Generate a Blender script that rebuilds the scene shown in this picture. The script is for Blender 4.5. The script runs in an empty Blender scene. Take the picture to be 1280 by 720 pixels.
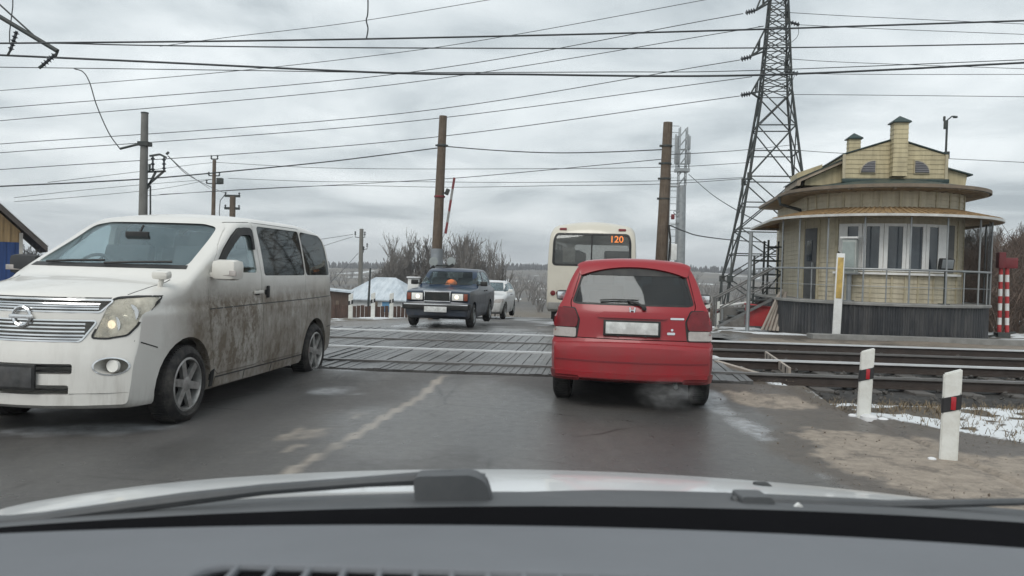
import bpy, bmesh, math, random
import numpy as np
from mathutils import Vector, Matrix, noise
from mathutils.bvhtree import BVHTree

random.seed(7)
R = math.radians
SC = bpy.context.scene
COL = SC.collection

# ------------------------------------------------------------------ camera
PITCH, ROLL, EYE = 0.022, 0.028, Vector((0, 0, 1.42))
cam_data = bpy.data.cameras.new("camera")
cam = bpy.data.objects.new("camera", cam_data)
COL.objects.link(cam)
CAM_ROT = Matrix.Rotation(math.pi / 2 - PITCH, 3, 'X') @ Matrix.Rotation(ROLL, 3, 'Z')
cam.matrix_world = Matrix.Translation(EYE) @ CAM_ROT.to_4x4()
cam_data.sensor_width = 36.0
cam_data.lens = 36.0 * 1000 / 1280
cam_data.clip_start = 0.05
cam_data.clip_end = 6000
cam_data.dof.use_dof = True
cam_data.dof.focus_distance = 16.0
cam_data.dof.aperture_fstop = 8.0
SC.camera = cam

# ------------------------------------------------------------------ world: overcast daylight
world = bpy.data.worlds.new("World")
SC.world = world
world.use_nodes = True
wn, wl = world.node_tree.nodes, world.node_tree.links
wn.clear()
w_out = wn.new("ShaderNodeOutputWorld")
w_bg = wn.new("ShaderNodeBackground")
w_bg.inputs['Strength'].default_value = 0.112
sky = wn.new("ShaderNodeTexSky")
sky.sky_type = 'NISHITA'
sky.sun_disc = False
sky.sun_elevation = R(48)
sky.sun_rotation = R(205)
sky.dust_density = 4.0
w_tc = wn.new("ShaderNodeTexCoord")
w_sep = wn.new("ShaderNodeSeparateXYZ")
wl.new(w_tc.outputs['Generated'], w_sep.inputs[0])
w_add = wn.new("ShaderNodeMath"); w_add.operation = 'ADD'; w_add.inputs[1].default_value = 0.16
w_abs = wn.new("ShaderNodeMath"); w_abs.operation = 'ABSOLUTE'
wl.new(w_sep.outputs['Z'], w_abs.inputs[0]); wl.new(w_abs.outputs[0], w_add.inputs[0])
w_dx = wn.new("ShaderNodeMath"); w_dx.operation = 'DIVIDE'
w_dy = wn.new("ShaderNodeMath"); w_dy.operation = 'DIVIDE'
wl.new(w_sep.outputs['X'], w_dx.inputs[0]); wl.new(w_add.outputs[0], w_dx.inputs[1])
wl.new(w_sep.outputs['Y'], w_dy.inputs[0]); wl.new(w_add.outputs[0], w_dy.inputs[1])
w_cmb = wn.new("ShaderNodeCombineXYZ")
wl.new(w_dx.outputs[0], w_cmb.inputs[0]); wl.new(w_dy.outputs[0], w_cmb.inputs[1])
w_n1 = wn.new("ShaderNodeTexNoise"); w_n1.inputs['Scale'].default_value = 1.05
w_n1.inputs['Detail'].default_value = 7; w_n1.inputs['Roughness'].default_value = 0.55
w_n1.inputs['Distortion'].default_value = 0.4
wl.new(w_cmb.outputs[0], w_n1.inputs['Vector'])
w_ramp = wn.new("ShaderNodeValToRGB")
cr = w_ramp.color_ramp
cr.elements[0].position = 0.33; cr.elements[0].color = (3.1, 3.56, 3.82, 1)
cr.elements[1].position = 0.63; cr.elements[1].color = (7.5, 7.95, 8.08, 1)
e = cr.elements.new(0.46); e.color = (5.3, 5.8, 6.0, 1)
wl.new(w_n1.outputs['Fac'], w_ramp.inputs[0])
w_mix = wn.new("ShaderNodeMixRGB"); w_mix.inputs[0].default_value = 0.93
wl.new(sky.outputs[0], w_mix.inputs[1]); wl.new(w_ramp.outputs[0], w_mix.inputs[2])
wl.new(w_mix.outputs[0], w_bg.inputs['Color'])
wl.new(w_bg.outputs[0], w_out.inputs['Surface'])

sun_data = bpy.data.lights.new("sun", 'SUN')
sun_data.energy = 1.4
sun_data.angle = R(35)
sun_data.color = (1.0, 0.97, 0.92)
sun = bpy.data.objects.new("sun", sun_data)
COL.objects.link(sun)
_sd = Vector((math.sin(R(205)) * math.cos(R(48)), math.cos(R(205)) * math.cos(R(48)), math.sin(R(48))))
sun.rotation_euler = _sd.to_track_quat('Z', 'Y').to_euler()
sun.location = (0, 0, 30)

SC.view_settings.view_transform = 'Standard'
SC.view_settings.look = 'None'
SC.view_settings.gamma = 1
SC.view_settings.use_curve_mapping = False
SC.view_settings.exposure = 0.27
SC.cycles.max_bounces = 8
SC.cycles.transparent_max_bounces = 24
SC.cycles.caustics_reflective = False
SC.cycles.caustics_refractive = False
SC.cycles.sample_clamp_indirect = 6

# ------------------------------------------------------------------ pixel helpers (photo pixels 1280x720)
def ray(px, py):
    return CAM_ROT @ Vector(((px - 640) / 1000, -(py - 360) / 1000, -1))
def at(px, py, Y):
    d = ray(px, py)
    return EYE + d * (Y / d.y)
def gnd(px, py, z=0.0):
    d = ray(px, py)
    return EYE + d * ((z - EYE.z) / d.z)

# ------------------------------------------------------------------ materials
MATS = {}
def new_mat(name):
    m = bpy.data.materials.new(name)
    m.use_nodes = True
    nt = m.node_tree
    return m, nt.nodes, nt.links, nt.nodes['Principled BSDF']

def nnoise(n, l, scale, detail=5, rough=0.6, coord='Object', stretch=None):
    tc = n.new("ShaderNodeTexCoord")
    t = n.new("ShaderNodeTexNoise")
    t.inputs['Scale'].default_value = scale
    t.inputs['Detail'].default_value = detail
    t.inputs['Roughness'].default_value = rough
    if stretch:
        mp = n.new("ShaderNodeMapping")
        mp.inputs['Scale'].default_value = stretch
        l.new(tc.outputs[coord], mp.inputs[0]); l.new(mp.outputs[0], t.inputs['Vector'])
    else:
        l.new(tc.outputs[coord], t.inputs['Vector'])
    return t.outputs['Fac']

def nramp(n, l, src, lo, hi):
    mr = n.new("ShaderNodeMapRange")
    mr.inputs['From Min'].default_value = lo
    mr.inputs['From Max'].default_value = hi
    l.new(src, mr.inputs['Value'])
    return mr.outputs[0]

def nmath(n, l, op, a, b=None):
    m = n.new("ShaderNodeMath"); m.operation = op
    for i, v in enumerate((a, b)):
        if v is None: continue
        if isinstance(v, (int, float)): m.inputs[i].default_value = v
        else: l.new(v, m.inputs[i])
    return m.outputs[0]

def nmix(n, l, fac, a, b):
    m = n.new("ShaderNodeMixRGB")
    for i, v in enumerate((fac, a, b)):
        if isinstance(v, (int, float)): m.inputs[i].default_value = v
        elif isinstance(v, tuple): m.inputs[i].default_value = (*v[:3], 1)
        else: l.new(v, m.inputs[i])
    return m.outputs[0]

def mat(name, color, rough=0.6, metal=0.0, var=0.18, scale=3.0, bump=0.0, bscale=40.0, dirt=None, dscale=4.0, damt=0.5, coat=0.0, stretch=None, dstretch=None):
    """a surface with uneven tone, optional second dirt colour and bump"""
    if name in MATS: return MATS[name]
    m, n, l, b = new_mat(name)
    f = nnoise(n, l, scale, stretch=stretch)
    lo = tuple(c * (1 - var) for c in color); hi = tuple(min(1, c * (1 + var)) for c in color)
    col = nmix(n, l, nramp(n, l, f, 0.3, 0.7), lo, hi)
    if dirt:
        f2 = nnoise(n, l, dscale, 7, 0.7, stretch=dstretch)
        col = nmix(n, l, nmath(n, l, 'MULTIPLY', nramp(n, l, f2, 0.42, 0.72), damt), col, dirt)
    l.new(col, b.inputs['Base Color'])
    f3 = nnoise(n, l, scale * 2.3)
    l.new(nramp(n, l, f3, -1.0 + 0.0, 2.0) if False else nmath(n, l, 'ADD', nmath(n, l, 'MULTIPLY', f3, 0.16), max(0.02, rough - 0.08)), b.inputs['Roughness'])
    b.inputs['Metallic'].default_value = metal
    b.inputs['Coat Weight'].default_value = coat
    b.inputs['Coat Roughness'].default_value = 0.08
    if bump > 0:
        bp = n.new("ShaderNodeBump"); bp.inputs['Strength'].default_value = bump; bp.inputs['Distance'].default_value = 0.02
        l.new(nnoise(n, l, bscale, 6, 0.65), bp.inputs['Height'])
        l.new(bp.outputs[0], b.inputs['Normal'])
    MATS[name] = m
    return m

def emit_mat(name, color, strength):
    m, n, l, b = new_mat(name)
    b.inputs['Base Color'].default_value = (*color, 1)
    b.inputs['Emission Color'].default_value = (*color, 1)
    b.inputs['Emission Strength'].default_value = strength
    MATS[name] = m
    return m

def glass_mat(name, tint, gloss=0.08, rough=0.03, dirt=0.0, dcol=(0.30, 0.28, 0.25), fres=0.6):
    m, n, l, b = new_mat(name)
    n.remove(b)
    out = n['Material Output']
    tr = n.new("ShaderNodeBsdfTransparent"); tr.inputs[0].default_value = (*tint, 1)
    gl = n.new("ShaderNodeBsdfGlossy"); gl.inputs['Roughness'].default_value = rough
    gl.inputs[0].default_value = (0.9, 0.95, 0.97, 1)
    lw = n.new("ShaderNodeLayerWeight"); lw.inputs[0].default_value = 0.14
    fac = nmath(n, l, 'ADD', nmath(n, l, 'MULTIPLY', lw.outputs['Fresnel'], fres), gloss)
    mx = n.new("ShaderNodeMixShader")
    l.new(fac, mx.inputs[0]); l.new(tr.outputs[0], mx.inputs[1]); l.new(gl.outputs[0], mx.inputs[2])
    last = mx.outputs[0]
    if dirt > 0:
        df = n.new("ShaderNodeBsdfDiffuse"); df.inputs[0].default_value = (*dcol, 1)
        m2 = n.new("ShaderNodeMixShader")
        f = nmath(n, l, 'MULTIPLY', nramp(n, l, nnoise(n, l, 3.0, 7, 0.7), 0.3, 0.75), dirt)
        l.new(f, m2.inputs[0]); l.new(last, m2.inputs[1]); l.new(df.outputs[0], m2.inputs[2])
        last = m2.outputs[0]
    l.new(last, out.inputs['Surface'])
    MATS[name] = m
    return m

def paint_mat(name, color, dirt, z_clean, z_full, amt, xs=None, rough=0.28, coat=0.6, streak=True, film=0.1, thr=(0.42, 0.64), xmin=0.0):
    """car paint with road dirt: the dirt thickens from z_clean down to z_full; xs=(clean,full) along the car"""
    m, n, l, b = new_mat(name)
    tc = n.new("ShaderNodeTexCoord"); sp = n.new("ShaderNodeSeparateXYZ")
    l.new(tc.outputs['Object'], sp.inputs[0])
    band = nramp(n, l, sp.outputs['Z'], z_clean, z_full)
    f = nnoise(n, l, 2.6, 8, 0.68, stretch=(1.0, 1.0, 0.75) if streak else None)
    f2 = nnoise(n, l, 14.0, 6, 0.7, stretch=(1.6, 1.6, 0.35))
    msk = nmath(n, l, 'ADD', nmath(n, l, 'MULTIPLY', f, 0.85), nmath(n, l, 'MULTIPLY', f2, 0.25))
    msk = nramp(n, l, msk, thr[0], thr[1])
    msk = nmath(n, l, 'MULTIPLY', msk, band)
    if xs:
        msk = nmath(n, l, 'MULTIPLY', msk, nmath(n, l, 'MAXIMUM', nramp(n, l, sp.outputs['X'], xs[0], xs[1]), xmin))
    msk = nmath(n, l, 'MULTIPLY', msk, amt)
    msk = nmath(n, l, 'MAXIMUM', msk, nmath(n, l, 'MULTIPLY', nramp(n, l, nnoise(n, l, 1.7, 6, 0.7), 0.3, 0.8), film))
    l.new(nmix(n, l, msk, color, dirt), b.inputs['Base Color'])
    l.new(nmath(n, l, 'ADD', nmath(n, l, 'MULTIPLY', msk, 0.5), rough), b.inputs['Roughness'])
    l.new(nmath(n, l, 'MULTIPLY', nmath(n, l, 'SUBTRACT', 1.0, msk), coat), b.inputs['Coat Weight'])
    b.inputs['Coat Roughness'].default_value = 0.06
    bp = n.new("ShaderNodeBump"); bp.inputs['Strength'].default_value = 0.15; bp.inputs['Distance'].default_value = 0.01
    l.new(nmath(n, l, 'MULTIPLY', nnoise(n, l, 60.0, 4), msk), bp.inputs['Height'])
    l.new(bp.outputs[0], b.inputs['Normal'])
    MATS[name] = m
    return m

M = {}
M['black'] = mat('black_plastic', (0.018, 0.019, 0.02), 0.5, var=0.3, dirt=(0.10, 0.095, 0.085), damt=0.35)
M['rubber'] = mat('tyre_rubber', (0.022, 0.022, 0.023), 0.8, var=0.3, bump=0.2, dirt=(0.13, 0.12, 0.105), dscale=6, damt=0.5)
M['dark'] = mat('dark_interior', (0.02, 0.021, 0.023), 0.85)
for _k in ('black', 'rubber', 'dark'): M[_k].node_tree.nodes['Principled BSDF'].inputs['Specular IOR Level'].default_value = 0.28
M['seat'] = mat('seat_fabric', (0.045, 0.047, 0.05), 0.9, bump=0.1)
M['chrome'] = mat('chrome', (0.72, 0.73, 0.74), 0.14, 1.0, var=0.06)
M['alloy'] = mat('dirty_alloy', (0.42, 0.42, 0.41), 0.42, 0.6, dirt=(0.10, 0.09, 0.075), dscale=9, damt=0.7)
M['silver'] = mat('lamp_reflector', (0.86, 0.85, 0.81), 0.3, 0.15, var=0.1)
M['plate'] = mat('number_plate_white', (0.55, 0.56, 0.55), 0.4, var=0.28, scale=11, dirt=(0.36, 0.35, 0.33), dscale=9, damt=0.45)
M['galv'] = mat('galvanised_steel', (0.30, 0.32, 0.33), 0.5, 0.6, var=0.15, dirt=(0.2, 0.17, 0.14), damt=0.3)
M['darksteel'] = mat('dark_green_steel', (0.035, 0.045, 0.045), 0.6, 0.2, var=0.25, dirt=(0.10, 0.06, 0.04), damt=0.3)
M['wire'] = mat('dark_cable', (0.05, 0.055, 0.058), 0.6, 0.3)
M['concrete'] = mat('grey_concrete', (0.24, 0.24, 0.23), 0.85, var=0.2, bump=0.25, dirt=(0.12, 0.115, 0.11), damt=0.5)
M['wood_pole'] = mat('brown_creosote_wood', (0.095, 0.07, 0.05), 0.85, var=0.35, scale=6, bump=0.3, stretch=(6, 6, 0.5), dirt=(0.2, 0.17, 0.14), damt=0.4)
M['white'] = mat('white_paint', (0.72, 0.73, 0.72), 0.55, var=0.06, dirt=(0.40, 0.38, 0.34), dscale=7, damt=0.4)
M['blackpaint'] = mat('black_paint', (0.02, 0.02, 0.022), 0.6)
M['red'] = mat('red_paint', (0.42, 0.03, 0.035), 0.5, dirt=(0.2, 0.1, 0.09), damt=0.4)
M['darkred'] = mat('dark_red_paint', (0.16, 0.02, 0.025), 0.55, dirt=(0.1, 0.05, 0.05), damt=0.4)
M['glass'] = glass_mat('windscreen_glass', (0.84, 0.90, 0.91), 0.015, dirt=0.015, fres=.35)
M['side_glass'] = glass_mat('side_window_glass', (0.80, 0.85, 0.86), 0.03, dirt=0.04, fres=.5)
M['privacy'] = glass_mat('privacy_glass', (0.26, 0.29, 0.30), 0.06, dirt=0.20)
M['lens'] = glass_mat('clear_lamp_lens', (0.90, 0.89, 0.84), 0.05, dirt=0.62, dcol=(0.95, 0.90, 0.78))  # the dirt layer is pale cream colour brightening the dim lamp recess
M['redlens'] = mat('red_lamp_lens', (0.14, 0.005, 0.009), 0.3, var=0.25, scale=14, coat=0.15)
M['whitelens'] = mat('white_lamp_lens', (0.36, 0.33, 0.31), 0.2, var=0.15, scale=14, coat=0.8)
M['amber'] = mat('amber_lamp_lens', (0.22, 0.05, 0.025), 0.2, coat=0.6)
def van_paint(name):
    m, n, l, b = new_mat(name)
    tc = n.new("ShaderNodeTexCoord"); sp = n.new("ShaderNodeSeparateXYZ"); l.new(tc.outputs['Object'], sp.inputs[0])
    X, Z = sp.outputs['X'], sp.outputs['Z']
    f = nnoise(n, l, 1.6, 8, 0.7); f2 = nnoise(n, l, 7.0, 8, 0.72, stretch=(1.2, 1.2, .6)); f3 = nnoise(n, l, 24.0, 5, 0.7)
    low = nmath(n, l, 'MULTIPLY', nramp(n, l, nmath(n, l, 'ADD', Z, nmath(n, l, 'MULTIPLY', nmath(n, l, 'SUBTRACT', f, .5), .35)), 1.26, 1.06), nramp(n, l, nmath(n, l, 'ADD', X, nmath(n, l, 'MULTIPLY', nmath(n, l, 'SUBTRACT', f2, .5), .5)), .42, -.05))
    film = nmath(n, l, 'MULTIPLY', low, nmath(n, l, 'ADD', .44, nmath(n, l, 'MULTIPLY', nramp(n, l, nmath(n, l, 'ADD', nmath(n, l, 'MULTIPLY', f, .6), nmath(n, l, 'MULTIPLY', f2, .5)), .40, .66), .52)))
    # thick mud thrown up behind the front wheel, over the front door, thinner on the rear door
    g1 = nmath(n, l, 'MULTIPLY', nramp(n, l, X, -1.62, -1.25), nramp(n, l, X, .05, -.35))
    g1 = nmath(n, l, 'ADD', g1, nmath(n, l, 'MULTIPLY', nramp(n, l, X, -1.25, -1.62), .78))
    zz = nmath(n, l, 'MULTIPLY', nramp(n, l, Z, .32, .42), nramp(n, l, nmath(n, l, 'ADD', Z, nmath(n, l, 'MULTIPLY', f2, .25)), 1.40, 1.18))
    k = nmath(n, l, 'ADD', nmath(n, l, 'MULTIPLY', f2, .65), nmath(n, l, 'MULTIPLY', f3, .35))
    thick = nmath(n, l, 'MULTIPLY', nmath(n, l, 'MULTIPLY', g1, zz), nramp(n, l, k, .25, .54))
    nosed = nmath(n, l, 'MULTIPLY', nmath(n, l, 'MULTIPLY', nramp(n, l, Z, .95, .35), nramp(n, l, nnoise(n, l, 5.0, 6, .7, stretch=(1.5, 1.5, .18)), .45, .70)), .38)
    msk = nmath(n, l, 'MAXIMUM', nmath(n, l, 'MAXIMUM', film, nmath(n, l, 'MULTIPLY', thick, .95)), nosed)
    msk = nmath(n, l, 'MAXIMUM', msk, nmath(n, l, 'MULTIPLY', nramp(n, l, f, .35, .8), .16))
    dcol = nmix(n, l, f3, (0.16, 0.126, 0.088), (0.09, 0.068, 0.046))
    l.new(nmix(n, l, msk, (0.67, 0.66, 0.625), dcol), b.inputs['Base Color'])
    l.new(nmath(n, l, 'ADD', nmath(n, l, 'MULTIPLY', msk, 0.5), .3), b.inputs['Roughness'])
    l.new(nmath(n, l, 'MULTIPLY', nmath(n, l, 'SUBTRACT', 1.0, msk), .5), b.inputs['Coat Weight'])
    bp = n.new("ShaderNodeBump"); bp.inputs['Strength'].default_value = 0.3; bp.inputs['Distance'].default_value = 0.01
    l.new(nmath(n, l, 'MULTIPLY', f3, msk), bp.inputs['Height']); l.new(bp.outputs[0], b.inputs['Normal'])
    return m
M['lit'] = emit_mat('lit_headlamp', (1.0, 0.86, 0.66), 1.3)

# ------------------------------------------------------------------ mesh helpers
def tag(o, label=None, cat=None, group=None, kind=None):
    if label: o['label'] = label
    if cat: o['category'] = cat
    if group: o['group'] = group
    if kind: o['kind'] = kind
    return o

def empty(name, loc=(0, 0, 0), rz=0.0, parent=None):
    o = bpy.data.objects.new(name, None)
    COL.objects.link(o)
    o.location = loc
    o.rotation_euler = (0, 0, rz)
    o.empty_display_size = 0.2
    if parent: o.parent = parent
    return o

def link(name, me, m=None, parent=None):
    o = bpy.data.objects.new(name, me)
    COL.objects.link(o)
    if m is not None:
        me.materials.clear()
        for x in (m if isinstance(m, (list, tuple)) else [m]): me.materials.append(x)
    if parent: o.parent = parent
    return o

def smooth(me, ang=32):
    me.polygons.foreach_set('use_smooth', [True] * len(me.polygons))
    me.set_sharp_from_angle(angle=R(ang))
    me.update()
    return me

class MB:
    """collects simple shapes; build() links them as ONE mesh object"""
    def __init__(self):
        self.v, self.f, self.mi = [], [], []
        self.cur = 0
    def add(self, vs, fs):
        k = len(self.v)
        self.v.extend([tuple(v) for v in vs])
        for f in fs:
            self.f.append(tuple(i + k for i in f)); self.mi.append(self.cur)
        return self
    def box(self, c, s, rot=None, bevel=0.0):
        if bevel > 0:
            bm = bmesh.new()
            bmesh.ops.create_cube(bm, size=1.0)
            for v in bm.verts: v.co = Vector((v.co.x * s[0], v.co.y * s[1], v.co.z * s[2]))
            bmesh.ops.bevel(bm, geom=list(bm.edges), offset=bevel, segments=2, affect='EDGES', profile=0.6)
            vs = [v.co.copy() for v in bm.verts]
            bm.verts.index_update()
            fs = [[v.index for v in f.verts] for f in bm.faces]
            bm.free()
        else:
            hx, hy, hz = s[0] / 2, s[1] / 2, s[2] / 2
            vs = [Vector((x, y, z)) for x in (-hx, hx) for y in (-hy, hy) for z in (-hz, hz)]
            fs = [(0, 1, 3, 2), (4, 6, 7, 5), (0, 4, 5, 1), (2, 3, 7, 6), (0, 2, 6, 4), (1, 5, 7, 3)]
        if rot is not None: vs = [rot @ v for v in vs]
        c = Vector(c)
        return self.add([v + c for v in vs], fs)
    def bar(self, a, b, w, h=None, up=(0, 0, 1)):
        a, b = Vector(a), Vector(b)
        d = b - a
        if d.length < 1e-6: return self
        z = d.normalized()
        x = z.cross(Vector(up))
        if x.length < 1e-4: x = z.cross(Vector((1, 0, 0)))
        x.normalize(); y = z.cross(x)
        h = h or w
        vs = [p + x * sx * w / 2 + y * sy * h / 2 for p in (a, b) for sx, sy in ((-1, -1), (1, -1), (1, 1), (-1, 1))]
        return self.add(vs, [(0, 3, 2, 1), (4, 5, 6, 7), (0, 1, 5, 4), (1, 2, 6, 5), (2, 3, 7, 6), (3, 0, 4, 7)])
    def tube(self, pts, r, seg=8, cap=True):
        pts = [Vector(p) for p in pts]
        rs = r if isinstance(r, (list, tuple)) else [r] * len(pts)
        vs, fs = [], []
        prev = None
        for i, p in enumerate(pts):
            t = (pts[min(i + 1, len(pts) - 1)] - pts[max(i - 1, 0)])
            t = t.normalized() if t.length > 1e-9 else Vector((0, 0, 1))
            if prev is None:
                x = t.cross(Vector((0, 0, 1)))
                if x.length < 1e-3: x = t.cross(Vector((1, 0, 0)))
            else:
                x = prev - t * prev.dot(t)
                if x.length < 1e-6: x = t.orthogonal()
            x.normalize(); prev = x
            y = t.cross(x)
            for k in range(seg):
                a = 2 * math.pi * k / seg
                vs.append(p + (x * math.cos(a) + y * math.sin(a)) * rs[i])
        for i in range(len(pts) - 1):
            for k in range(seg):
                k2 = (k + 1) % seg
                fs.append((i * seg + k, i * seg + k2, (i + 1) * seg + k2, (i + 1) * seg + k))
        if cap:
            fs.append(tuple(range(seg - 1, -1, -1)))
            n = (len(pts) - 1) * seg
            fs.append(tuple(range(n, n + seg)))
        return self.add(vs, fs)
    def lathe(self, prof, seg=32, axis='z', c=(0, 0, 0), closed=False, cap=True):
        """prof: (radius, height) pairs"""
        vs, fs = [], []
        c = Vector(c)
        for r_, h in prof:
            for k in range(seg):
                a = 2 * math.pi * k / seg
                x, y = r_ * math.cos(a), r_ * math.sin(a)
                vs.append(c + (Vector((x, y, h)) if axis == 'z' else Vector((x, h, y)) if axis == 'y' else Vector((h, x, y))))
        n = len(prof)
        for i in range(n - 1 if not closed else n):
            j = (i + 1) % n
            for k in range(seg):
                k2 = (k + 1) % seg
                fs.append((i * seg + k, i * seg + k2, j * seg + k2, j * seg + k))
        if not closed and cap:
            if prof[0][0] > 1e-6: fs.append(tuple(range(seg - 1, -1, -1)))
            if prof[-1][0] > 1e-6: fs.append(tuple(range((n - 1) * seg, n * seg)))
        return self.add(vs, fs)
    def prism(self, poly, lo, hi, axis='y'):
        def P(a, b, t):
            return (a, t, b) if axis == 'y' else (t, a, b) if axis == 'x' else (a, b, t)
        n = len(poly)
        vs = [P(a, b, lo) for a, b in poly] + [P(a, b, hi) for a, b in poly]
        fs = [tuple(range(n)), tuple(range(2 * n - 1, n - 1, -1))]
        fs += [(i, i + n, (i + 1) % n + n, (i + 1) % n) for i in range(n)]
        return self.add(vs, fs)
    def mesh(self, name, fix=True):
        me = bpy.data.meshes.new(name)
        me.from_pydata([tuple(v) for v in self.v], [], self.f)
        if any(self.mi): me.polygons.foreach_set('material_index', self.mi)
        if fix:
            bm = bmesh.new(); bm.from_mesh(me)
            bmesh.ops.recalc_face_normals(bm, faces=bm.faces)
            bm.to_mesh(me); bm.free()
        me.update()
        return me
    def build(self, name, m, parent=None, sm=32, fix=True):
        me = self.mesh(name, fix)
        o = link(name, me, m, parent)
        if sm: smooth(me, sm)
        return o

def children(o):
    return [c for c in COL.objects if c.parent == o]
def copy_tree(o, parent=None):
    c = o.copy(); COL.objects.link(c)
    if parent is not None: c.parent = parent
    for ch in list(o.children): copy_tree(ch, c)
    return c

def fillet(pts, r, n=4):
    """round the corners of a polygon"""
    out = []
    N = len(pts)
    for i in range(N):
        p0, p, p1 = Vector(pts[i - 1]), Vector(pts[i]), Vector(pts[(i + 1) % N])
        a, b = p0 - p, p1 - p
        rr = min(r, a.length * 0.45, b.length * 0.45)
        a = p + a.normalized() * rr; b = p + b.normalized() * rr
        for k in range(n + 1):
            t = k / n
            q = a * (1 - t) ** 2 + p * 2 * t * (1 - t) + b * t * t
            out.append((q.x, q.y))
    return out
def grow(pts, d):
    """offset a polygon outwards by d"""
    N = len(pts)
    area = sum(pts[i][0] * pts[(i + 1) % N][1] - pts[(i + 1) % N][0] * pts[i][1] for i in range(N))
    s = 1 if area > 0 else -1
    out = []
    for i in range(N):
        p0, p, p1 = Vector(pts[i - 1]), Vector(pts[i]), Vector(pts[(i + 1) % N])
        def nrm(a, b):
            e = (b - a)
            if e.length < 1e-9: return Vector((0, 0))
            e.normalize(); return Vector((e.y, -e.x)) * s
        nn = nrm(p0, p) + nrm(p, p1)
        if nn.length > 1e-6: nn.normalize()
        q = p + nn * d
        out.append((q.x, q.y))
    return out

def pch(pts):
    """monotone cubic interpolation through (x, y) pairs"""
    pts = sorted(pts)
    x = np.array([p[0] for p in pts], float); y = np.array([p[1] for p in pts], float)
    h = np.diff(x); d = np.diff(y) / h
    m = np.zeros(len(x))
    for i in range(1, len(x) - 1):
        if d[i - 1] * d[i] > 0:
            w1, w2 = 2 * h[i] + h[i - 1], h[i] + 2 * h[i - 1]
            m[i] = (w1 + w2) / (w1 / d[i - 1] + w2 / d[i])
    m[0] = d[0]; m[-1] = d[-1]
    def f(q):
        q = np.clip(q, x[0], x[-1])
        i = np.clip(np.searchsorted(x, q) - 1, 0, len(h) - 1)
        t = (q - x[i]) / h[i]
        return (y[i] * (1 + 2 * t) * (1 - t) ** 2 + h[i] * m[i] * t * (1 - t) ** 2
                + y[i + 1] * t * t * (3 - 2 * t) + h[i] * m[i + 1] * t * t * (t - 1))
    return f

# ------------------------------------------------------------------ vehicle building
def body_solid(P, inset=0.0, xr=None, zfloor=None, n_st=110):
    top, bot, wid, g, bow, rt = (pch(P[k]) for k in ('top', 'bot', 'wid', 'g', 'bow', 'rt'))
    x0, x1 = xr or (P['top'][0][0], P['top'][-1][0])
    if x0 > x1: x0, x1 = x1, x0
    xs = np.linspace(x0, x1, 4000)
    s = np.concatenate([[0], np.cumsum(np.hypot(np.diff(xs), np.diff(top(xs))))])
    st = np.interp(np.linspace(0, s[-1], n_st), s, xs)
    wm = max(p[1] for p in P['wid'])
    verts, rings = [], []
    for x in st:
        zt = float(top(x)) - inset
        zb = float(bot(x)) if zfloor is None else zfloor
        zt = max(zt, zb + 0.06)
        W = float(wid(x)) - inset
        cr_ = min(P.get('crown', 0.03), 0.25 * (zt - zb))
        ze = zt - cr_
        r = min(float(rt(x)), 0.4 * (ze - zb)); rb = min(0.06, 0.2 * (ze - zb))
        half = []
        yb = W * float(g(zb + rb))
        for k in range(3): half.append(((yb - rb) * k / 3, zb))
        for k in range(3):
            a = math.pi / 2 * k / 3
            half.append((yb - rb + rb * math.sin(a), zb + rb - rb * math.cos(a)))
        ns = 24
        for k in range(ns + 1):
            z = zb + rb + (ze - r - zb - rb) * k / ns
            half.append((W * float(g(z)), z))
        yt = W * float(g(ze - r))
        for k in range(1, 6):
            a = math.pi / 2 * k / 5
            half.append((yt - r + r * math.cos(a), ze - r + r * math.sin(a)))
        yi = yt - r
        nt = 9
        for k in range(1, nt + 1):
            y = yi * (1 - k / nt)
            half.append((y, zt - cr_ * (y / max(yi, 1e-4)) ** 2))
        ring = half + [(-y, z) for y, z in reversed(half[1:-1])]
        c = float(bow(x))
        k0 = len(verts)
        for y, z in ring:
            verts.append((x - c * (abs(y) / wm) ** 2.2, y, z))
        rings.append((k0, len(ring)))
    n = rings[0][1]
    for which in (0, -1):          # close both ends with a nearly flat face that follows the bow
        k0 = rings[which][0]
        src = verts[k0:k0 + n]
        zc = sum(v[2] for v in src) / n
        dx = -0.002 if (which == 0) == (st[0] < st[-1]) else 0.002
        nk = len(verts)
        verts.extend((x + dx, y * 0.995, zc + (z - zc) * 0.02) for x, y, z in src)
        if which == 0: first = (nk, n)
        else: last = (nk, n)
    rings = [first] + rings + [last]
    faces = []
    for i in range(len(rings) - 1):
        a, b = rings[i][0], rings[i + 1][0]
        for k in range(n):
            k2 = (k + 1) % n
            faces.append((a + k, a + k2, b + k2, b + k))
    for (k0, _), flip in ((rings[0], 0), (rings[-1], 1)):
        c = np.mean([verts[k0 + k] for k in range(n)], axis=0)
        ci = len(verts); verts.append(tuple(c))
        for k in range(n):
            k2 = (k + 1) % n
            faces.append((ci, k0 + k2, k0 + k) if not flip else (ci, k0 + k, k0 + k2))
    me = bpy.data.meshes.new("solid")
    me.from_pydata(verts, [], faces)
    bm = bmesh.new(); bm.from_mesh(me)
    bmesh.ops.recalc_face_normals(bm, faces=bm.faces)
    bm.to_mesh(me); bm.free(); me.update()
    return me

def bvh_of(me):
    bm = bmesh.new(); bm.from_mesh(me)
    t = BVHTree.FromBMesh(bm); bm.free()
    return t

def cutter(poly, lo, hi, axis, mi=1):
    mb = MB(); mb.cur = mi; mb.prism(poly, lo, hi, axis)
    return mb.mesh("cutter")

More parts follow.
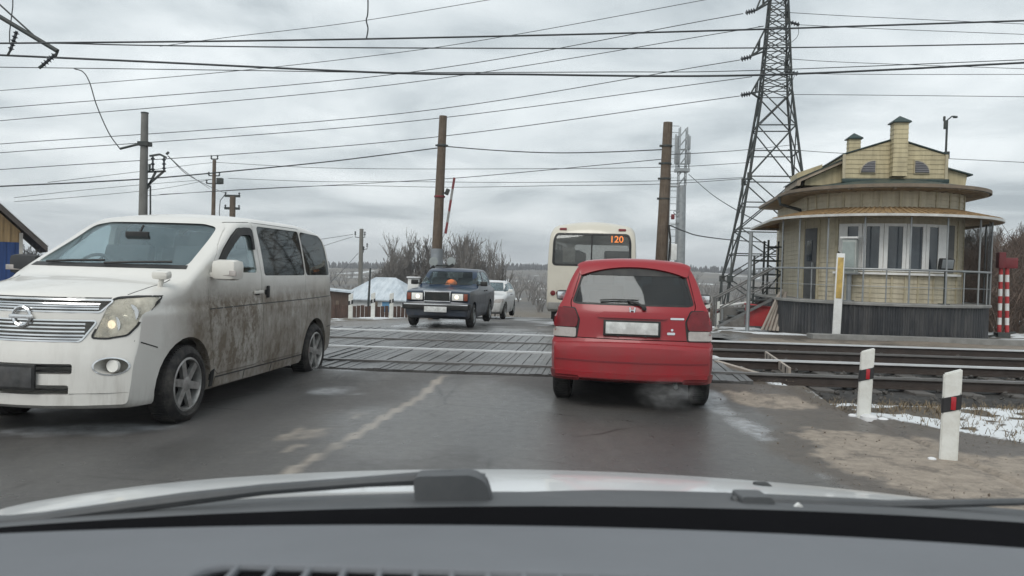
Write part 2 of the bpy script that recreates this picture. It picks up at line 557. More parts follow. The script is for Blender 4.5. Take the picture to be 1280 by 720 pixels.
def boolean(me, cut, op='DIFFERENCE', nslots=4):
    a = bpy.data.objects.new("bool_a", me); b = bpy.data.objects.new("bool_b", cut)
    for o in (a, b):
        while len(o.data.materials) < nslots: o.data.materials.append(M['dark'])
        COL.objects.link(o)
    md = a.modifiers.new("b", 'BOOLEAN'); md.operation = op; md.object = b
    try: md.solver = 'MANIFOLD'
    except TypeError: md.solver = 'EXACT'
    try: md.material_mode = 'INDEX'
    except Exception: pass
    dg = bpy.context.evaluated_depsgraph_get()
    dg.update()
    out = bpy.data.meshes.new_from_object(a.evaluated_get(dg))
    bpy.data.objects.remove(a); bpy.data.objects.remove(b)
    return out

def patch(bvh, poly, view, off=0.003, thick=0.008, cell=0.05):
    """an outline drawn in side/front/rear/top view, laid on the body as a thin closed shell"""
    bm = bmesh.new()
    vs = [bm.verts.new((a, b, 0)) for a, b in poly]
    bm.faces.new(vs)
    xs = [p[0] for p in poly]; ys = [p[1] for p in poly]
    for lo, hi, no in ((min(xs), max(xs), (1, 0, 0)), (min(ys), max(ys), (0, 1, 0))):
        k = int((hi - lo) / cell)
        for i in range(1, k + 1):
            c = lo + (hi - lo) * i / (k + 1)
            bmesh.ops.bisect_plane(bm, geom=list(bm.verts) + list(bm.edges) + list(bm.faces), dist=1e-5,
                                   plane_co=Vector(no) * c, plane_no=no)
    bmesh.ops.triangulate(bm, faces=[f for f in bm.faces if len(f.verts) > 4])
    bm.verts.index_update()
    org, fs = [], [[v.index for v in f.verts] for f in bm.faces]
    for v in bm.verts:
        a, b = v.co.x, v.co.y
        if view == 'side': o, d = Vector((a, 5, b)), Vector((0, -1, 0))
        elif view == 'side2': o, d = Vector((a, -5, b)), Vector((0, 1, 0))
        elif view == 'front': o, d = Vector((12, a, b)), Vector((-1, 0, 0))
        elif view == 'rear': o, d = Vector((-12, a, b)), Vector((1, 0, 0))
        else: o, d = Vector((a, b, 6)), Vector((0, 0, -1))
        hit, nrm, _, _ = bvh.ray_cast(o, d)
        if hit is None:
            hit, nrm, _, _ = bvh.find_nearest(o + d * (5 if 'side' in view else 12))
        if nrm.dot(d) > 0: nrm = -nrm
        org.append((hit, nrm))
    bm.free()
    n = len(org)
    verts = [h + nr * off for h, nr in org] + [h + nr * (off - thick) for h, nr in org]
    from collections import Counter
    ec = Counter()
    for f in fs:
        for i in range(len(f)): ec[frozenset((f[i], f[(i + 1) % len(f)]))] += 1
    faces = [tuple(f) for f in fs] + [tuple(i + n for i in reversed(f)) for f in fs]
    for f in fs:
        for i in range(len(f)):
            a, b = f[i], f[(i + 1) % len(f)]
            if ec[frozenset((a, b))] == 1: faces.append((b, a, a + n, b + n))
    return verts, faces

def patch_obj(name, bvh, polys, view, m, parent, off=0.003, thick=0.008, cell=0.05):
    mb = MB()
    for p in (polys if isinstance(polys[0][0], (tuple, list)) else [polys]):
        mb.add(*patch(bvh, p, view, off, thick, cell))
    return mb.build(name, m, parent, sm=35)

def rect(x0, z0, x1, z1): return [(x0, z0), (x1, z0), (x1, z1), (x0, z1)]
def mirror(p): return [(-a, b) for a, b in reversed(p)]

def wheel(parent, x, y, r, w, spokes=6, rim_r=0.64, side=1, rim_mat=None, hub=0.22):
    """y: outer face of the tyre; side: +1 outer face towards +y"""
    e = empty('wheel', (x, y, r), 0, parent)
    s = side
    t = MB()
    prof = [(r * rim_r, 0.0), (r * 0.80, 0.012), (r * 0.93, -0.006), (r * 0.985, -0.03), (r, -0.055),
            (r, -w + 0.055), (r * 0.985, -w + 0.03), (r * 0.9, -w), (r * rim_r, -w)]
    t.lathe([(a, b * s) for a, b in prof], 56, 'y', cap=False)
    for k in range(64):   # tread blocks
        a = 2 * math.pi * k / 64
        rot = Matrix.Rotation(-a, 3, 'Y')
        t.box(rot @ Vector((r - 0.001, -w / 2 * s, 0)), (0.010, w * 0.74, r * 0.066), rot)
    t.build('tyre', M['rubber'], e, sm=40)
    m = MB()
    m.lathe([(a, b * s) for a, b in ((r * rim_r + 0.004, -0.004), (r * rim_r - 0.018, 0.004), (r * rim_r - 0.03, -0.03), (r * rim_r - 0.035, -w * 0.8))], 56, 'y', cap=False)
    m.lathe([(a, b * s) for a, b in ((0.0, -0.004), (r * hub * 0.6, -0.006), (r * hub, -0.02), (r * hub, -0.06))], 24, 'y')
    for k in range(spokes):
        a = 2 * math.pi * k / spokes + 0.2
        d = Vector((math.cos(a), 0, math.sin(a))); q = Vector((-d.z, 0, d.x))
        r0, r1 = r * hub * 0.7, r * rim_r - 0.02
        ws0, ws1 = r * 0.10, r * 0.075 * (6 / max(spokes, 5)) ** 0.5 * 1.25
        vs = []
        for rr, ww, yy in ((r0, ws0, -0.014), (r1, ws1, -0.006)):
            for sg in (-1, 1):
                for dy in (0, -0.035):
                    vs.append(d * rr + q * ww * sg + Vector((0, (yy + dy) * s, 0)))
        m.add(vs, [(0, 2, 6, 4), (1, 5, 7, 3), (0, 4, 5, 1), (2, 3, 7, 6), (0, 1, 3, 2), (4, 6, 7, 5)])
    m.build('rim', rim_mat or M['alloy'], e, sm=30)
    d = MB()
    d.lathe([(a, b * s) for a, b in ((0, -0.07), (r * rim_r * 0.97, -0.07), (r * rim_r * 0.97, -0.10), (0, -0.10))], 24, 'y')
    d.build('brake_disc', M['dark'], e)
    return e

def seats(parent, spots, zf, name='seat', h=0.62, w=0.5):
    for (x, y) in spots:
        m = MB()
        m.box((x + 0.22, y, zf + 0.30), (0.5, w, 0.18), None, 0.05)
        rot = Matrix.Rotation(R(-14), 3, 'Y')
        m.box((x - 0.10, y, zf + 0.38 + h / 2), (0.14, w, h), rot, 0.05)
        s = m.build(name, M['seat'], parent)
        k = MB()
        k.box((x - 0.20, y, zf + 0.36 + h + 0.08), (0.09, w * 0.55, 0.17), rot, 0.04)
        k.bar((x - 0.18, y - 0.07, zf + 0.30 + h), (x - 0.19, y - 0.07, zf + 0.38 + h), 0.012)
        k.bar((x - 0.18, y + 0.07, zf + 0.30 + h), (x - 0.19, y + 0.07, zf + 0.38 + h), 0.012)
        k.build('headrest', M['seat'], s)

def arc_arch(x, z, r, n=28): return [(x + r * math.cos(2 * math.pi * k / n), z + r * math.sin(2 * math.pi * k / n)) for k in range(n)]

def text_mesh(txt, size, depth, bold=0.0):
    cu = bpy.data.curves.new("t", 'FONT'); cu.body = txt; cu.size = size; cu.extrude = depth; cu.offset = bold
    cu.align_x = 'CENTER'; cu.align_y = 'CENTER'
    o = bpy.data.objects.new("t", cu); COL.objects.link(o)
    dg = bpy.context.evaluated_depsgraph_get(); dg.update()
    me = bpy.data.meshes.new_from_object(o.evaluated_get(dg))
    bpy.data.objects.remove(o)
    return me

# ================================================================== SETTING: ground, road, crossing
def _hash(ix, iy, seed):
    h = (ix.astype(np.int64) * 374761393 + iy.astype(np.int64) * 668265263 + seed * 982451653) & 0x7fffffff
    h = ((h ^ (h >> 13)) * 1274126177) & 0x7fffffff
    return ((h ^ (h >> 16)) & 0xffff) / 65535.0
def vnoise(x, y, seed=0):
    ix, iy = np.floor(x), np.floor(y)
    fx, fy = x - ix, y - iy
    fx = fx * fx * (3 - 2 * fx); fy = fy * fy * (3 - 2 * fy)
    a = _hash(ix, iy, seed); b = _hash(ix + 1, iy, seed); c = _hash(ix, iy + 1, seed); d = _hash(ix + 1, iy + 1, seed)
    return a + (b - a) * fx + (c - a) * fy + (a - b - c + d) * fx * fy
def fbm(x, y, seed=0, oct=5, gain=0.55):
    s, a, t = 0, 1.0, 0
    for i in range(oct):
        s = s + a * vnoise(x * 2 ** i + 17.3 * i, y * 2 ** i - 9.1 * i, seed + i); t += a; a *= gain
    return s / t
def sst(a, b, x):
    t = np.clip((x - a) / (b - a), 0, 1)
    return t * t * (3 - 2 * t)

RK = -0.05                                   # rails run along (1, RK)
def sY(x, y): return y - RK * x
def road_c(y): return -1.51 + 0.1497 * (y - 5.23)
def h_road(x, y):
    s = sY(x, y)
    return 0.11 * sst(8.7, 10.0, s) * (1 - sst(17.0, 18.8, s)) - 0.04 * np.maximum(0, np.minimum(y, 34) - 20) - 0.075 * np.maximum(0, y - 34)
def h_ground(x, y):
    s = sY(x, y)
    base = -0.04 * np.maximum(0, np.minimum(y, 34) - 20) - 0.5 * sst(30, 45, y)
    valley = -6.0 * sst(26, 85, y)
    bank = 3.6 * sst(13.5, 24, x) * sst(20, 34, y) * (1 - sst(75, 140, y))
    hill = (np.clip(3.2 + 6.5 * sst(-260, 60, x) + 7.0 * (fbm(x / 160, y / 160, 3, 3) - 0.5), 0, 40)) * sst(230, 720, y)
    left = -0.25 * sst(6, 9, -(x - road_c(y))) * sst(2, 6, y)
    return base + valley + bank + hill + left + (fbm(x / 3.0, y / 3.0, 11, 3) - 0.5) * 0.12 * sst(2.5, 5, np.abs(x - road_c(y)) - 1.6)

def blob(x, y, cx, cy, rx, ry, ang=0.0):
    c, s_ = math.cos(ang), math.sin(ang)
    u = ((x - cx) * c + (y - cy) * s_) / rx; v = (-(x - cx) * s_ + (y - cy) * c) / ry
    return np.clip(1.4 - np.sqrt(u * u + v * v), 0, 1.2)

def surf_masks(x, y):
    u = x - road_c(y)
    n1 = fbm(x * 0.9, y * 0.9, 21, 5); n2 = fbm(x * 3.1, y * 3.1, 31, 4)
    # right edge of the asphalt
    edge = 2.50 + (n1 - 0.5) * 0.9 + 0.22 * np.sin(y * 1.7) - 0.25 * sst(6.2, 5.0, y) + 3.0 * sst(16.8, 18.5, y) + 0.15 * np.maximum(0, y - 18.5)
    offR = sst(-0.06, 0.10, x - edge)
    offL = sst(-0.1, 0.25, -(u + 4.0 + (n1 - 0.5) * 1.2))
    off = np.maximum(offR, offL)
    tan = np.maximum(blob(x, y, 2.95, 8.95, 0.62, 0.45, -0.5), blob(x, y, 3.2, 6.3, 0.85, 1.3, 0.35))
    tan = np.maximum(tan, blob(x, y, 3.9, 5.6, 1.2, 0.8, 0.2))
    tan = np.maximum(tan, 0.8 * sst(20, 18, y) * sst(17.2, 18.0, y) * offR)
    n3 = fbm(x * 9, y * 5, 37, 4)
    tan = sst(0.46, 0.58, tan + (n1 - 0.5) * 1.1 + (n2 - 0.5) * 0.5 + (n3 - .5) * .35) * offR
    # snow and grass beyond the hard mud, before the rails
    gl = 4.55 + 0.62 * (6.9 - y) * -1.0
    gb = np.maximum(sst(-0.1, 0.5, (x - 3.25) - 0.0 * y - np.maximum(0, 8.9 - y) * 0.62 + (n1 - 0.5) * 0.7) * sst(2, 4, y), sst(7.5, 9, x))
    gb = gb * (1 - sst(17.0, 17.6, sY(x, y)) * sst(20.5, 19.5, y) * 0.7)
    leftv = sst(-0.2, 0.4, -(u + 5.0 + (n1 - 0.5)))
    grass = np.maximum(np.maximum(gb, leftv), sst(24, 30, y) * off)
    snow = sst(0.50, 0.60, n1 * 0.7 + n2 * 0.36 + 0.04) * grass
    band = sst(0.0, 0.5, sY(x, y) - 7.3) * sst(10.4, 9.9, sY(x, y)) * sst(2.5, 4, x)
    snow = np.maximum(snow, band * grass * sst(0.36, 0.50, n1 * 0.5 + n2 * 0.6) * 1.1)
    snow = np.maximum(snow, gb * sst(0.47, 0.56, n1 * .6 + n2 * .45) * sst(4.2, 5.2, x) * sst(10.0, 9.0, y))
    far = sst(40, 70, y)
    snow = snow * (1 - far) + far * sst(0.60, 0.68, fbm(x / 14, y / 26, 51, 4)) * 0.75
    # slush on the asphalt, with pale wet reflections painted in the same tone
    slush_sheen = np.maximum(blob(x, y, 2.32 - 0.02 * (y - 7), 6.9, 0.24, 2.9, 0.04), blob(x, y, 2.25, 9.3, 0.45, 0.7))
    slush_sheen = np.maximum(slush_sheen, 0.9 * blob(x, y, -3.6, 6.6, 1.1, 0.35, 0.2))  # pale wet reflection by the minivan, painted in
    slush_sheen = np.maximum(slush_sheen, 0.95 * blob(x, y, -2.2, 10.2, 0.8, 0.5, 0.2))
    slush_sheen = np.maximum(slush_sheen, 0.8 * blob(x, y, -2.0, 9.0, 0.5, 0.5, 0.2))
    slush_sheen = np.maximum(slush_sheen, 0.9 * sst(0.55, 0.8, 1 - np.abs(u + 3.0) / 1.6) * sst(17.0, 18.5, y))  # shiny wet stretch beyond the tracks, painted pale here and below
    slush_sheen = np.maximum(slush_sheen, 0.75 * sst(0.5, 0.9, 1 - np.abs(u + 0.2) / 0.9) * sst(19, 24, y))
    slush_sheen = sst(0.55, 1.05, slush_sheen + (n1 - 0.5) * 0.8 + (n2 - 0.5) * 0.9) * (1 - off)
    wet = sst(0.40, 0.62, fbm(x * 0.45, y * 0.28, 61, 4) + 0.10 * sst(9, 14, y)) * (1 - 0.8 * tan)
    tr = np.exp(-((u - 2.75) / 0.32) ** 2) + np.exp(-((u - 1.2) / 0.32) ** 2) + np.exp(-((u + 1.1) / 0.35) ** 2) + np.exp(-((u + 2.7) / 0.35) ** 2)
    # worn centre line and the older line beside it
    wear = fbm(x * 6, y * 1.6, 71, 4)
    paint = (np.abs(u) < 0.05) * sst(3.5, 3.9, y) * sst(9.95, 9.7, y) * sst(0.27, 0.47, wear + 0.04)
    old = (np.abs(u + 0.42 - 0.02 * (y - 6)) < 0.16) * sst(5.2, 5.7, y) * sst(7.9, 7.3, y) * sst(0.52, 0.62, fbm(x * 5, y * 1.8, 81, 4))
    paint = np.maximum(paint, np.maximum(0.75 * old, (np.abs(u) < 0.07) * sst(19.5, 20, y) * 0.5 * sst(0.45, 0.6, wear)))
    return dict(off=off, tan=tan, grass=grass, snow=snow, slush_sheen=slush_sheen, wet=wet, paint=paint, track=tr)

def axis(parts):
    out = [parts[0][0]]
    for a, b, st in parts:
        n = max(1, int(round((b - a) / st)))
        out.extend(list(np.linspace(a, b, n + 1)[1:]))
    return np.array(out)

def sheet(name, xs, ys, hfun, m, keep=None):
    X, Y = np.meshgrid(xs, ys)
    Z = hfun(X, Y)
    nx, ny = len(xs), len(ys)
    me = bpy.data.meshes.new(name)
    idx = np.arange(nx * ny).reshape(ny, nx)
    q = np.stack([idx[:-1, :-1], idx[:-1, 1:], idx[1:, 1:], idx[1:, :-1]], -1).reshape(-1, 4)
    if keep is not None:
        cx = (X[:-1, :-1] + X[1:, 1:]) / 2; cy = (Y[:-1, :-1] + Y[1:, 1:]) / 2
        q = q[keep(cx, cy).reshape(-1)]
    co = np.stack([X, Y, Z], -1).reshape(-1, 3)
    me.from_pydata(co.tolist(), [], q.tolist())
    for k, v in surf_masks(X.ravel(), Y.ravel()).items():
        at_ = me.attributes.new(k, 'FLOAT', 'POINT')
        at_.data.foreach_set('value', np.asarray(v, dtype=np.float32))
    me.polygons.foreach_set('use_smooth', [True] * len(me.polygons))
    me.update()
    o = link(name, me, m)
    o['kind'] = 'structure'
    return o

def surface_material():
    m, n, l, b = new_mat('road_and_verge')
    A = {}
    for k in ('off', 'tan', 'grass', 'snow', 'slush_sheen', 'wet', 'paint', 'track'):
        a = n.new("ShaderNodeAttribute"); a.attribute_name = k; A[k] = a.outputs['Fac']
    fine = nnoise(n, l, 130.0, 3, 0.7); mid = nnoise(n, l, 9.0, 6, 0.65); big = nnoise(n, l, 0.8, 5, 0.6)
    asp = nmix(n, l, nramp(n, l, fine, 0.3, 0.72), (0.046, 0.045, 0.045), (0.135, 0.131, 0.127))
    asp = nmix(n, l, nmath(n, l, 'MULTIPLY', nramp(n, l, big, 0.35, 0.7), 0.5), asp, (0.115, 0.108, 0.10))
    asp = nmix(n, l, nmath(n, l, 'MULTIPLY', nramp(n, l, nnoise(n, l, 3.0, 8, 0.7, stretch=(1.2, 0.35, 1)), 0.5, 0.8), 0.45), asp, (0.16, 0.15, 0.135))
    asp = nmix(n, l, nmath(n, l, 'MULTIPLY', A['track'], 0.55), asp, (0.046, 0.045, 0.045))
    vo = n.new("ShaderNodeTexVoronoi"); vo.feature = 'DISTANCE_TO_EDGE'; vo.inputs['Scale'].default_value = 0.55
    tcv = n.new("ShaderNodeTexCoord"); wv = n.new("ShaderNodeMixRGB"); wv.inputs[0].default_value = .12
    nz = n.new("ShaderNodeTexNoise"); nz.inputs['Scale'].default_value = 2.0; nz.inputs['Detail'].default_value = 6
    l.new(tcv.outputs['Object'], nz.inputs['Vector']); l.new(tcv.outputs['Object'], wv.inputs[1]); l.new(nz.outputs['Color'], wv.inputs[2]); l.new(wv.outputs[0], vo.inputs['Vector'])
    crack = nmath(n, l, 'MULTIPLY', nramp(n, l, vo.outputs['Distance'], .012, .002), nramp(n, l, big, .45, .6))
    asp = nmix(n, l, nmath(n, l, 'MULTIPLY', crack, .7), asp, (0.025, 0.024, 0.023))
    grit = nnoise(n, l, 34.0, 5, 0.8)
    asp = nmix(n, l, nmath(n, l, 'MULTIPLY', nramp(n, l, grit, .58, .70), .7), asp, (0.22, 0.205, 0.185))
    asp = nmix(n, l, nmath(n, l, 'MULTIPLY', nramp(n, l, grit, .42, .28), .55), asp, (0.03, 0.029, 0.028))
    mud = nmix(n, l, nramp(n, l, mid, 0.3, 0.7), (0.060, 0.050, 0.042), (0.12, 0.10, 0.083))
    tanc = nmix(n, l, nramp(n, l, mid, 0.3, 0.75), (0.20, 0.165, 0.13), (0.38, 0.325, 0.265))
    tanc = nmix(n, l, nmath(n, l, 'MULTIPLY', nramp(n, l, nnoise(n, l, 3.2, 9, 0.78), 0.50, 0.60), 0.7), tanc, (0.10, 0.083, 0.068))
    tanc = nmix(n, l, nmath(n, l, 'MULTIPLY', nramp(n, l, nnoise(n, l, 38.0, 5, 0.75), 0.55, 0.72), .6), tanc, (0.09, 0.075, 0.062))
    tanc = nmix(n, l, nmath(n, l, 'MULTIPLY', nramp(n, l, fine, 0.5, 0.8), 0.4), tanc, (0.12, 0.10, 0.085))
    gr = nmix(n, l, nramp(n, l, nnoise(n, l, 22.0, 6, 0.7), 0.3, 0.7), (0.045, 0.038, 0.030), (0.17, 0.135, 0.09))
    gr = nmix(n, l, nmath(n, l, 'MULTIPLY', nramp(n, l, nnoise(n, l, 0.035, 6, 0.62), 0.40, 0.58), 0.85), gr, (0.05, 0.048, 0.046))
    c = nmix(n, l, A['paint'], asp, nmix(n, l, nramp(n, l, mid, 0.3, 0.7), (0.19, 0.165, 0.14), (0.32, 0.285, 0.245)))
    sl = nmix(n, l, nramp(n, l, fine, 0.25, 0.7), (0.24, 0.25, 0.26), (0.46, 0.48, 0.50))
    c = nmix(n, l, nmath(n, l, 'MULTIPLY', A['slush_sheen'], nramp(n, l, mid, 0.25, 0.6)), c, sl)
    c = nmix(n, l, A['off'], c, mud)
    c = nmix(n, l, A['tan'], c, tanc)
    c = nmix(n, l, A['grass'], c, gr)
    # thresholded snow keeps its own ragged edge
    sm = nramp(n, l, nmath(n, l, 'ADD', A['snow'], nmath(n, l, 'MULTIPLY', nmath(n, l, 'SUBTRACT', nnoise(n, l, 26.0, 5, 0.7), 0.5), 0.9)), 0.5, 0.68)
    c = nmix(n, l, sm, c, (0.66, 0.69, 0.71))
    l.new(c, b.inputs['Base Color'])
    wetm = nmath(n, l, 'MULTIPLY', A['wet'], nmath(n, l, 'SUBTRACT', 1.0, nmath(n, l, 'MULTIPLY', A['grass'], 0.8)))
    ro = nmath(n, l, 'SUBTRACT', 0.70, nmath(n, l, 'MULTIPLY', wetm, 0.38))
    ro = nmath(n, l, 'ADD', ro, nmath(n, l, 'MULTIPLY', nmath(n, l, 'SUBTRACT', mid, 0.5), 0.35))
    ro = nmath(n, l, 'SUBTRACT', ro, nmath(n, l, 'MULTIPLY', A['slush_sheen'], 0.16))
    l.new(ro, b.inputs['Roughness'])
    b.inputs['Specular IOR Level'].default_value = 0.5
    bp = n.new("ShaderNodeBump"); bp.inputs['Strength'].default_value = 0.55; bp.inputs['Distance'].default_value = 0.018
    hgt = nmath(n, l, 'ADD', nmath(n, l, 'MULTIPLY', fine, 0.35), nmath(n, l, 'MULTIPLY', mid, nmath(n, l, 'ADD', 0.25, A['off'])))
    hgt = nmath(n, l, 'ADD', hgt, sm)
    hgt = nmath(n, l, 'ADD', hgt, nmath(n, l, 'MULTIPLY', nnoise(n, l, 32.0, 5, 0.7), nmath(n, l, 'MULTIPLY', A['off'], 0.9)))
    l.new(hgt, bp.inputs['Height']); l.new(bp.outputs[0], b.inputs['Normal'])
    return m
M['surf'] = surface_material()

gx = axis([(-900, -200, 50), (-200, -40, 10), (-40, -10, 1.5), (-10, -3, 0.4), (-3, 2.6, 0.6), (2.6, 8.5, 0.07), (8.5, 16, 0.4), (16, 45, 1.5), (45, 200, 8), (200, 900, 50)])
gy = axis([(-12, 3.0, 1.0), (3.0, 10.4, 0.07), (10.4, 30, 0.5), (30, 70, 1.5), (70, 220, 8), (220, 900, 25), (900, 3000, 150)])
def road_strip(x, y): return (x > road_c(y) - 6.4) & (x < np.where(y < 17.5, 3.6, road_c(y) + 4.6)) & (y > -5.5) & (y < 79)
def h_g(x, y):
    h = h_ground(x, y)
    near = np.minimum(h, h_road(x, y) - 0.02)
    inroad = (x > road_c(y) - 6.6) & (x < np.where(y < 17.5, 3.66, road_c(y) + 4.8)) & (y < 82)
    s = sY(x, y)
    bed = sst(9.2, 9.9, s) * (1 - sst(17.4, 18.2, s))
    return np.where(inroad, np.minimum(near, h_road(x, y) - 0.05 - 0.12 * bed), h - 0.10 * bed)
sheet('ground', gx, gy, h_g, M['surf'])
rx = axis([(-9.5, -4.5, 0.12), (-4.5, 3.6, 0.06), (3.6, 16.0, 0.25)])
ry = axis([(-5.5, 2.0, 0.3), (2.0, 10.2, 0.05), (10.2, 17.0, 0.3), (17.0, 30, 0.15), (30, 80, 0.6)])
def h_r(x, y):
    s = sY(x, y)
    deck = sst(9.95, 10.05, s) * (1 - sst(16.95, 17.05, s))
    z = h_road(x, y) + (fbm(x * 1.3, y * 1.3, 91, 4) - 0.5) * 0.025
    return z - deck * 0.08
sheet('road', rx, ry, h_r, M['surf'], keep=road_strip)

# ---------------------------------------------------------------- track bed, sleepers, rails, crossing deck
RAILS = [10.8, 12.6, 14.2, 16.0]
RDIR = Vector((1, RK, 0)).normalized(); RN = Vector((-RK, 1, 0)).normalized()
def rp(t, s, z=0.0):          # t along the track (x), s across
    return Vector((t, s + RK * t, z))
M['ballast'] = mat('dark_wet_ballast', (0.05, 0.047, 0.044), 0.8, var=0.55, scale=16, bump=0.9, bscale=26, dirt=(0.16, 0.14, 0.12), dscale=10, damt=0.5)
M['ballast_snow'] = mat('ballast_with_snow', (0.034, 0.032, 0.030), 0.8, var=0.55, scale=18, bump=0.9, bscale=26, dirt=(0.50, 0.52, 0.54), dscale=4.5, damt=0.0)
def bed(name, t0, t1):
    ts = np.arange(t0, t1 + 0.01, 0.14); ss = np.arange(9.7, 17.6, 0.11)
    T, S = np.meshgrid(ts, ss)
    Z = -0.03 + (fbm(T * 5, S * 5, 5, 3) - 0.5) * 0.09 - 0.25 * sst(10.15, 9.7, S) - 0.25 * sst(17.1, 17.6, S)
    nx, ny = len(ts), len(ss)
    idx = np.arange(nx * ny).reshape(ny, nx)
    q = np.stack([idx[:-1, :-1], idx[:-1, 1:], idx[1:, 1:], idx[1:, :-1]], -1).reshape(-1, 4)
    me = bpy.data.meshes.new(name)
    me.from_pydata(np.stack([T, S + RK * T, Z], -1).reshape(-1, 3).tolist(), [], q.tolist())
    o = link(name, me, M['ballast_snow']); smooth(me, 60)
    o['kind'] = 'structure'
bed('track_bed', 3.05, 42)
bed('track_bed', -42, -6.6)

# loose stones on the bed: nobody could count them
st = MB(); rnd = random.Random(3)
for i in range(2600):
    t = 3.1 + rnd.random() ** 1.7 * 22; s = rnd.uniform(9.55, 17.3)
    if min(abs(s - r) for r in RAILS) < 0.09: continue
    c = rp(t, s, -0.015 + rnd.uniform(-0.02, 0.03)); z = rnd.uniform(0.018, 0.05)
    rot = Matrix.Rotation(rnd.uniform(0, 6), 3, Vector((rnd.random(), rnd.random(), rnd.random() + .1)).normalized())
    vs = [c + rot @ Vector(v) * z for v in ((1, 0, 0), (-.9, .2, 0), (0.1, 1, .1), (0, -.8, .1), (0, .1, .8), (.1, 0, -.7))]
    st.add(vs, [(0, 2, 4), (2, 1, 4), (1, 3, 4), (3, 0, 4), (2, 0, 5), (1, 2, 5), (3, 1, 5), (0, 3, 5)])
gt = MB()
for i in range(800):          # grit and clods along the muddy edge of the road and before the rails
    if i % 3 == 0: x, y = rnd.uniform(2.9, 4.6), rnd.uniform(9.2, 10.3)
    else: x, y = rnd.uniform(2.3, 5.2), rnd.uniform(5.0, 10.2)
    z = rnd.uniform(0.003, 0.008) if rnd.random() < .93 else rnd.uniform(.008, .016)
    zz = float(h_road(np.array(x), np.array(y))) if x < 3.6 else float(h_g(np.array(x), np.array(y)))
    c = Vector((x, y, zz + z * .3)); rot = Matrix.Rotation(rnd.uniform(0, 6), 3, Vector((rnd.random(), rnd.random(), rnd.random() + .1)).normalized())
    gt.add([c + rot @ Vector(v) * z for v in ((1, 0, 0), (-.9, .2, 0), (0.1, 1, .1), (0, -.8, .1), (0, .1, .8), (.1, 0, -.7))],
           [(0, 2, 4), (2, 1, 4), (1, 3, 4), (3, 0, 4), (2, 0, 5), (1, 2, 5), (3, 1, 5), (0, 3, 5)])
tag(gt.build('grit', mat('brown_grit', (.14, .115, .09), .9, var=.4, scale=20), None, sm=0), kind='stuff')
tag(st.build('gravel', M['ballast'], None, sm=0), kind='stuff')

# one rail profile, four rails
def rail(s, bright, name='rail'):
    prof = [(-.065, .0), (.065, .0), (.065, .012), (.012, .03), (.010, .10), (.036, .112), (.036, .14), (.028, .147), (-.028, .147), (-.036, .14), (-.036, .112), (-.010, .10), (-.012, .03), (-.065, .012)]
    mb = MB(); n = len(prof)
    vs = []
    for t in (-45, 45):
        for a, b in prof: vs.append(rp(t, s + a, b))
    mb.add(vs, [(i, (i + 1) % n, (i + 1) % n + n, i + n) for i in range(n)])
    body = mb.mesh(name)
    o = link(name, body, M['railsteel']); smooth(body, 30)
    h = MB(); h.add([rp(t, s + a, b) for t in (-45, 45) for a, b in ((-.0385, .122), (.0385, .122), (.0385, .1505), (-.0385, .1505))],
                    [(0, 1, 5, 4), (1, 2, 6, 5), (2, 3, 7, 6), (3, 0, 4, 7)])
    h.build('rail_head', M['railhead'] if bright else M['raildull'], o)
    return o
M['railsteel'] = mat('rusty_rail', (0.055, 0.042, 0.036), 0.6, 0.3, var=0.35, scale=8, dirt=(0.02, 0.02, 0.02), damt=0.6)
M['railhead'] = mat('polished_rail_head', (0.78, 0.80, 0.81), 0.42, 0.55, var=0.1)
M['raildull'] = mat('worn_rail_head', (0.20, 0.195, 0.19), 0.4, 0.6, var=0.2)
for s, lab in zip(RAILS, ('steel rail closest to the queue, along the front edge of the deck', 'bright polished steel rail, second one from the queueing red car',
                          'dark steel rail, third one counted from the queueing red car', 'snowy topped steel rail nearest to the round yellow hut')):
    tag(rail(s, s in (12.6, 16.0)), lab, 'rail', 'rails of the level crossing')
sl = MB(); sl.box((0, 0, 0.0), (0.25, 2.6, 0.10), None, 0.02)
proto = sl.build('sleeper', mat('dark_sleeper', (.085, .08, .075), .85, var=.3, bump=.3, dirt=(.045, .04, .036), damt=.7))
tag(proto, 'grey sleeper half buried in dark gravel beneath the rails', 'sleeper', 'sleepers under the rails')
k = 0
for s in (11.7, 15.1):
    for i in range(34):
        t = 3.5 + i * 0.62
        o = proto if k == 0 else proto.copy()
        if k: COL.objects.link(o)
        o.location = rp(t, s, -0.052); o.rotation_euler = (0, 0, math.atan(RK)); k += 1

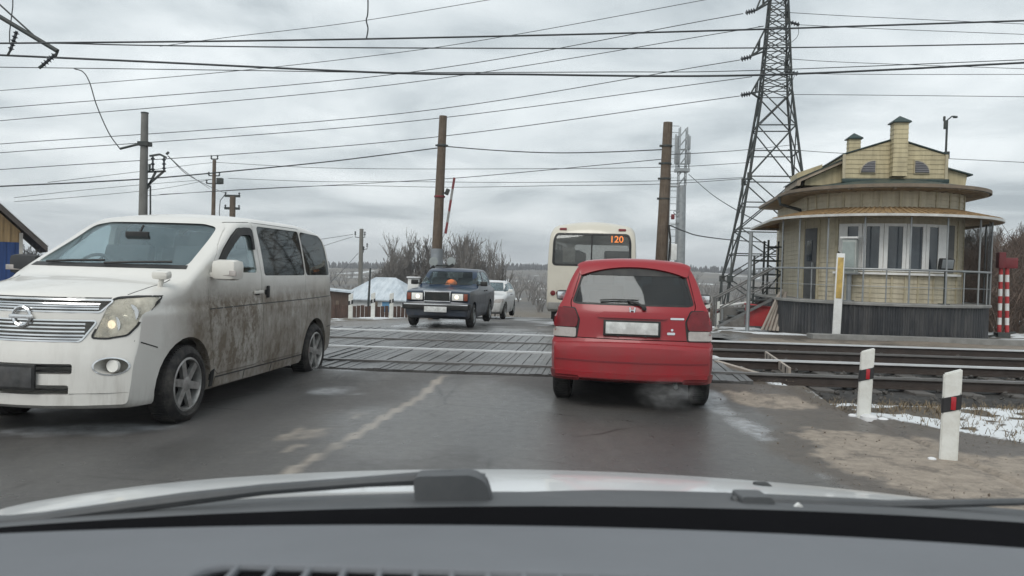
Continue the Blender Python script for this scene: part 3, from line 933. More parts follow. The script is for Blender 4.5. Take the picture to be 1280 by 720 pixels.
# deck panels over the tracks: ribbed planks
M['deck'] = mat('dark_wet_planks', (0.043, 0.041, 0.040), 0.30, var=0.45, scale=4, bump=0.35, bscale=50, dirt=(0.20, 0.197, 0.193), dscale=1.1, damt=0.6)  # the pale second tone paints slush and wet sheen onto the planks
def deck(s0, s1, t0, t1, gap=0.012, w=0.082):
    mb = MB(); t = t0; rnd = random.Random(int(s0 * 10))
    while t < t1:
        z = 0.128 + rnd.uniform(-0.006, 0.006); g = 0.005 + rnd.random() * 0.005
        d = 0.1497 * 0 + 0.12
        a0, a1 = s0 + rnd.uniform(0, .02), s1 - rnd.uniform(0, .02)
        vs = []
        for zz in (0.02, z):
            for ss, tt in ((a0, t), (a0, t + w - g), (a1, t + w - g), (a1, t)):
                vs.append(rp(tt + d * (ss - s0) + 0.0, ss, zz))
        mb.add(vs, [(0, 3, 2, 1), (4, 5, 6, 7), (0, 1, 5, 4), (1, 2, 6, 5), (2, 3, 7, 6), (3, 0, 4, 7)])
        t += w
    mb.add([rp(a_, s_, z_) for z_ in (.02, .117) for a_, s_ in ((t0, s0 + .01), (t1, s0 + .01), (t1, s1 - .01), (t0, s1 - .01))], [(0, 3, 2, 1), (4, 5, 6, 7), (0, 1, 5, 4), (1, 2, 6, 5), (2, 3, 7, 6), (3, 0, 4, 7)])
    o = mb.build('crossing_deck', M['deck'], None, sm=0)
    o['kind'] = 'structure'
for s0, s1 in ((10.02, 10.74), (10.92, 12.54), (12.68, 14.12), (14.32, 15.92), (16.08, 16.95)):
    deck(s0, s1, -6.4, 2.95)
# light striped end plate and small ramps where the deck ends
t = MB()
M['ply'] = mat('pale_weathered_board', (0.34, 0.30, 0.26), 0.8, var=0.2)
A_, B_ = gnd(957, 446, .05), gnd(987, 467, .05)
rm = empty('slotted_board', A_); tag(rm, 'pale board with dark slots standing on edge in the ballast by the deck end', 'board')
b_ = MB(); b_.bar(Vector((0, 0, .03)), B_ - A_ + Vector((0, 0, .02)), .035, .13); b_.build('board', M['ply'], rm)
for i in range(6):
    p = (B_ - A_) * ((i + .7) / 6.4) + Vector((-.012, -.018, .03))
    b2 = MB(); b2.box(p, (.05, .035, .085), Matrix.Rotation(math.atan2((B_ - A_).y, (B_ - A_).x), 3, 'Z')); b2.build('slot', M['blackpaint'], rm)
for s, lab in ((11.75, 'short pale board lying against the deck end, between the two nearer rails'), (15.4, 'short pale board lying against the deck end, close to the snowy topped rail')):
    q = MB(); a = rp(3.12, s + 0.45, 0.13); c = rp(3.55, s - 0.45, 0.05)
    q.bar(a, c, 0.09, 0.035)
    tag(q.build('loose_board', M['ply']), lab, 'board')

# ================================================================== THE CAR THE PHOTO IS TAKEN FROM (bonnet, cowl, wipers, dashboard)
own = empty('own_car', (0, 0, 0))
tag(own, 'silver white car whose bonnet, wipers and grey dashboard fill the bottom edge', 'car')
def lofted(name, d_list, x0, x1, zf, m, parent, nx=60, thick=0.012):
    mb = MB(); xs = np.linspace(x0, x1, nx)
    top = [Vector((x, d, zf(x, d))) for d in d_list for x in xs]
    bot = [p - Vector((0, 0, thick)) for p in top]
    n = len(d_list); N = len(top); fs = []
    for i in range(n - 1):
        for j in range(nx - 1):
            a = i * nx + j
            fs.append((a, a + 1, a + nx + 1, a + nx)); fs.append((a + N, a + nx + N, a + nx + 1 + N, a + 1 + N))
    for j in range(nx - 1):
        fs.append((j, j + N, j + 1 + N, j + 1)); a = (n - 1) * nx + j; fs.append((a, a + 1, a + 1 + N, a + N))
    for i in range(n - 1):
        a = i * nx; fs.append((a, a + nx, a + nx + N, a + N)); a = i * nx + nx - 1; fs.append((a, a + N, a + nx + N, a + nx))
    mb.add(top + bot, fs)
    return mb.build(name, m, parent, sm=40)
M['hoodpaint'] = paint_mat('own_bonnet_paint', (0.66, 0.68, 0.69), (0.4, 0.38, 0.35), 2, 0, .2, film=.08)
M['dash'] = mat('grey_dashboard', (0.155, 0.165, 0.18), 0.8, var=.09, bump=.25, bscale=420)
M['cowl'] = mat('grey_cowl_plastic', (0.065, 0.07, 0.075), .6, var=.2, dirt=(.16, .16, .16), dscale=5, damt=.4)
M['frit'] = mat('black_windscreen_edge', (0.004, 0.004, 0.005), .95)
M['frit'].node_tree.nodes['Principled BSDF'].inputs['Specular IOR Level'].default_value = 0.05
hz = pch([(1.10, 1.112), (1.25, 1.095), (1.4, 1.068), (1.7, .993), (2.0, .89), (2.15, .80), (2.22, .68)])
lofted('bonnet', list(np.linspace(1.12, 2.22, 36)), -.78, 1.0, lambda x, d: float(hz(d)) - .075 * (x - .12) ** 2 - .10 * max(0, abs(x - .12) - .62) ** 2, M['hoodpaint'], own)
wc = lambda x, d: 1.141 - .060 * (x - .28) ** 2 - .17 * (d - .955)
CW = lofted('cowl_panel', [.955, .96, 1.0, 1.05, 1.10, 1.15], -.80, 1.02, wc, M['cowl'], own)
lofted('windscreen_seal', [.80, .84, .90, .953], -.74, .95, lambda x, d: 1.142 - .060 * (x - .28) ** 2 - .05 * (.953 - d), M['frit'], own)
dz = lambda x, d: 1.193 - .022 * ((x - .12) / .6) ** 2 - .015 * max(0, d - .62) / .15 - (2.2 * max(0, d - .755) ** 1.3) 
lofted('dashboard', [.36, .46, .55, .60, .64, .68, .72, .745, .76, .768, .776, .784, .79], -.75, .95, dz, M['dash'], own)
vent = empty('defrost_vent', (0, 0, 0), 0, own)
slot = MB(); slot.prism(fillet([(-.215, .505), (.19, .505), (.19, .582), (-.215, .582)], .03), 1.1905, 1.1945, 'z'); 
so = slot.build('vent_slot', M['frit'], vent)
rim = MB(); rr = fillet([(-.225, .495), (.20, .495), (.20, .591), (-.225, .591)], .035, 6)
rim.tube([Vector((a, b, 1.1935)) for a, b in rr + [rr[0]]], .0042, 8, False); rim.build('vent_rim', M['dash'], vent)
for i in range(15):
    f_ = MB(); x = -.195 + i * .0262
    f_.box((x, .544, 1.1960), (.0042, .075, .006), None, .0015); f_.build('vent_fin', M['dash'], vent)
def wiper(pts, rs, cap_px, Yc):
    w = MB(); w.tube([at(*p) for p in pts], rs, 8)
    return w.build('wiper', M['cowl'], own)
wiper([(606, 601, 1.06), (560, 596, 1.06), (460, 602, 1.06), (330, 612, 1.05), (230, 624, 1.04), (130, 637, 1.03), (0, 655, 1.02)], [.010, .010, .0075, .0075, .009, .008, .007], None, 0)
wiper([(915, 628, 1.05), (1000, 628, 1.05), (1110, 631, 1.06), (1290, 627, 1.08), (1360, 624, 1.10)], [.009, .0065, .0065, .005, .004], None, 0)
def cap_piece(poly, Y, depth):
    mb = MB(); n = len(poly)
    vs = [at(x, y, Y) for x, y in poly] + [at(x, y, Y) + Vector((0, depth, -.004)) for x, y in poly]
    mb.add(vs, [tuple(range(n)), tuple(range(2 * n - 1, n - 1, -1))] + [(i, i + n, (i + 1) % n + n, (i + 1) % n) for i in range(n)])
    return mb.build('wiper_cap', M['cowl'], own)
cap_piece(fillet([(516, 596), (590, 594), (608, 604), (616, 632), (519, 632)], 9, 5), 1.02, .05)
cap_piece(fillet([(928, 621), (966, 622), (974, 642), (930, 642)], 5, 4), 1.02, .05)
for px, py in ((452, 600), (953, 606)):
    nz = MB(); nz.box(at(px, py + 4, 1.30), (.026, .03, .016), None, .005); nz.build('washer_nozzle', M['black'], own)
tt = MB(); p = at(998, 642, 1.0)  # added white triangle standing in for bonnet showing through a cowl gap
tt.prism(fillet([(p.x - .021, p.z - .012), (p.x + .023, p.z - .012), (p.x + .001, p.z + .014)], .004), p.y, p.y + .006, 'y'); tt.build('added_white_triangle', M['white'], own)

# ================================================================== CROSSING KEEPER'S HUT
HUT = Vector((10.05, 22.0, 0)); HR = R(-9.5)
hut = empty('crossing_hut', HUT, HR)
tag(hut, 'round yellow sided hut with two tiers of roof on a dark corrugated platform', 'hut')
def stad(Rr, L, n=44):
    """front half circle, straight sides running back to y=L"""
    pts = [(-Rr, L)] + [(-Rr, L * k / 5) for k in (4, 3, 2, 1)]
    pts += [(Rr * math.sin(a), -Rr * math.cos(a)) for a in np.linspace(-math.pi / 2, math.pi / 2, n)]
    pts += [(Rr, L * k / 5) for k in (1, 2, 3, 4, 5)]
    return pts
def stad_sweep(mb, prof, L, closed=False, captop=False, capbot=False, n=44):
    rings = []
    for r_, z in prof:
        k = len(mb.v); ps = stad(r_, L(r_) if callable(L) else L, n)
        rings.append((k, len(ps))); mb.add([(x, y, z) for x, y in ps], [])
    N = rings[0][1]
    seq = list(zip(rings[:-1], rings[1:])) + ([(rings[-1], rings[0])] if closed else [])
    fs = []
    for (a, _), (b, _) in seq:
        for i in range(N): j = (i + 1) % N; fs.append((a + i, a + j, b + j, b + i))
    if capbot: fs.append(tuple(range(rings[0][0] + N - 1, rings[0][0] - 1, -1)))
    if captop: fs.append(tuple(range(rings[-1][0], rings[-1][0] + N)))
    mb.f.extend(fs); mb.mi.extend([0] * len(fs))
    return mb
def arcbox(mb, r0, r1, a0, a1, z0, z1, n=6):
    k = max(2, int(n)); vs = []
    for a in np.linspace(R(a0), R(a1), k + 1):
        s, c = math.sin(a), -math.cos(a)
        vs += [(r0 * s, r0 * c, z0), (r1 * s, r1 * c, z0), (r1 * s, r1 * c, z1), (r0 * s, r0 * c, z1)]
    fs = [(0, 3, 2, 1), (4 * k, 4 * k + 1, 4 * k + 2, 4 * k + 3)]
    for i in range(k):
        for q in range(4): fs.append((4 * i + q, 4 * i + (q + 1) % 4, 4 * i + 4 + (q + 1) % 4, 4 * i + 4 + q))
    return mb.add(vs, fs)
M['siding'] = mat('yellow_cream_siding', (0.50, 0.45, 0.335), .65, var=.10, scale=2.0, dirt=(.22, .18, .12), dscale=2.2, damt=.6, dstretch=(3, 3, .3))
M['siding2'] = mat('ochre_yellow_siding', (0.46, 0.40, 0.25), .65, var=.12, scale=2.5, dirt=(.20, .16, .10), dscale=2.5, damt=.6, dstretch=(3, 3, .3))
M['trimc'] = mat('cream_trim', (0.44, 0.39, 0.27), .6, dirt=(.24, .2, .14), damt=.4)
M['greenroof'] = mat('dark_green_metal_roof', (0.022, 0.045, 0.042), .45, .2, dirt=(.08, .085, .08), damt=.4)
M['rustroof'] = mat('faded_metal_tiles', (0.30, 0.20, 0.10), .6, .1, var=.3, scale=6, dirt=(.16, .12, .08), damt=.5)
M['skirt'] = mat('dark_corrugated_sheet', (0.040, 0.043, 0.048), .5, .3, var=.2, dirt=(.13, .125, .12), dscale=2, damt=.65, dstretch=(3, 3, .35))
M['soffit'] = mat('soffit_boards', (0.30, 0.25, 0.19), .75, dirt=(.16, .13, .1), damt=.5)
M['upvc'] = mat('white_window_frame', (0.80, 0.80, 0.78), .45, var=.05, dirt=(.45, .43, .4), damt=.3)
M['hutglass'] = mat('dark_window_glass', (0.035, 0.045, 0.055), .06, var=.4, scale=1.5, coat=.5)
def lap(z0, z1, Rr, step=.125, lip=.014):
    prof = []; z = z0
    while z < z1 - 1e-3:
        zt = min(z + step, z1); prof += [(Rr + lip, z), (Rr, zt - .002)]; z = zt
    return prof
HL = 4.6
w = MB(); stad_sweep(w, lap(.86, 3.72, 2.0), HL, captop=True, capbot=True); w.build('wall', M['siding'], hut, sm=20)
for a, z0_, z1_, hw in [(q, .87, 3.0, 1.2) for q in (-62, -45, 36, 50, 70, -84)] + [(q, 3.1, 3.72, .8) for q in range(-80, 90, 13)] + [(q, .87, 1.56, .6) for q in (-33, -20, -6, 3, 12, 24)]:
    tr = MB(); arcbox(tr, 1.99, 2.034, a - hw, a + hw, z0_, z1_, 2); tr.build('wall_trim', M['trimc'], hut, sm=20)
sill = MB(); arcbox(sill, 1.98, 2.10, -46, 52, 1.575, 1.63, 30); sill.build('sill', M['upvc'], hut)
# one band of five windows
panes = ((-36.5, -29), (-23.6, -15), (-9.5, 0), (5, 13.6), (18.6, 26))
edges = [-43] + [v for p in panes for v in p] + [35]
z0w, z1w = 1.66, 2.86
for i, (a0, a1) in enumerate(panes):
    f = MB()
    m0 = (edges[2 * i] + a0) / 2 if i else -43; m1 = (a1 + edges[2 * i + 3]) / 2 if i < 4 else 35
    arcbox(f, 1.98, 2.055, m0 + .15, a0, z0w, z1w, 3); arcbox(f, 1.98, 2.055, a1, m1 - .15, z0w, z1w, 3)
    arcbox(f, 1.98, 2.055, a0, a1, z0w, z0w + .07, 3); arcbox(f, 1.98, 2.055, a0, a1, z1w - .07, z1w, 3)
    W = f.build('window', M['upvc'], hut, sm=20)
    g = MB(); arcbox(g, 2.016, 2.032, a0, a1, z0w + .07, z1w - .07, 3); g.build('pane', M['hutglass'], W)
shut = MB(); arcbox(shut, 1.99, 2.04, 36, 43, 1.66, 2.86, 3); shut.build('side_shutter', mat('grey_shutter', (.10, .10, .095), .6), hut)
dr = MB(); arcbox(dr, 1.99, 2.05, -80, -63, .87, 2.78, 5); D = dr.build('door', mat('dark_grey_door', (.055, .058, .06), .55, dirt=(.12, .12, .12)), hut, sm=20)
dg_ = MB(); arcbox(dg_, 2.04, 2.065, -75, -68, 1.9, 2.45, 4); dg_.build('door_glass', M['hutglass'], D)
dh = MB(); arcbox(dh, 2.05, 2.10, -66.5, -65, 1.72, 1.86, 2); dh.build('handle', M['galv'], D)
# lower veranda roof
c = MB(); stad_sweep(c, [(2.88, 2.98), (2.90, 3.00), (2.90, 3.055), (2.85, 3.07), (2.02, 3.27), (2.02, 3.22), (2.82, 3.0)], HL - .4, closed=True); c.build('veranda_roof', M['rustroof'], hut, sm=25)
fa = MB(); stad_sweep(fa, [(2.905, 2.99), (2.93, 2.99), (2.93, 3.05), (2.905, 3.05)], HL - .4, closed=True); fa.build('fascia', mat('white_fascia', (.55, .55, .53), .5, dirt=(.3, .3, .28)), hut, sm=25)
for a in range(-84, 88, 4):
    pass
rb = MB()
for a in np.arange(-86, 88, 3.2):
    s, cc = math.sin(R(a)), -math.cos(R(a)); rb.bar((2.03 * s, 2.03 * cc, 3.275), (2.88 * s, 2.88 * cc, 3.072), .05, .025)
rb.build('roof_ridge', M['rustroof'], hut)
# upper roof with deep eaves
u = MB(); stad_sweep(u, [(2.56, 3.72), (2.60, 3.75), (2.60, 3.785), (2.54, 3.805), (1.25, 4.06)], HL, captop=True); u.build('roof', M['greenroof'], hut, sm=25)
sf = MB(); stad_sweep(sf, [(2.0, 3.70), (2.56, 3.715), (2.56, 3.70), (2.0, 3.68)], HL, closed=True); sf.build('soffit', M['soffit'], hut, sm=25)
ef = MB(); stad_sweep(ef, [(2.605, 3.715), (2.622, 3.715), (2.622, 3.80), (2.605, 3.80)], HL, closed=True); ef.build('eave_board', mat('brown_eave_board', (.18, .14, .10), .7, dirt=(.1, .09, .08)), hut, sm=25)
for a in range(-80, 88, 12):
    rf = MB(); s, cc = math.sin(R(a)), -math.cos(R(a)); rf.bar((2.02 * s, 2.02 * cc, 3.675), (2.54 * s, 2.54 * cc, 3.69), .05, .03)
    rf.build('soffit_batten', M['soffit'], hut)
dp = MB(); dp.tube([(-2.64, .3, 3.72), (-2.6, .3, 3.5), (-2.05, .3, 3.35), (-2.05, .3, 3.28)], .045, 10); dp.build('downpipe', M['darksteel'], hut)
# gabled attic: lapped boards, vents, chimneys
def lapwall(mb, poly, y, step=.12, lip=.013, thick=.05):
    zs = [p[1] for p in poly]; z = min(zs); zt = max(zs); N = len(poly)
    def span(zz):
        xs = []
        for i in range(N):
            (x0, a), (x1, b) = poly[i], poly[(i + 1) % N]
            if (a - zz) * (b - zz) <= 0 and abs(a - b) > 1e-9: xs.append(x0 + (x1 - x0) * (zz - a) / (b - a))
        return (min(xs), max(xs)) if len(xs) > 1 else None
    while z < zt - 1e-3:
        z2 = min(z + step, zt); a, b = span(z + 1e-4), span(z2 - 1e-4)
        if a and b:
            mb.add([(a[0], y - lip, z), (a[1], y - lip, z), (b[1], y, z2), (b[0], y, z2), (a[0], y + thick, z), (a[1], y + thick, z), (b[1], y + thick, z2), (b[0], y + thick, z2)],
                   [(0, 1, 2, 3), (7, 6, 5, 4), (0, 4, 5, 1), (3, 2, 6, 7), (0, 3, 7, 4), (1, 5, 6, 2)])
        z = z2
gp = [(-1.24, 3.98), (1.24, 3.98), (1.24, 4.70), (0, 5.10), (-1.24, 4.70)]
g = MB(); lapwall(g, gp, -1.12); 
g.prism(gp, -1.06, 3.4, 'y'); GA = g.build('attic', M['siding2'], hut, sm=15)
cr_ = MB(); cr_.box((-1.25, -1.13, 4.34), (.07, .06, .74)); cr_.box((1.25, -1.13, 4.34), (.07, .06, .74)); cr_.build('corner_board', M['trimc'], GA)
ar = MB()
for s in (-1, 1):
    ar.add([(0, -1.16, 5.12), (s * 1.29, -1.16, 4.70), (s * 1.29, -1.16, 4.73), (0, -1.16, 5.15), (0, 3.5, 5.12), (s * 1.29, 3.5, 4.70), (s * 1.29, 3.5, 4.73), (0, 3.5, 5.16)],
           [(0, 1, 2, 3), (7, 6, 5, 4), (0, 4, 5, 1), (1, 5, 6, 2), (2, 6, 7, 3), (3, 7, 4, 0)])
ar.build('attic_roof', M['greenroof'], hut, sm=0)
bs_ = MB(); bs_.box((0, -1.18, 4.02), (2.6, .12, .10), None, .01); bs_.build('roof_flashing', M['greenroof'], hut)
for s in (-1, 1):
    pts = [(s * .66 - .17 * (1), 4.24), (s * .66 + .17, 4.24)]
    arc = [(s * .66 + .17 - (.34 * (1 - math.cos(a)) if s < 0 else 0) - (0 if s < 0 else .34 * (1 - math.sin(a + math.pi / 2)) * 0), 4.24) for a in [0]]
    if s < 0: pl = [(-.49, 4.24), (-.49, 4.54)] + [(-.49 - .34 * math.sin(a), 4.24 + .30 * math.cos(a)) for a in np.linspace(.2, math.pi / 2, 8)]
    else: pl = [(.49, 4.24), (.49, 4.54)] + [(.49 + .34 * math.sin(a), 4.24 + .30 * math.cos(a)) for a in np.linspace(.2, math.pi / 2, 8)]
    f = MB(); f.prism(grow(pl, .035), -1.165, -1.10, 'y'); F = f.build('vent_window', M['trimc'], GA)
    l_ = MB()
    l_.prism(pl, -1.180, -1.160, 'y'); l_.build('louvre', mat('grey_louvre', (.10, .10, .11), .6), F)
    sl_ = MB()
    for k in range(6):
        z = 4.27 + k * .045; hw = .34 * math.sqrt(max(0, 1 - ((z - 4.24) / .30) ** 2))
        if hw > .04: sl_.box(((-.49 - hw / 2) if s < 0 else (.49 + hw / 2), -1.187, z), (hw, .016, .014))
    sl_.build('slat', mat('pale_slat', (.25, .24, .25), .6), F)
def chimney(x, y, wd, z0, z1, cap):
    mb = MB(); z = z0
    while z < z1 - .01:
        z2 = min(z + .12, z1); a, b = wd / 2 + .010, wd / 2
        mb.add([(x + sx * q, y + sy * q, zz) for q, zz in ((a, z), (b, z2)) for sx, sy in ((-1, -1), (1, -1), (1, 1), (-1, 1))],
               [(0, 3, 2, 1), (4, 5, 6, 7), (0, 1, 5, 4), (1, 2, 6, 5), (2, 3, 7, 6), (3, 0, 4, 7)]); z = z2
    C_ = mb.build('chimney', M['siding2'], hut, sm=0)
    k = MB(); q = wd / 2 + .06
    k.add([(x - q, y - q, z1), (x + q, y - q, z1), (x + q, y + q, z1), (x - q, y + q, z1), (x, y, z1 + cap), (x - q, y - q, z1 - .03), (x + q, y - q, z1 - .03), (x + q, y + q, z1 - .03), (x - q, y + q, z1 - .03)],
          [(0, 1, 4), (1, 2, 4), (2, 3, 4), (3, 0, 4), (0, 5, 6, 1), (1, 6, 7, 2), (2, 7, 8, 3), (3, 8, 5, 0), (8, 7, 6, 5)])
    k.build('chimney_cap', M['greenroof'], C_, sm=0)
chimney(.05, -1.24, .34, 4.12, 5.52, .17)
chimney(-.55, .9, .30, 4.7, 5.46, .16)
wg = MB(); wg.prism([(-1.24, 3.95), (-1.24, 4.50), (-2.15, 4.06), (-2.15, 3.93)], -.75, .9, 'y'); wg.build('side_dormer', M['siding2'], hut, sm=0)
wr_ = MB(); wr_.prism([(-1.22, 4.52), (-1.22, 4.60), (-2.38, 4.06), (-2.38, 3.90), (-2.30, 3.90), (-2.28, 4.02)], -.95, 1.0, 'y'); wr_.build('dormer_roof', M['soffit'], hut, sm=0)
wt = MB(); wt.prism([(-1.20, 4.61), (-1.20, 4.635), (-2.42, 4.075), (-2.42, 4.05)], -.98, 1.02, 'y'); wt.build('dormer_sheet', M['greenroof'], hut, sm=0)
w3 = MB(); w3.prism([(-1.3, 4.3), (-1.3, 4.78), (-2.0, 4.52), (-2.0, 4.25)], 1.3, 2.4, 'y'); w3.build('rear_dormer', M['siding2'], hut, sm=0)
w2_ = MB(); w2_.prism([(1.24, 3.95), (1.24, 4.42), (1.88, 4.24), (1.84, 3.95)], -.8, .9, 'y'); w2_.build('side_dormer', M['siding2'], hut, sm=0)
w4 = MB(); w4.prism([(1.22, 4.425), (1.22, 4.46), (1.98, 4.245), (1.98, 4.21)], -.9, 1.0, 'y'); w4.build('dormer_sheet', M['greenroof'], hut, sm=0)
# platform with corrugated skirt, rail and posts
pf = MB()
def corr(mb, Rr, z0, z1, L):
    ps = []
    N = 260
    per = [(-Rr, L * (1 - k / 60)) for k in range(60)] + [(Rr * math.sin(a), -Rr * math.cos(a)) for a in np.linspace(-math.pi / 2, math.pi / 2, 300)] + [(Rr, L * k / 60) for k in range(1, 61)]
    out = []
    for i, (x, y) in enumerate(per):
        nrm = Vector((x, min(y, 0))).normalized(); q = .013 * (1 if (i // 2) % 2 else -1)
        out.append((x + nrm.x * q, y + nrm.y * q))
    k = len(out)
    mb.add([(x, y, z0) for x, y in out] + [(x, y, z1) for x, y in out], [(i, (i + 1) % k, (i + 1) % k + k, i + k) for i in range(k)])
corr(pf, 2.64, -.3, .80, HL); pf.build('platform_skirt', M['skirt'], hut, sm=0)
pt = MB(); stad_sweep(pt, [(2.68, .80), (2.71, .81), (2.71, .86), (2.67, .88), (.1, .88)], HL); pt.build('platform_top', M['concrete'], hut, sm=25)
rl = MB(); rl.tube([(x, y, 1.70) for x, y in stad(2.66, HL)], .026, 8); rl.build('handrail', M['galv'], hut)
rl = MB(); rl.tube([(x, y, 1.28) for x, y in stad(2.66, HL)], .008, 6); rl.build('mid_wire', M['galv'], hut)
for a in (-80, -61, -41.5, -22.2, 0, 19.3, 43.3, 66, 88):
    s, cc = math.sin(R(a)), -math.cos(R(a)); p_ = MB(); p_.tube([(2.66 * s, 2.66 * cc, .86), (2.66 * s, 2.66 * cc, 3.0)], .022, 8); p_.build('post', M['galv'], hut)
for a in (-51, -32, -11, 10, 31, 55, 77):
    s, cc = math.sin(R(a)), -math.cos(R(a)); p_ = MB(); p_.tube([(2.66 * s, 2.66 * cc, .86), (2.66 * s, 2.66 * cc, 1.69)], .016, 8); p_.build('baluster', M['galv'], hut)
netm, nn_, nl_, nb_ = new_mat('dark_screen_net')
nb_.inputs['Base Color'].default_value = (.03, .035, .038, 1); nb_.inputs['Roughness'].default_value = .8; nb_.inputs['Alpha'].default_value = .38
nt_ = MB(); arcbox(nt_, 2.635, 2.64, 56, 118, .88, 3.0, 16); nt_.build('screen_net', netm, hut)
st_ = MB()
for k in range(5):
    st_.box((-2.95 - .26 * k, .95, .76 - .17 * k), (.27, .8, .03))
st_.build('stair_tread', M['darksteel'], hut)
for y in (.55, 1.35):
    s_ = MB(); s_.tube([(-2.66, y, 1.70), (-4.25, y, .78)], .025, 8); s_.tube([(-2.66, y, 1.28), (-4.25, y, .40)], .018, 8); s_.tube([(-4.25, y, -.05), (-4.25, y, .80)], .025, 8); s_.bar((-2.66, y, .82), (-4.2, y, -.05), .03, .08)
    s_.build('stair_rail', mat('dull_grey_rail', (.16, .165, .165), .6, .3, dirt=(.1, .08, .06)), hut)
am = MB(); am.tube([(1.27, -1.0, 4.6), (1.27, -1.0, 5.62)], .028, 8); am.box((1.24, -1.0, 5.50), (.10, .06, .22), None, .015); am.tube([(1.27, -1.0, 5.62), (1.38, -1.0, 5.72), (1.46, -1.0, 5.72)], .018, 6)
am.box((1.46, -1.0, 5.70), (.10, .07, .05), None, .01); am.box((1.20, -1.0, 5.66), (.05, .06, .12), None, .01); am.box((1.29, -1.0, 4.72), (.12, .1, .18), None, .01); am.build('weather_mast', M['darksteel'], hut)

def on_hut(a, r_, z): 
    v = Matrix.Rotation(HR, 3, 'Z') @ Vector((r_ * math.sin(R(a)), -r_ * math.cos(R(a)), z)); return HUT + v
# equipment cabinet and floodlight standing on the platform
cb = empty('control_cabinet', on_hut(-31, 2.40, .88), HR + R(-31)); tag(cb, 'pale grey control cabinet on a post before the hut windows', 'cabinet')
m_ = MB(); m_.box((0, 0, 1.13), (.36, .22, .86), None, .02); B_ = m_.build('box', mat('pale_grey_green_cabinet', (.40, .43, .41), .5, dirt=(.25, .26, .25)), cb)
m_ = MB(); m_.box((0, -.12, 1.13), (.29, .02, .72), None, .008); m_.build('cabinet_door', mat('greenish_cabinet_door', (.30, .35, .34), .45, dirt=(.2, .22, .2)), B_)
m_ = MB(); m_.box((0, 0, 1.60), (.44, .30, .05), None, .01); m_.build('lid', M['upvc'], cb)
m_ = MB(); m_.tube([(0, 0, 0), (0, 0, .72)], .06, 10); m_.box((0, 0, .70), (.44, .26, .04)); m_.box((0, 0, .015), (.22, .22, .03)); m_.build('post', M['galv'], cb)
m_ = MB(); m_.tube([(-.02, -.05, .95), (-.28, -.05, 1.25)], .02, 6); m_.build('bracket', M['darksteel'], cb)
fl = empty('floodlight', on_hut(23.5, 2.42, .88), HR + R(10)); tag(fl, 'black floodlight on a thin stand before the hut window', 'floodlight')
m_ = MB(); m_.box((0, 0, .98), (.34, .14, .30), Matrix.Rotation(R(12), 3, 'X'), .03); H_ = m_.build('housing', M['black'], fl)
m_ = MB(); m_.box((0, -.075, .99), (.28, .015, .22), Matrix.Rotation(R(12), 3, 'X'), .004); m_.build('lamp_glass', mat('grey_flood_glass', (.22, .24, .25), .2), H_)
m_ = MB(); m_.tube([(0, .03, 0), (0, .03, .82)], .022, 8); m_.box((0, .03, .01), (.2, .2, .02)); m_.bar((-.17, .03, .84), (.17, .03, .84), .03); m_.build('stand', M['darksteel'], fl)

# ---------------------------------------------------------------- posts and things around the hut
p0 = gnd(1045, 421, .02)
bp_ = empty('marker_board', p0, HR); tag(bp_, 'tall white board with a yellow upper panel, planted before the hut', 'marker board')
lean = Matrix.Rotation(R(1.2), 3, 'Y')
m_ = MB(); m_.box(lean @ Vector((0, 0, 1.01)), (.19, .05, 2.06), lean, .01); m_.build('board', M['white'], bp_)
m_ = MB(); m_.box(lean @ Vector((.0, -.029, 1.44)), (.135, .008, 1.0), lean, .002); m_.build('yellow_panel', mat('worn_yellow_panel', (.52, .36, .10), .6, var=.25, scale=7, dirt=(.3, .22, .10), dscale=9, damt=.7), bp_)

# striped barrier arms bundled under dark red boxes
sg = at(1254, 380, 21.2); sg.z = 0.05
sp_ = empty('barrier_drive', (sg.x, sg.y, sg.z), HR); tag(sp_, 'dark red box on red and white striped legs beside the hut platform', 'barrier')
for x0, x1 in ((-.09, -.05), (.06, .02)):
    for k in range(9):
        z0_, z1_ = .1 + k * .19, .1 + (k + 1) * .19; f0, f1 = k / 9, (k + 1) / 9
        m_ = MB(); m_.tube([(x1 + (x0 - x1) * f0 + (.10 if x0 > 0 else -.02) * (1 - f0), 0, z0_), (x1 + (x0 - x1) * f1 + (.10 if x0 > 0 else -.02) * (1 - f1), 0, z1_)], .05, 10)
        m_.build('stripe', M['red'] if k % 2 == 0 else M['white'], sp_)
m_ = MB(); m_.box((-.10, 0, 2.00), (.17, .22, .42), None, .015); m_.box((.14, .02, 1.93), (.30, .2, .28), None, .015); m_.build('box', M['darkred'], sp_)
m_ = MB(); m_.bar((-.3, .05, -.03), (.35, .05, .10), .08, .05); m_.box((0, 0, .02), (.3, .3, .12)); m_.build('foot', M['darksteel'], sp_)

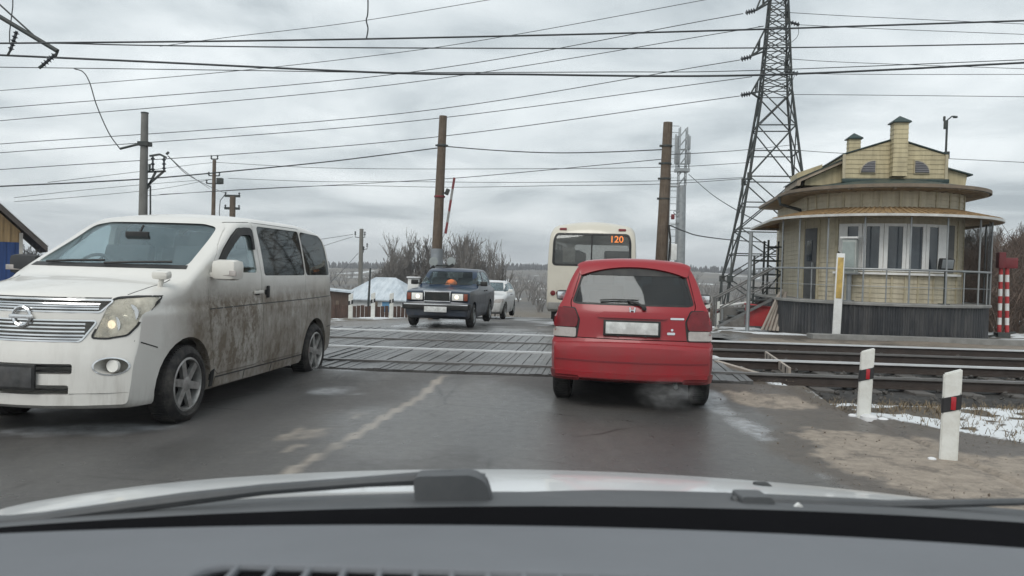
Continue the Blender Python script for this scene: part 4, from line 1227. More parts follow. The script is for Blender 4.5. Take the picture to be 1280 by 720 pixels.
# white guide posts
def guide_post(loc, label, group, fac, rz=0.0, h=.74, lean_=0.0, first=[None]):
    w_, d_ = .13, .085
    e = empty('guide_post', loc, rz); tag(e, label, 'guide post', group)
    L_ = Matrix.Rotation(lean_, 3, 'Y')
    def slab(z0, z1, s0, s1, gr=0.0):
        mb = MB(); a, b = w_ / 2 + gr, d_ / 2 + gr
        vs = [L_ @ Vector(v) for v in ((-a, -b, z0), (a, -b, z0 + s0), (a, b, z0 + s0), (-a, b, z0), (-a, -b, z1), (a, -b, z1 + s1), (a, b, z1 + s1), (-a, b, z1))]
        mb.add(vs, [(0, 3, 2, 1), (4, 5, 6, 7), (0, 1, 5, 4), (1, 2, 6, 5), (2, 3, 7, 6), (3, 0, 4, 7)])
        me = mb.mesh('slab'); bm = bmesh.new(); bm.from_mesh(me)
        bmesh.ops.bevel(bm, geom=list(bm.edges), offset=.010, segments=2, affect='EDGES'); bm.to_mesh(me); bm.free(); return me
    o = link('post', smooth(slab(-.12, h - .05, 0, .05), 40), M['postw'], e)
    o = link('black_band', smooth(slab(h * .50, h * .685, .045, .045, .004), 40), M['blackpaint'], e)
    r_ = MB(); zc = h * .60 + .022
    r_.box(L_ @ Vector((.012 if fac == M['reflector_red'] else 0, -d_ / 2 - .008, zc)), (.036, .012, .105), L_, .003)
    r_.build('reflector', fac, e)
    return e
M['postw'] = mat('chalky_white_post', (.68, .69, .66), .7, var=.06, bump=.1, bscale=60, dirt=(.42, .40, .35), dscale=8, damt=.55)
M['reflector_red'] = mat('red_reflector', (.40, .01, .02), .3, coat=.5)
M['reflector_white'] = mat('white_reflector', (.6, .6, .6), .3)
a_ = gnd(1185, 574); b_ = gnd(1079, 521)
guide_post((a_.x, a_.y, -.01), 'larger of the two white guide posts standing in the bare brown mud', 'guide posts on the mud verge', M['reflector_red'], R(-24), .745, R(.8))
guide_post((b_.x, b_.y, -.01), 'white guide post with snow at its foot, farther one on the mud', 'guide posts on the mud verge', M['reflector_red'], R(-18), .735, R(1.6))
sn = MB()
for c_, r_ in (((b_.x + .02, b_.y - .09, .0), .09), ((b_.x + .15, b_.y - .12, -.01), .06), ((b_.x - .10, b_.y + .02, 0), .05), ((a_.x - .14, a_.y - .02, 0), .035)):
    sn.lathe([(r_, -.02), (r_ * .9, r_ * .25), (r_ * .55, r_ * .45), (0, r_ * .5)], 12, 'z', c_)
M['snow'] = mat('old_snow', (.68, .70, .72), .8, var=.1, bump=.5, bscale=30, dirt=(.4, .38, .35), damt=.4)
tag(sn.build('snow', M['snow']), kind='stuff')
for (px, py), lab in zip(((438, 397), (466, 394), (489, 394), (512, 394)), ('white guide post closest to the rear of the muddy minivan', 'white guide post just behind the leaning thin dark pole', 'white guide post before the blue window of the snowy house', 'white guide post half hidden by the dark blue sedan')):
    q = gnd(px, py, -.12); guide_post((q.x, q.y, -.13), lab, 'guide posts in front of the snowy roofed house', M['reflector_white'], R(8), .74)
for (px, py), lab in zip(((884, 408), (896, 409)), ('white guide post with a dark red band, partly hidden by the red car', 'white guide post with a dark red band, standing free beside the pylon')):
    q = gnd(px, py, -.1); guide_post((q.x, q.y, -.1), lab, 'guide posts across the tracks', M['darkred'], R(-8), .78)

# ================================================================== POLES, PYLON, WIRES
def pole(name, label, top, foot_z, r0, r1, m, cat='pole', lean=(0, 0), group=None):
    e = empty(name, (top.x - lean[0], top.y - lean[1], foot_z)); tag(e, label, cat, group)
    H = top.z - foot_z
    mb = MB(); mb.tube([(lean[0] * f, lean[1] * f, H * f) for f in (0, .25, .5, .75, 1)], [r0 + (r1 - r0) * f for f in (0, .25, .5, .75, 1)], 14)
    mb.build('shaft', m, e)
    return e, H
def insul(parent, a, b, r=.035, n=4, name='insulator'):
    a, b = Vector(a), Vector(b); mb = MB(); d = (b - a)
    pts, rs = [], []
    for k in range(n * 4 + 1):
        f = k / (n * 4); pts.append(a + d * f); rs.append(r if k % 4 == 2 else r * .45)
    mb.tube(pts, rs, 10); return mb.build(name, M['insul'], parent)
M['insul'] = mat('dark_porcelain', (.03, .035, .04), .25, coat=.5)
M['polegrey'] = mat('grey_pole_concrete', (.17, .17, .16), .85, var=.2, dirt=(.10, .095, .09), damt=.5)

# overhead-line mast behind the minivan
t = at(181, 142, 20.0)
mast, H = pole('catenary_mast', 'grey concrete mast rising behind the minivan roof, with a square insulator frame', t, 0, .13, .085, M['polegrey'])
def loc(px, py, Y, e): return at(px, py, Y) - e.location
m_ = MB(); m_.tube([loc(183, 179, 20, mast), loc(170, 181, 20, mast), loc(150, 186, 20, mast)], .03, 8); m_.box(loc(181, 180, 20, mast), (.26, .26, .10)); m_.build('side_arm', M['darksteel'], mast)
for a, b in (((191, 195), (191, 215)), ((205, 197), (205, 213))): insul(mast, loc(*a, 20, mast), loc(*b, 20, mast), .055, 3)
m_ = MB()
for a, b in (((187, 195), (200, 193)), ((200, 193), (208, 197)), ((182, 215), (207, 214)), ((184, 232), (205, 214)), ((184, 236), (195, 214)), ((187, 205), (187, 215)), ((208, 193), (211, 190))):
    m_.bar(loc(*a, 20, mast), loc(*b, 20, mast), .045)
m_.build('bracket_frame', M['darksteel'], mast)
m_ = MB(); m_.tube([loc(188, 232, 20, mast), loc(188, 266, 20, mast), Vector((.17, 0, .2))], .022, 8); m_.build('down_cable', M['wire'], mast)
m_ = MB(); m_.lathe([(0, .0), (.092, .0), (.092, .03), (0, .05)], 14, 'z', (0, 0, H)); m_.build('pole_cap', M['darksteel'], mast)

t = at(268, 200, 46); lp_, H = pole('utility_pole', 'thin dark utility pole with insulators, between the concrete mast and the short pole', t, float(h_ground(t.x, 46)), .14, .10, M['wood_pole'], 'pole')
for dz, dx in ((.05, .18), (-.9, .30), (-1.35, .42)):
    m_ = MB(); m_.bar((-dx, 0, H + dz), (dx, 0, H + dz), .06); o = m_.build('cross_arm', M['darksteel'], lp_)
    for s in (-1, 1): insul(lp_, (s * dx, 0, H + dz), (s * dx, 0, H + dz + .22), .07, 2)
m_ = MB(); m_.box((.38, -.1, H - 1.2), (.34, .3, .34), None, .04); m_.build('junction_box', M['darksteel'], lp_)
t = at(291, 245, 40); sp2, H = pole('utility_pole', 'stubby dark pole top showing just above the minivan roof', t, float(h_ground(t.x, 40)), .17, .14, M['wood_pole'], 'pole')
for dz in (0.0, -.62):
    m_ = MB(); m_.bar((-.40, 0, H + dz), (.36, 0, H + dz), .09, .12); m_.build('cross_arm', M['darksteel'], sp2)
    for s in (-.36, .32): insul(sp2, (s, 0, H + dz), (s, 0, H + dz + .18), .07, 2)
m_ = MB(); m_.tube([(-.36, 0, H + .1), (-.62, 0, H - .25), (-.66, 0, H - .8), (-.6, 0, H - 1.6)], .02, 6); m_.build('loop_wire', M['wire'], sp2)
t = at(452, 286, 62); wpole, H = pole('utility_pole', 'weathered utility pole with dark insulators in front of the snowy roofed house', t, float(h_ground(t.x, 62)), .20, .15, mat('weathered_pole', (.16, .155, .14), .85, var=.25, scale=5, stretch=(5, 5, .5)), 'pole')
for dz, s, dx in ((-.45, -1, .48), (-.45, 1, .26), (-1.35, 1, .46), (-1.6, 1, .2)):
    m_ = MB(); m_.tube([(0, 0, H + dz - .25), (s * dx, 0, H + dz - .2), (s * dx, 0, H + dz)], .03, 6); m_.build('hook', M['darksteel'], wpole)
    insul(wpole, (s * dx, 0, H + dz - .05), (s * dx, 0, H + dz + .25), .09, 2)
t = at(463, 335, 52); tp = MB(); ft = at(459, 398, 52); tp.tube([t, ft - Vector((0, 0, 1))], [.06, .09], 8)
tag(tp.build('thin_pole', M['darksteel']), 'thin black leaning pole without wires beside the weathered utility pole', 'pole')

# brown pole behind the dark sedan, with signal lamps and lifted barrier
t = at(554, 145, 26); bpole, H = pole('utility_pole', 'tall brown pole with a grey sleeve, rising directly behind the dark blue sedan', t, -.3, .19, .125, M['wood_pole'], 'pole', lean=(.14, 0))
s0 = at(549, 338, 26).z + .3; s1 = at(550, 311, 26).z + .3
m_ = MB(); m_.tube([(.14 * s0 / H, 0, .1), (.14 * s1 / H, 0, s1)], [.205, .195], 14); m_.build('sleeve', mat('grey_metal_sleeve', (.25, .27, .29), .5, .4, dirt=(.15, .15, .15)), bpole)
m_ = MB(); zz = at(553, 182, 26).z + .3; m_.lathe([(.15, 0), (.16, .02), (.16, .06), (.15, .08)], 14, 'z', (.14 * zz / H, 0, zz - .04)); m_.box((.14 * zz / H + .16, -.02, zz), (.09, .06, .05)); m_.box((.14 * zz / H - .16, -.02, zz), (.09, .06, .05)); m_.build('cable_clamp', M['darksteel'], bpole)
m_ = MB(); zz = at(558, 240, 26).z + .3; m_.box((.34, -.05, zz), (.12, .18, .20), Matrix.Rotation(R(20), 3, 'Y'), .02); m_.bar((.1, -.1, zz - .1), (.36, -.05, zz), .05); m_.build('bracket', M['darksteel'], bpole)
m_ = MB(); zz = at(551, 247, 26).z + .3; m_.lathe([(.175, 0), (.18, .02), (.18, .04), (.175, .06)], 14, 'z', (.09, 0, zz)); m_.build('rusty_band', M['darkred'], bpole)
ba = empty('crossing_barrier', at(558, 292, 25.6)); tag(ba, 'lifted red and white barrier arm leaning beside the brown pole', 'barrier')
A0, A1 = at(557, 292, 25.6) - ba.location, at(568, 222, 25.6) - ba.location
for k in range(5):
    m_ = MB(); m_.bar(A0.lerp(A1, k / 5), A0.lerp(A1, (k + 1) / 5), .075, .04, up=(0, 1, 0)); m_.build('stripe', M['darkred'] if k % 2 == 0 else M['concrete'], ba)
sgl = empty('crossing_signal', at(552, 330, 25.4)); tag(sgl, 'twin round crossing lamps seen from the back on the brown pole', 'signal')
for px in (542, 564):
    c_ = at(px, 327, 25.4) - sgl.location
    m_ = MB(); m_.lathe([(0, -.03), (.14, -.025), (.145, .0), (.12, .05), (.06, .09), (0, .10)], 24, 'y', c_); o = m_.build('lamp_disc', mat('pale_signal_back', (.30, .33, .33), .5, dirt=(.18, .19, .19), dscale=8), sgl)
m_ = MB(); v0, v1 = at(556, 337, 25.3) - sgl.location, at(567, 331, 25.3) - sgl.location
m_.bar(v0, v1, .14, .10); v0, v1 = at(538, 337, 25.3) - sgl.location, at(543, 333, 25.3) - sgl.location; m_.bar(v0, v1, .14, .10); m_.build('lamp_hood', M['black'], sgl)
m_ = MB(); v0, v1 = at(541, 332, 25.5) - sgl.location, at(566, 332, 25.5) - sgl.location; m_.bar(v0, v1, .05); m_.build('cross_bar', M['darksteel'], sgl)

# brown pole beyond the red car
t = at(835, 153, 24); rpole, H = pole('utility_pole', 'thick brown pole beside the bus, carrying a junction box', t, -.15, .20, .135, M['wood_pole'], 'pole', lean=(.10, 0))
for py in (184, 206, 225, 250): 
    z_ = at(834, py, 24).z + .15; m_ = MB(); m_.lathe([(.155, 0), (.168, .01), (.168, .05), (.155, .06)], 14, 'z', (.10 * z_ / H, 0, z_)); m_.box((.10 * z_ / H - .18, -.02, z_ + .03), (.08, .06, .06)); m_.build('clamp', M['darksteel'], rpole)
def L2(px, py): return at(px, py, 23.8) - rpole.location
m_ = MB(); m_.box(L2(842, 315), (.17, .14, .48), None, .015); m_.build('white_box', M['white'], rpole)
m_ = MB(); m_.box(L2(841, 271), (.09, .10, .15), None, .01); m_.build('red_lamp', M['darkred'], rpole)
m_ = MB(); m_.tube([L2(838, 233), L2(848, 233), L2(849, 228)], .03, 8); m_.bar(L2(838, 281), L2(848, 281), .03); m_.box(L2(847, 276), (.10, .1, .18), None, .01); m_.build('bracket_arm', M['galv'], rpole)
m_ = MB(); m_.tube([L2(846, 270), L2(842, 266), L2(843, 263), L2(846, 265), L2(849, 263), L2(850, 266), L2(846, 270)], .015, 6); m_.build('wire_loop', M['galv'], rpole)
m_ = MB(); m_.tube([L2(836, 281), L2(838, 300), L2(836, 325), L2(836, 345)], .03, 8); m_.build('conduit', M['black'], rpole)

# phone mast far behind
tb = at(851, 330, 75); gz = float(h_ground(tb.x, 75))
cell = empty('phone_mast', (tb.x, 75, gz)); tag(cell, 'slim grey phone mast with panel antennas, standing far off beyond the brown pole', 'phone mast')
def L3(px, py): return at(px, py, 75) - cell.location
top_, bot_ = L3(853, 168), Vector((0, 0, 0))
m_ = MB(); q0 = L3(852, 232); m_.tube([Vector((0, 0, 0)), q0], [.55, .42], 12); m_.build('tubular_shaft', M['galv'], cell)
m_ = MB(); zt = L3(853, 170).z; z = q0.z; w_ = .33
while z < zt:
    z2 = z + .9
    for sx, sy in ((-1, -1), (1, -1), (1, 1), (-1, 1)):
        m_.bar((q0.x + sx * w_, sy * w_, z), (q0.x + sx * w_, sy * w_, z2), .09)
    for (a, b) in (((-1, -1), (1, -1)), ((1, -1), (1, 1)), ((-1, 1), (1, 1))):
        m_.bar((q0.x + a[0] * w_, a[1] * w_, z), (q0.x + b[0] * w_, b[1] * w_, z2), .06)
    z = z2
m_.build('lattice_top', M['galv'], cell)
for px, y0, y1 in ((845.5, 170, 205), (861, 170, 187), (861, 190, 205), (848, 188, 204)):
    m_ = MB(); a, b = L3(px, y0), L3(px, y1); m_.box((a + b) / 2, (.32, .25, (a - b).length), None, .05); m_.build('panel_antenna', M['galv'], cell)
m_ = MB(); a = L3(844, 213); b = L3(861, 213); m_.box((a + b) / 2, ((b - a).length, 1.0, .30)); 
for py in (187, 205): m_.bar(L3(845, py), L3(861, py), .12)
m_.bar(L3(845, 168), L3(845, 212), .1); m_.bar(L3(861, 168), L3(861, 212), .1); m_.build('antenna_frame', M['galv'], cell)
m_ = MB()
for dx in (-.55, .1): m_.tube([Vector((q0.x + dx - .6, -.5, 3)), Vector((q0.x + dx - .6, -.5, q0.z + 1))], .05, 5)
for k in range(30): m_.bar((q0.x - 1.15, -.5, 4 + k * .6), (q0.x - .5, -.5, 4 + k * .6), .05)
m_.build('ladder', M['galv'], cell)

# lattice pylon
PY = 38.0
pc = at(959.5, 385, PY); pz = float(h_ground(pc.x, PY))
pyl = empty('pylon', (pc.x, PY, pz), R(-9.6)); tag(pyl, 'dark lattice electricity pylon standing just beside the yellow hut', 'pylon')
zz_ = lambda py: at(960, py, PY).z - pz
LV = [(0, 4.35), (zz_(350), 3.95), (zz_(288), 3.05), (zz_(224), 2.35), (zz_(160), 1.72), (zz_(118), 1.33), (zz_(90), 1.20), (zz_(60), 1.06), (zz_(30), .92), (zz_(0), .78), (zz_(-40), .62), (zz_(-80), .45)]
def corner(k, sx, sy): z, w_ = LV[k]; return Vector((sx * w_ / 2, sy * w_ / 2, z))
CS = ((-1, -1), (1, -1), (1, 1), (-1, 1))
for (sx, sy) in CS:
    m_ = MB()
    for k in range(len(LV) - 1): m_.bar(corner(k, sx, sy), corner(k + 1, sx, sy), .085 if k < 5 else .065)
    m_.build('leg', M['darksteel'], pyl)
for i in range(4):
    m_ = MB(); a, b = CS[i], CS[(i + 1) % 4]
    for k in range(len(LV) - 1):
        t_ = .052 if k < 5 else .038
        nsub = 1 if k < 5 else 2
        for q in range(nsub):
            p00, p01 = corner(k, *a).lerp(corner(k + 1, *a), q / nsub), corner(k, *a).lerp(corner(k + 1, *a), (q + 1) / nsub)
            p10, p11 = corner(k, *b).lerp(corner(k + 1, *b), q / nsub), corner(k, *b).lerp(corner(k + 1, *b), (q + 1) / nsub)
            m_.bar(p00, p11, t_); m_.bar(p10, p01, t_)
            if k != 1 and k != 0: m_.bar(p00, p10, t_)
        if k in (1, 2, 3):
            m_.bar(corner(k, *a).lerp(corner(k + 1, *a), .5), corner(k, *b).lerp(corner(k + 1, *b), .5), .05)
    m_.build('bracing', M['darksteel'], pyl)
for (sx, sy) in CS:
    for kk, dim in ((1, (.26, .26, .30)), (3, (.2, .2, .34))):
        m_ = MB(); m_.box(corner(kk, sx, sy), dim); m_.build('gusset_plate', M['darksteel'], pyl)
    m_ = MB(); m_.lathe([(.45, -.6), (.36, .35), (0, .36)], 8, 'z', (sx * 2.18, sy * 2.18, 0)); m_.build('footing', M['concrete'], pyl)
def pl_loc(px, py, Y): return Matrix.Rotation(R(9.6), 3, 'Z') @ (at(px, py, Y) - pyl.location)
ARMS = [((939, 70), -1.2, 7), ((939, 116), -1.2, 5), ((945, 13), -1.2, 9), ((984, 26), .5, 8), ((981, 89), .5, 6)]
for (px, py), dY, k in ARMS:
    tip = pl_loc(px, py, PY + dY); s = -1 if px < 960 else 1
    m_ = MB()
    for sy in (-1, 1):
        m_.bar(corner(k, s, sy), tip, .07); m_.bar(corner(k + 1, s, sy), tip, .055); m_.bar(corner(k, s, sy).lerp(tip, .5), corner(k + 1, s, sy).lerp(tip, .5), .045)
    m_.build('cross_arm', M['darksteel'], pyl)
for a, b, dY in (((939, 71), (926, 74), -1.2), ((938, 117), (926, 119), -1.2), ((944, 13), (932, 16), -1.2), ((985, 27), (999, 31), .5), ((982, 90), (998, 92), .5)):
    insul(pyl, pl_loc(*a, PY + dY), pl_loc(*b, PY + dY), .13, 4)

# ---- wires
def curve3(pts, per=10):
    t = np.arange(len(pts)); xs = [np.array([p[i] for p in pts], float) for i in range(3)]
    q = np.linspace(0, len(pts) - 1, (len(pts) - 1) * per + 1)
    if len(pts) < 3: return [tuple(np.interp(v, t, x) for x in xs) for v in q]
    out = []
    for v in q:      # Catmull-Rom
        i = min(int(v), len(pts) - 2); f = v - i
        P = [np.array(pts[max(0, min(len(pts) - 1, i + k))], float) for k in (-1, 0, 1, 2)]
        if i == 0: P[0] = 2 * P[1] - P[2]
        if i == len(pts) - 2: P[3] = 2 * P[2] - P[1]
        out.append(tuple(.5 * (2 * P[1] + (P[2] - P[0]) * f + (2 * P[0] - 5 * P[1] + 4 * P[2] - P[3]) * f ** 2 + (3 * P[1] - P[0] - 3 * P[2] + P[3]) * f ** 3)))
    return out
def wire(pts, Y, r, label, group=None, name='overhead_wire', cat='wire', seg=5):
    Ys = Y if isinstance(Y, (list, tuple)) else [Y] * len(pts)
    w3_ = [at(px, py, y) for (px, py), y in zip(pts, Ys)]
    mb = MB(); mb.tube(curve3(w3_), r, seg)
    return tag(mb.build(name, M['wire'], None, sm=60), label, cat, group)
GC = 'railway wires over the tracks'
wire([(-90, 55), (320, 51), (640, 45), (940, 37), (1370, 23)], 13.5, .016, 'topmost thick railway wire spanning the whole sky', GC)
wire([(-90, 54), (60, 54), (200, 57), (500, 60), (940, 60), (1370, 53)], 14.4, .012, 'thin railway wire just below the topmost thick one', GC)
wire([(-90, 65), (0, 69), (200, 78), (480, 91), (640, 93), (945, 94), (1370, 74)], 15.6, .021, 'thickest dark railway wire, lowest to cross the whole sky', GC)
wire([(-90, 83), (0, 84), (300, 88), (480, 90.5), (760, 90), (945, 88), (1370, 71)], 16.2, .009, 'hair thin wire running close above the thickest railway wire', GC)
wire([(459, -60), (460, 10), (458, 25), (460, 36), (458, 49)], 13.5, .012, 'short crooked dropper hanging onto the topmost railway wire', None, 'dropper_wire')
GP = 'power line wires running up to the pylon'
for pts, Y, lab in (
    ([(-60, 118), (250, 93), (480, 68), (640, 44), (880, 0), (960, -16)], 44, 'power wire leaving through the top of the picture short of the pylon'),
    ([(-60, 141), (0, 135), (500, 92), (929, 17)], [40, 40, 39, 36.8], 'power wire tied to the pylon topmost visible arm'),
    ([(-60, 157), (0, 151), (490, 106), (910, 40), (950, 33)], [40, 40, 40, 39, 38.5], 'power wire meeting the pylon just below its topmost visible arm'),
    ([(-60, 186), (0, 180), (500, 142), (925, 75)], [40, 40, 39, 36.8], 'power wire tied to the pylon second arm by dark insulators'),
    ([(-60, 197), (0, 191), (490, 154), (940, 96)], [40, 40, 40, 38.5], 'power wire meeting the pylon between its second and third arms'),
    ([(-60, 217), (0, 212), (490, 177), (925, 120)], [40, 40, 39, 36.8], 'power wire tied to the pylon lowest arm by dark insulators'),
    ([(200, 58), (290, 46), (440, 28), (610, 0), (700, -16)], 46, 'highest power wire crossing the upper corner above the minivan')):
    wire(pts, Y, .019, lab, GP)
GR = 'power line wires beyond the pylon'
for pts, lab in (([(974, 15), (1080, 21), (1280, 30), (1360, 33)], 'thin wire leaving the pylon highest, on the side of the hut'),
                 ([(999, 31), (1100, 36), (1280, 43), (1360, 46)], 'thin wire leaving the pylon long upper arm above the hut'),
                 ([(976, 73), (1060, 78), (1280, 86), (1360, 89)], 'thin wire leaving the pylon between its two long arms above the hut'),
                 ([(998, 92), (1100, 93), (1280, 93), (1360, 93)], 'thin wire leaving the pylon lower long arm above the hut'),
                 ([(978, 118), (1100, 119), (1280, 121), (1360, 122)], 'thin level wire clear above the chimney caps of the hut'),
                 ([(985, 187), (1060, 192), (1280, 203), (1360, 207)], 'thin wire passing behind the attic of the hut')):
    wire(pts, 38.5, .015, lab, GR)
for pts, lab in (([(998, 31), (997, 45), (985, 55), (974, 54)], 'small jumper loop hanging from the pylon upper long arm'), ([(994, 93), (988, 105), (978, 115)], 'small jumper loop hanging from the pylon lower long arm')):
    wire(pts, 38.4, .013, lab, None, 'jumper_wire')
GM = 'wires strung between the wooden poles'
for pts, Y, r, lab in (
    ([(-60, 236), (0, 233), (175, 224), (300, 213), (420, 201), (547, 185)], [20, 20, 21, 23, 25, 26], .018, 'thick twisted cable running past the mast to the brown pole'),
    ([(557, 183), (620, 188), (690, 191), (760, 190), (829, 187)], [26, 25.5, 25, 24.5, 24], .017, 'thick cable sagging between the two brown poles'),
    ([(838, 193), (880, 191), (935, 187), (1000, 180)], [24, 28, 34, 40], .013, 'short cable from the thick brown pole towards the pylon'),
    ([(200, 243), (330, 236), (480, 228), (577, 222), (700, 211), (828, 199)], [38, 34, 30, 28, 26, 24], .012, 'thin wire crossing from below the sedan side up to the thick brown pole'),
    ([(270, 203), (380, 209), (480, 211), (650, 211), (828, 209), (940, 203)], [46, 42, 40, 36, 34, 36], .013, 'level thin wire topmost of three behind the brown poles'),
    ([(285, 223), (400, 227), (500, 227), (650, 228), (828, 226), (930, 222)], [46, 42, 40, 36, 34, 36], .013, 'level thin wire middle of three behind the brown poles'),
    ([(180, 245), (300, 237), (420, 232), (560, 234), (700, 232), (828, 230), (935, 223)], [40, 42, 42, 40, 36, 34, 36], .013, 'level thin wire lowest of three behind the brown poles'),
    ([(18, 247), (100, 238), (200, 229), (266, 224)], [36, 40, 43, 46], .012, 'thin wire reaching the utility pole from the yellow house, upper one'),
    ([(18, 252), (100, 246), (200, 236), (266, 224)], [36, 40, 43, 46], .012, 'thin wire reaching the utility pole from the yellow house, lower one'),
    ([(268, 203), (240, 206), (170, 215), (60, 228)], [46, 42, 38, 34], .012, 'thin wire from the top of the thin dark utility pole'),
    ([(210, 195), (235, 217), (262, 236)], [20, 30, 45], .012, 'sagging wire from the insulator frame to the thin utility pole'),
    ([(212, 197), (237, 220), (275, 239), (284, 240)], [20, 30, 38, 40], .012, 'sagging wire from the insulator frame to the stubby pole'),
    ([(93, 86), (104, 90), (112, 103), (121, 132), (136, 166), (150, 186)], 20, .014, 'loose curling cable hanging onto the side arm of the mast'),
    ([(838, 282), (855, 289), (875, 295), (915, 300), (958, 303)], [23.8, 26, 29, 34, 37.5], .022, 'thick slack cable from the junction box to the pylon leg'),
    ([(861, 218), (890, 243), (925, 265), (955, 280)], [74, 60, 46, 39], .03, 'straight slanting stay running from the phone mast to the pylon'),
    ([(441, 293), (415, 297), (380, 302)], [62, 58, 50], .018, 'upper wire from the weathered pole disappearing behind the minivan'),
    ([(441, 296), (415, 304), (380, 316)], [62, 58, 50], .018, 'middle wire from the weathered pole disappearing behind the minivan'),
    ([(448, 316), (430, 336), (410, 356)], [62, 56, 48], .018, 'steep lowest wire from the weathered pole going down behind the minivan')):
    wire(pts, Y, r, lab, GM)
# cantilever bracket of the overhead line, entering at the top corner
cn = empty('cantilever_bracket', at(40, 45, 15.0)); tag(cn, 'slanted dark cantilever tube with two insulators in the upper corner of the sky', 'bracket')
def L4(px, py): return at(px, py, 15.0) - cn.location
m_ = MB(); m_.tube([L4(-90, -32), L4(0, 21), L4(72, 64)], .042, 10); m_.tube([L4(72, 64), L4(69, 71)], .025, 8); m_.build('main_tube', M['darksteel'], cn)
m_ = MB(); m_.tube([L4(-90, -70), L4(0, 6), L4(42, 44)], .016, 8); m_.build('stay_rod', M['darksteel'], cn)
insul(cn, L4(69, 68), L4(53, 82), .06, 5); insul(cn, L4(21, 39), L4(13, 63), .06, 5)
m_ = MB(); m_.tube([L4(53, 82), L4(49, 85)], .03, 8); m_.build('wire_clamp', M['darksteel'], cn)
m_ = MB(); m_.tube([L4(13, 63), L4(9, 70)], .02, 8); m_.build('wire_clamp', M['darksteel'], cn)
m_ = MB(); m_.tube([L4(16, -30), L4(16, 8), L4(12, 40), L4(12, 55)], .010, 6); m_.build('hanger', M['wire'], cn)

# ================================================================== BUILDINGS BEYOND
def yellow_house():
    corner_ = at(25, 330, 25.0)
    e = empty('timber_house', (corner_.x, 25.0, -.4), R(32)); tag(e, 'timber gable house with tan boards above and blue boards below', 'house')
    tan = mat('tan_vertical_boards', (.34, .235, .12), .8, var=.3, scale=2, stretch=(9, 9, .4), dirt=(.12, .09, .06), damt=.4)
    blue = mat('deep_blue_boards', (.012, .045, .16), .6, var=.25, scale=2, stretch=(9, 9, .4))
    zb = at(25, 303, 25).z + .4; zs = at(25, 289, 25).z + .4; W = 7.0
    k = .98
    up = MB(); up.prism([(0, zb), (0, zs), (-W / 2, zs + W / 2 * k), (-W, zs), (-W, zb)], 0, 8, 'y'); up.build('upper_wall', tan, e, sm=0)
    bt = MB()
    for i in range(34):
        x = -.02 - i * W / 34; h = zs + min(-x, W + x) * k
        bt.box((x - .05, -.012, (zb + h) / 2), (.02, .022, h - zb - .05))
    bt.build('board_batten', tan, e)
    lo = MB(); lo.prism([(-.01, -.5), (-.01, zb - .005), (-W + .01, zb - .005), (-W + .01, -.5)], -.02, 8, 'y'); lo.build('lower_wall', blue, e, sm=0)
    bt = MB()
    for i in range(30): bt.box((-.15 - i * .23, -.03, zb / 2 - .25), (.02, .02, zb + .45))
    bt.build('board_batten', blue, e)
    cb_ = MB(); cb_.box((.02, -.03, zs / 2 - .3), (.10, .06, zs + .5)); cb_.build('corner_board', mat('pale_corner_board', (.5, .48, .44), .7), e)
    for s in (1, -1):
        q = MB(); x0, x1 = -W / 2, (.72 if s > 0 else -W - .72)
        z0, z1 = zs + W / 2 * k + .08, zs - .72 * k + .08
        q.add([(x0, -.75, z0), (x1, -.75, z1), (x1, -.75, z1 + .16), (x0, -.75, z0 + .2), (x0, 8.6, z0), (x1, 8.6, z1), (x1, 8.6, z1 + .16), (x0, 8.6, z0 + .2)],
              [(0, 1, 2, 3), (7, 6, 5, 4), (0, 4, 5, 1), (1, 5, 6, 2), (2, 6, 7, 3), (3, 7, 4, 0)])
        q.build('roof', mat('dark_brown_roof', (.055, .045, .04), .7, dirt=(.15, .15, .15), damt=.3), e, sm=0)
    sn_ = MB()
    sn_.add([(-W / 2, -.77, zs + W / 2 * k + .285), (.74, -.77, zs - .72 * k + .245), (.74, -.77, zs - .72 * k + .275), (-W / 2, -.77, zs + W / 2 * k + .315), (-W / 2, 8.6, zs + W / 2 * k + .285), (.74, 8.6, zs - .72 * k + .245), (.74, 8.6, zs - .72 * k + .275), (-W / 2, 8.6, zs + W / 2 * k + .315)],
            [(0, 1, 2, 3), (7, 6, 5, 4), (0, 4, 5, 1), (1, 5, 6, 2), (2, 6, 7, 3), (3, 7, 4, 0)])
    sn_.build('roof_snow', M['snow'], e)
yellow_house()
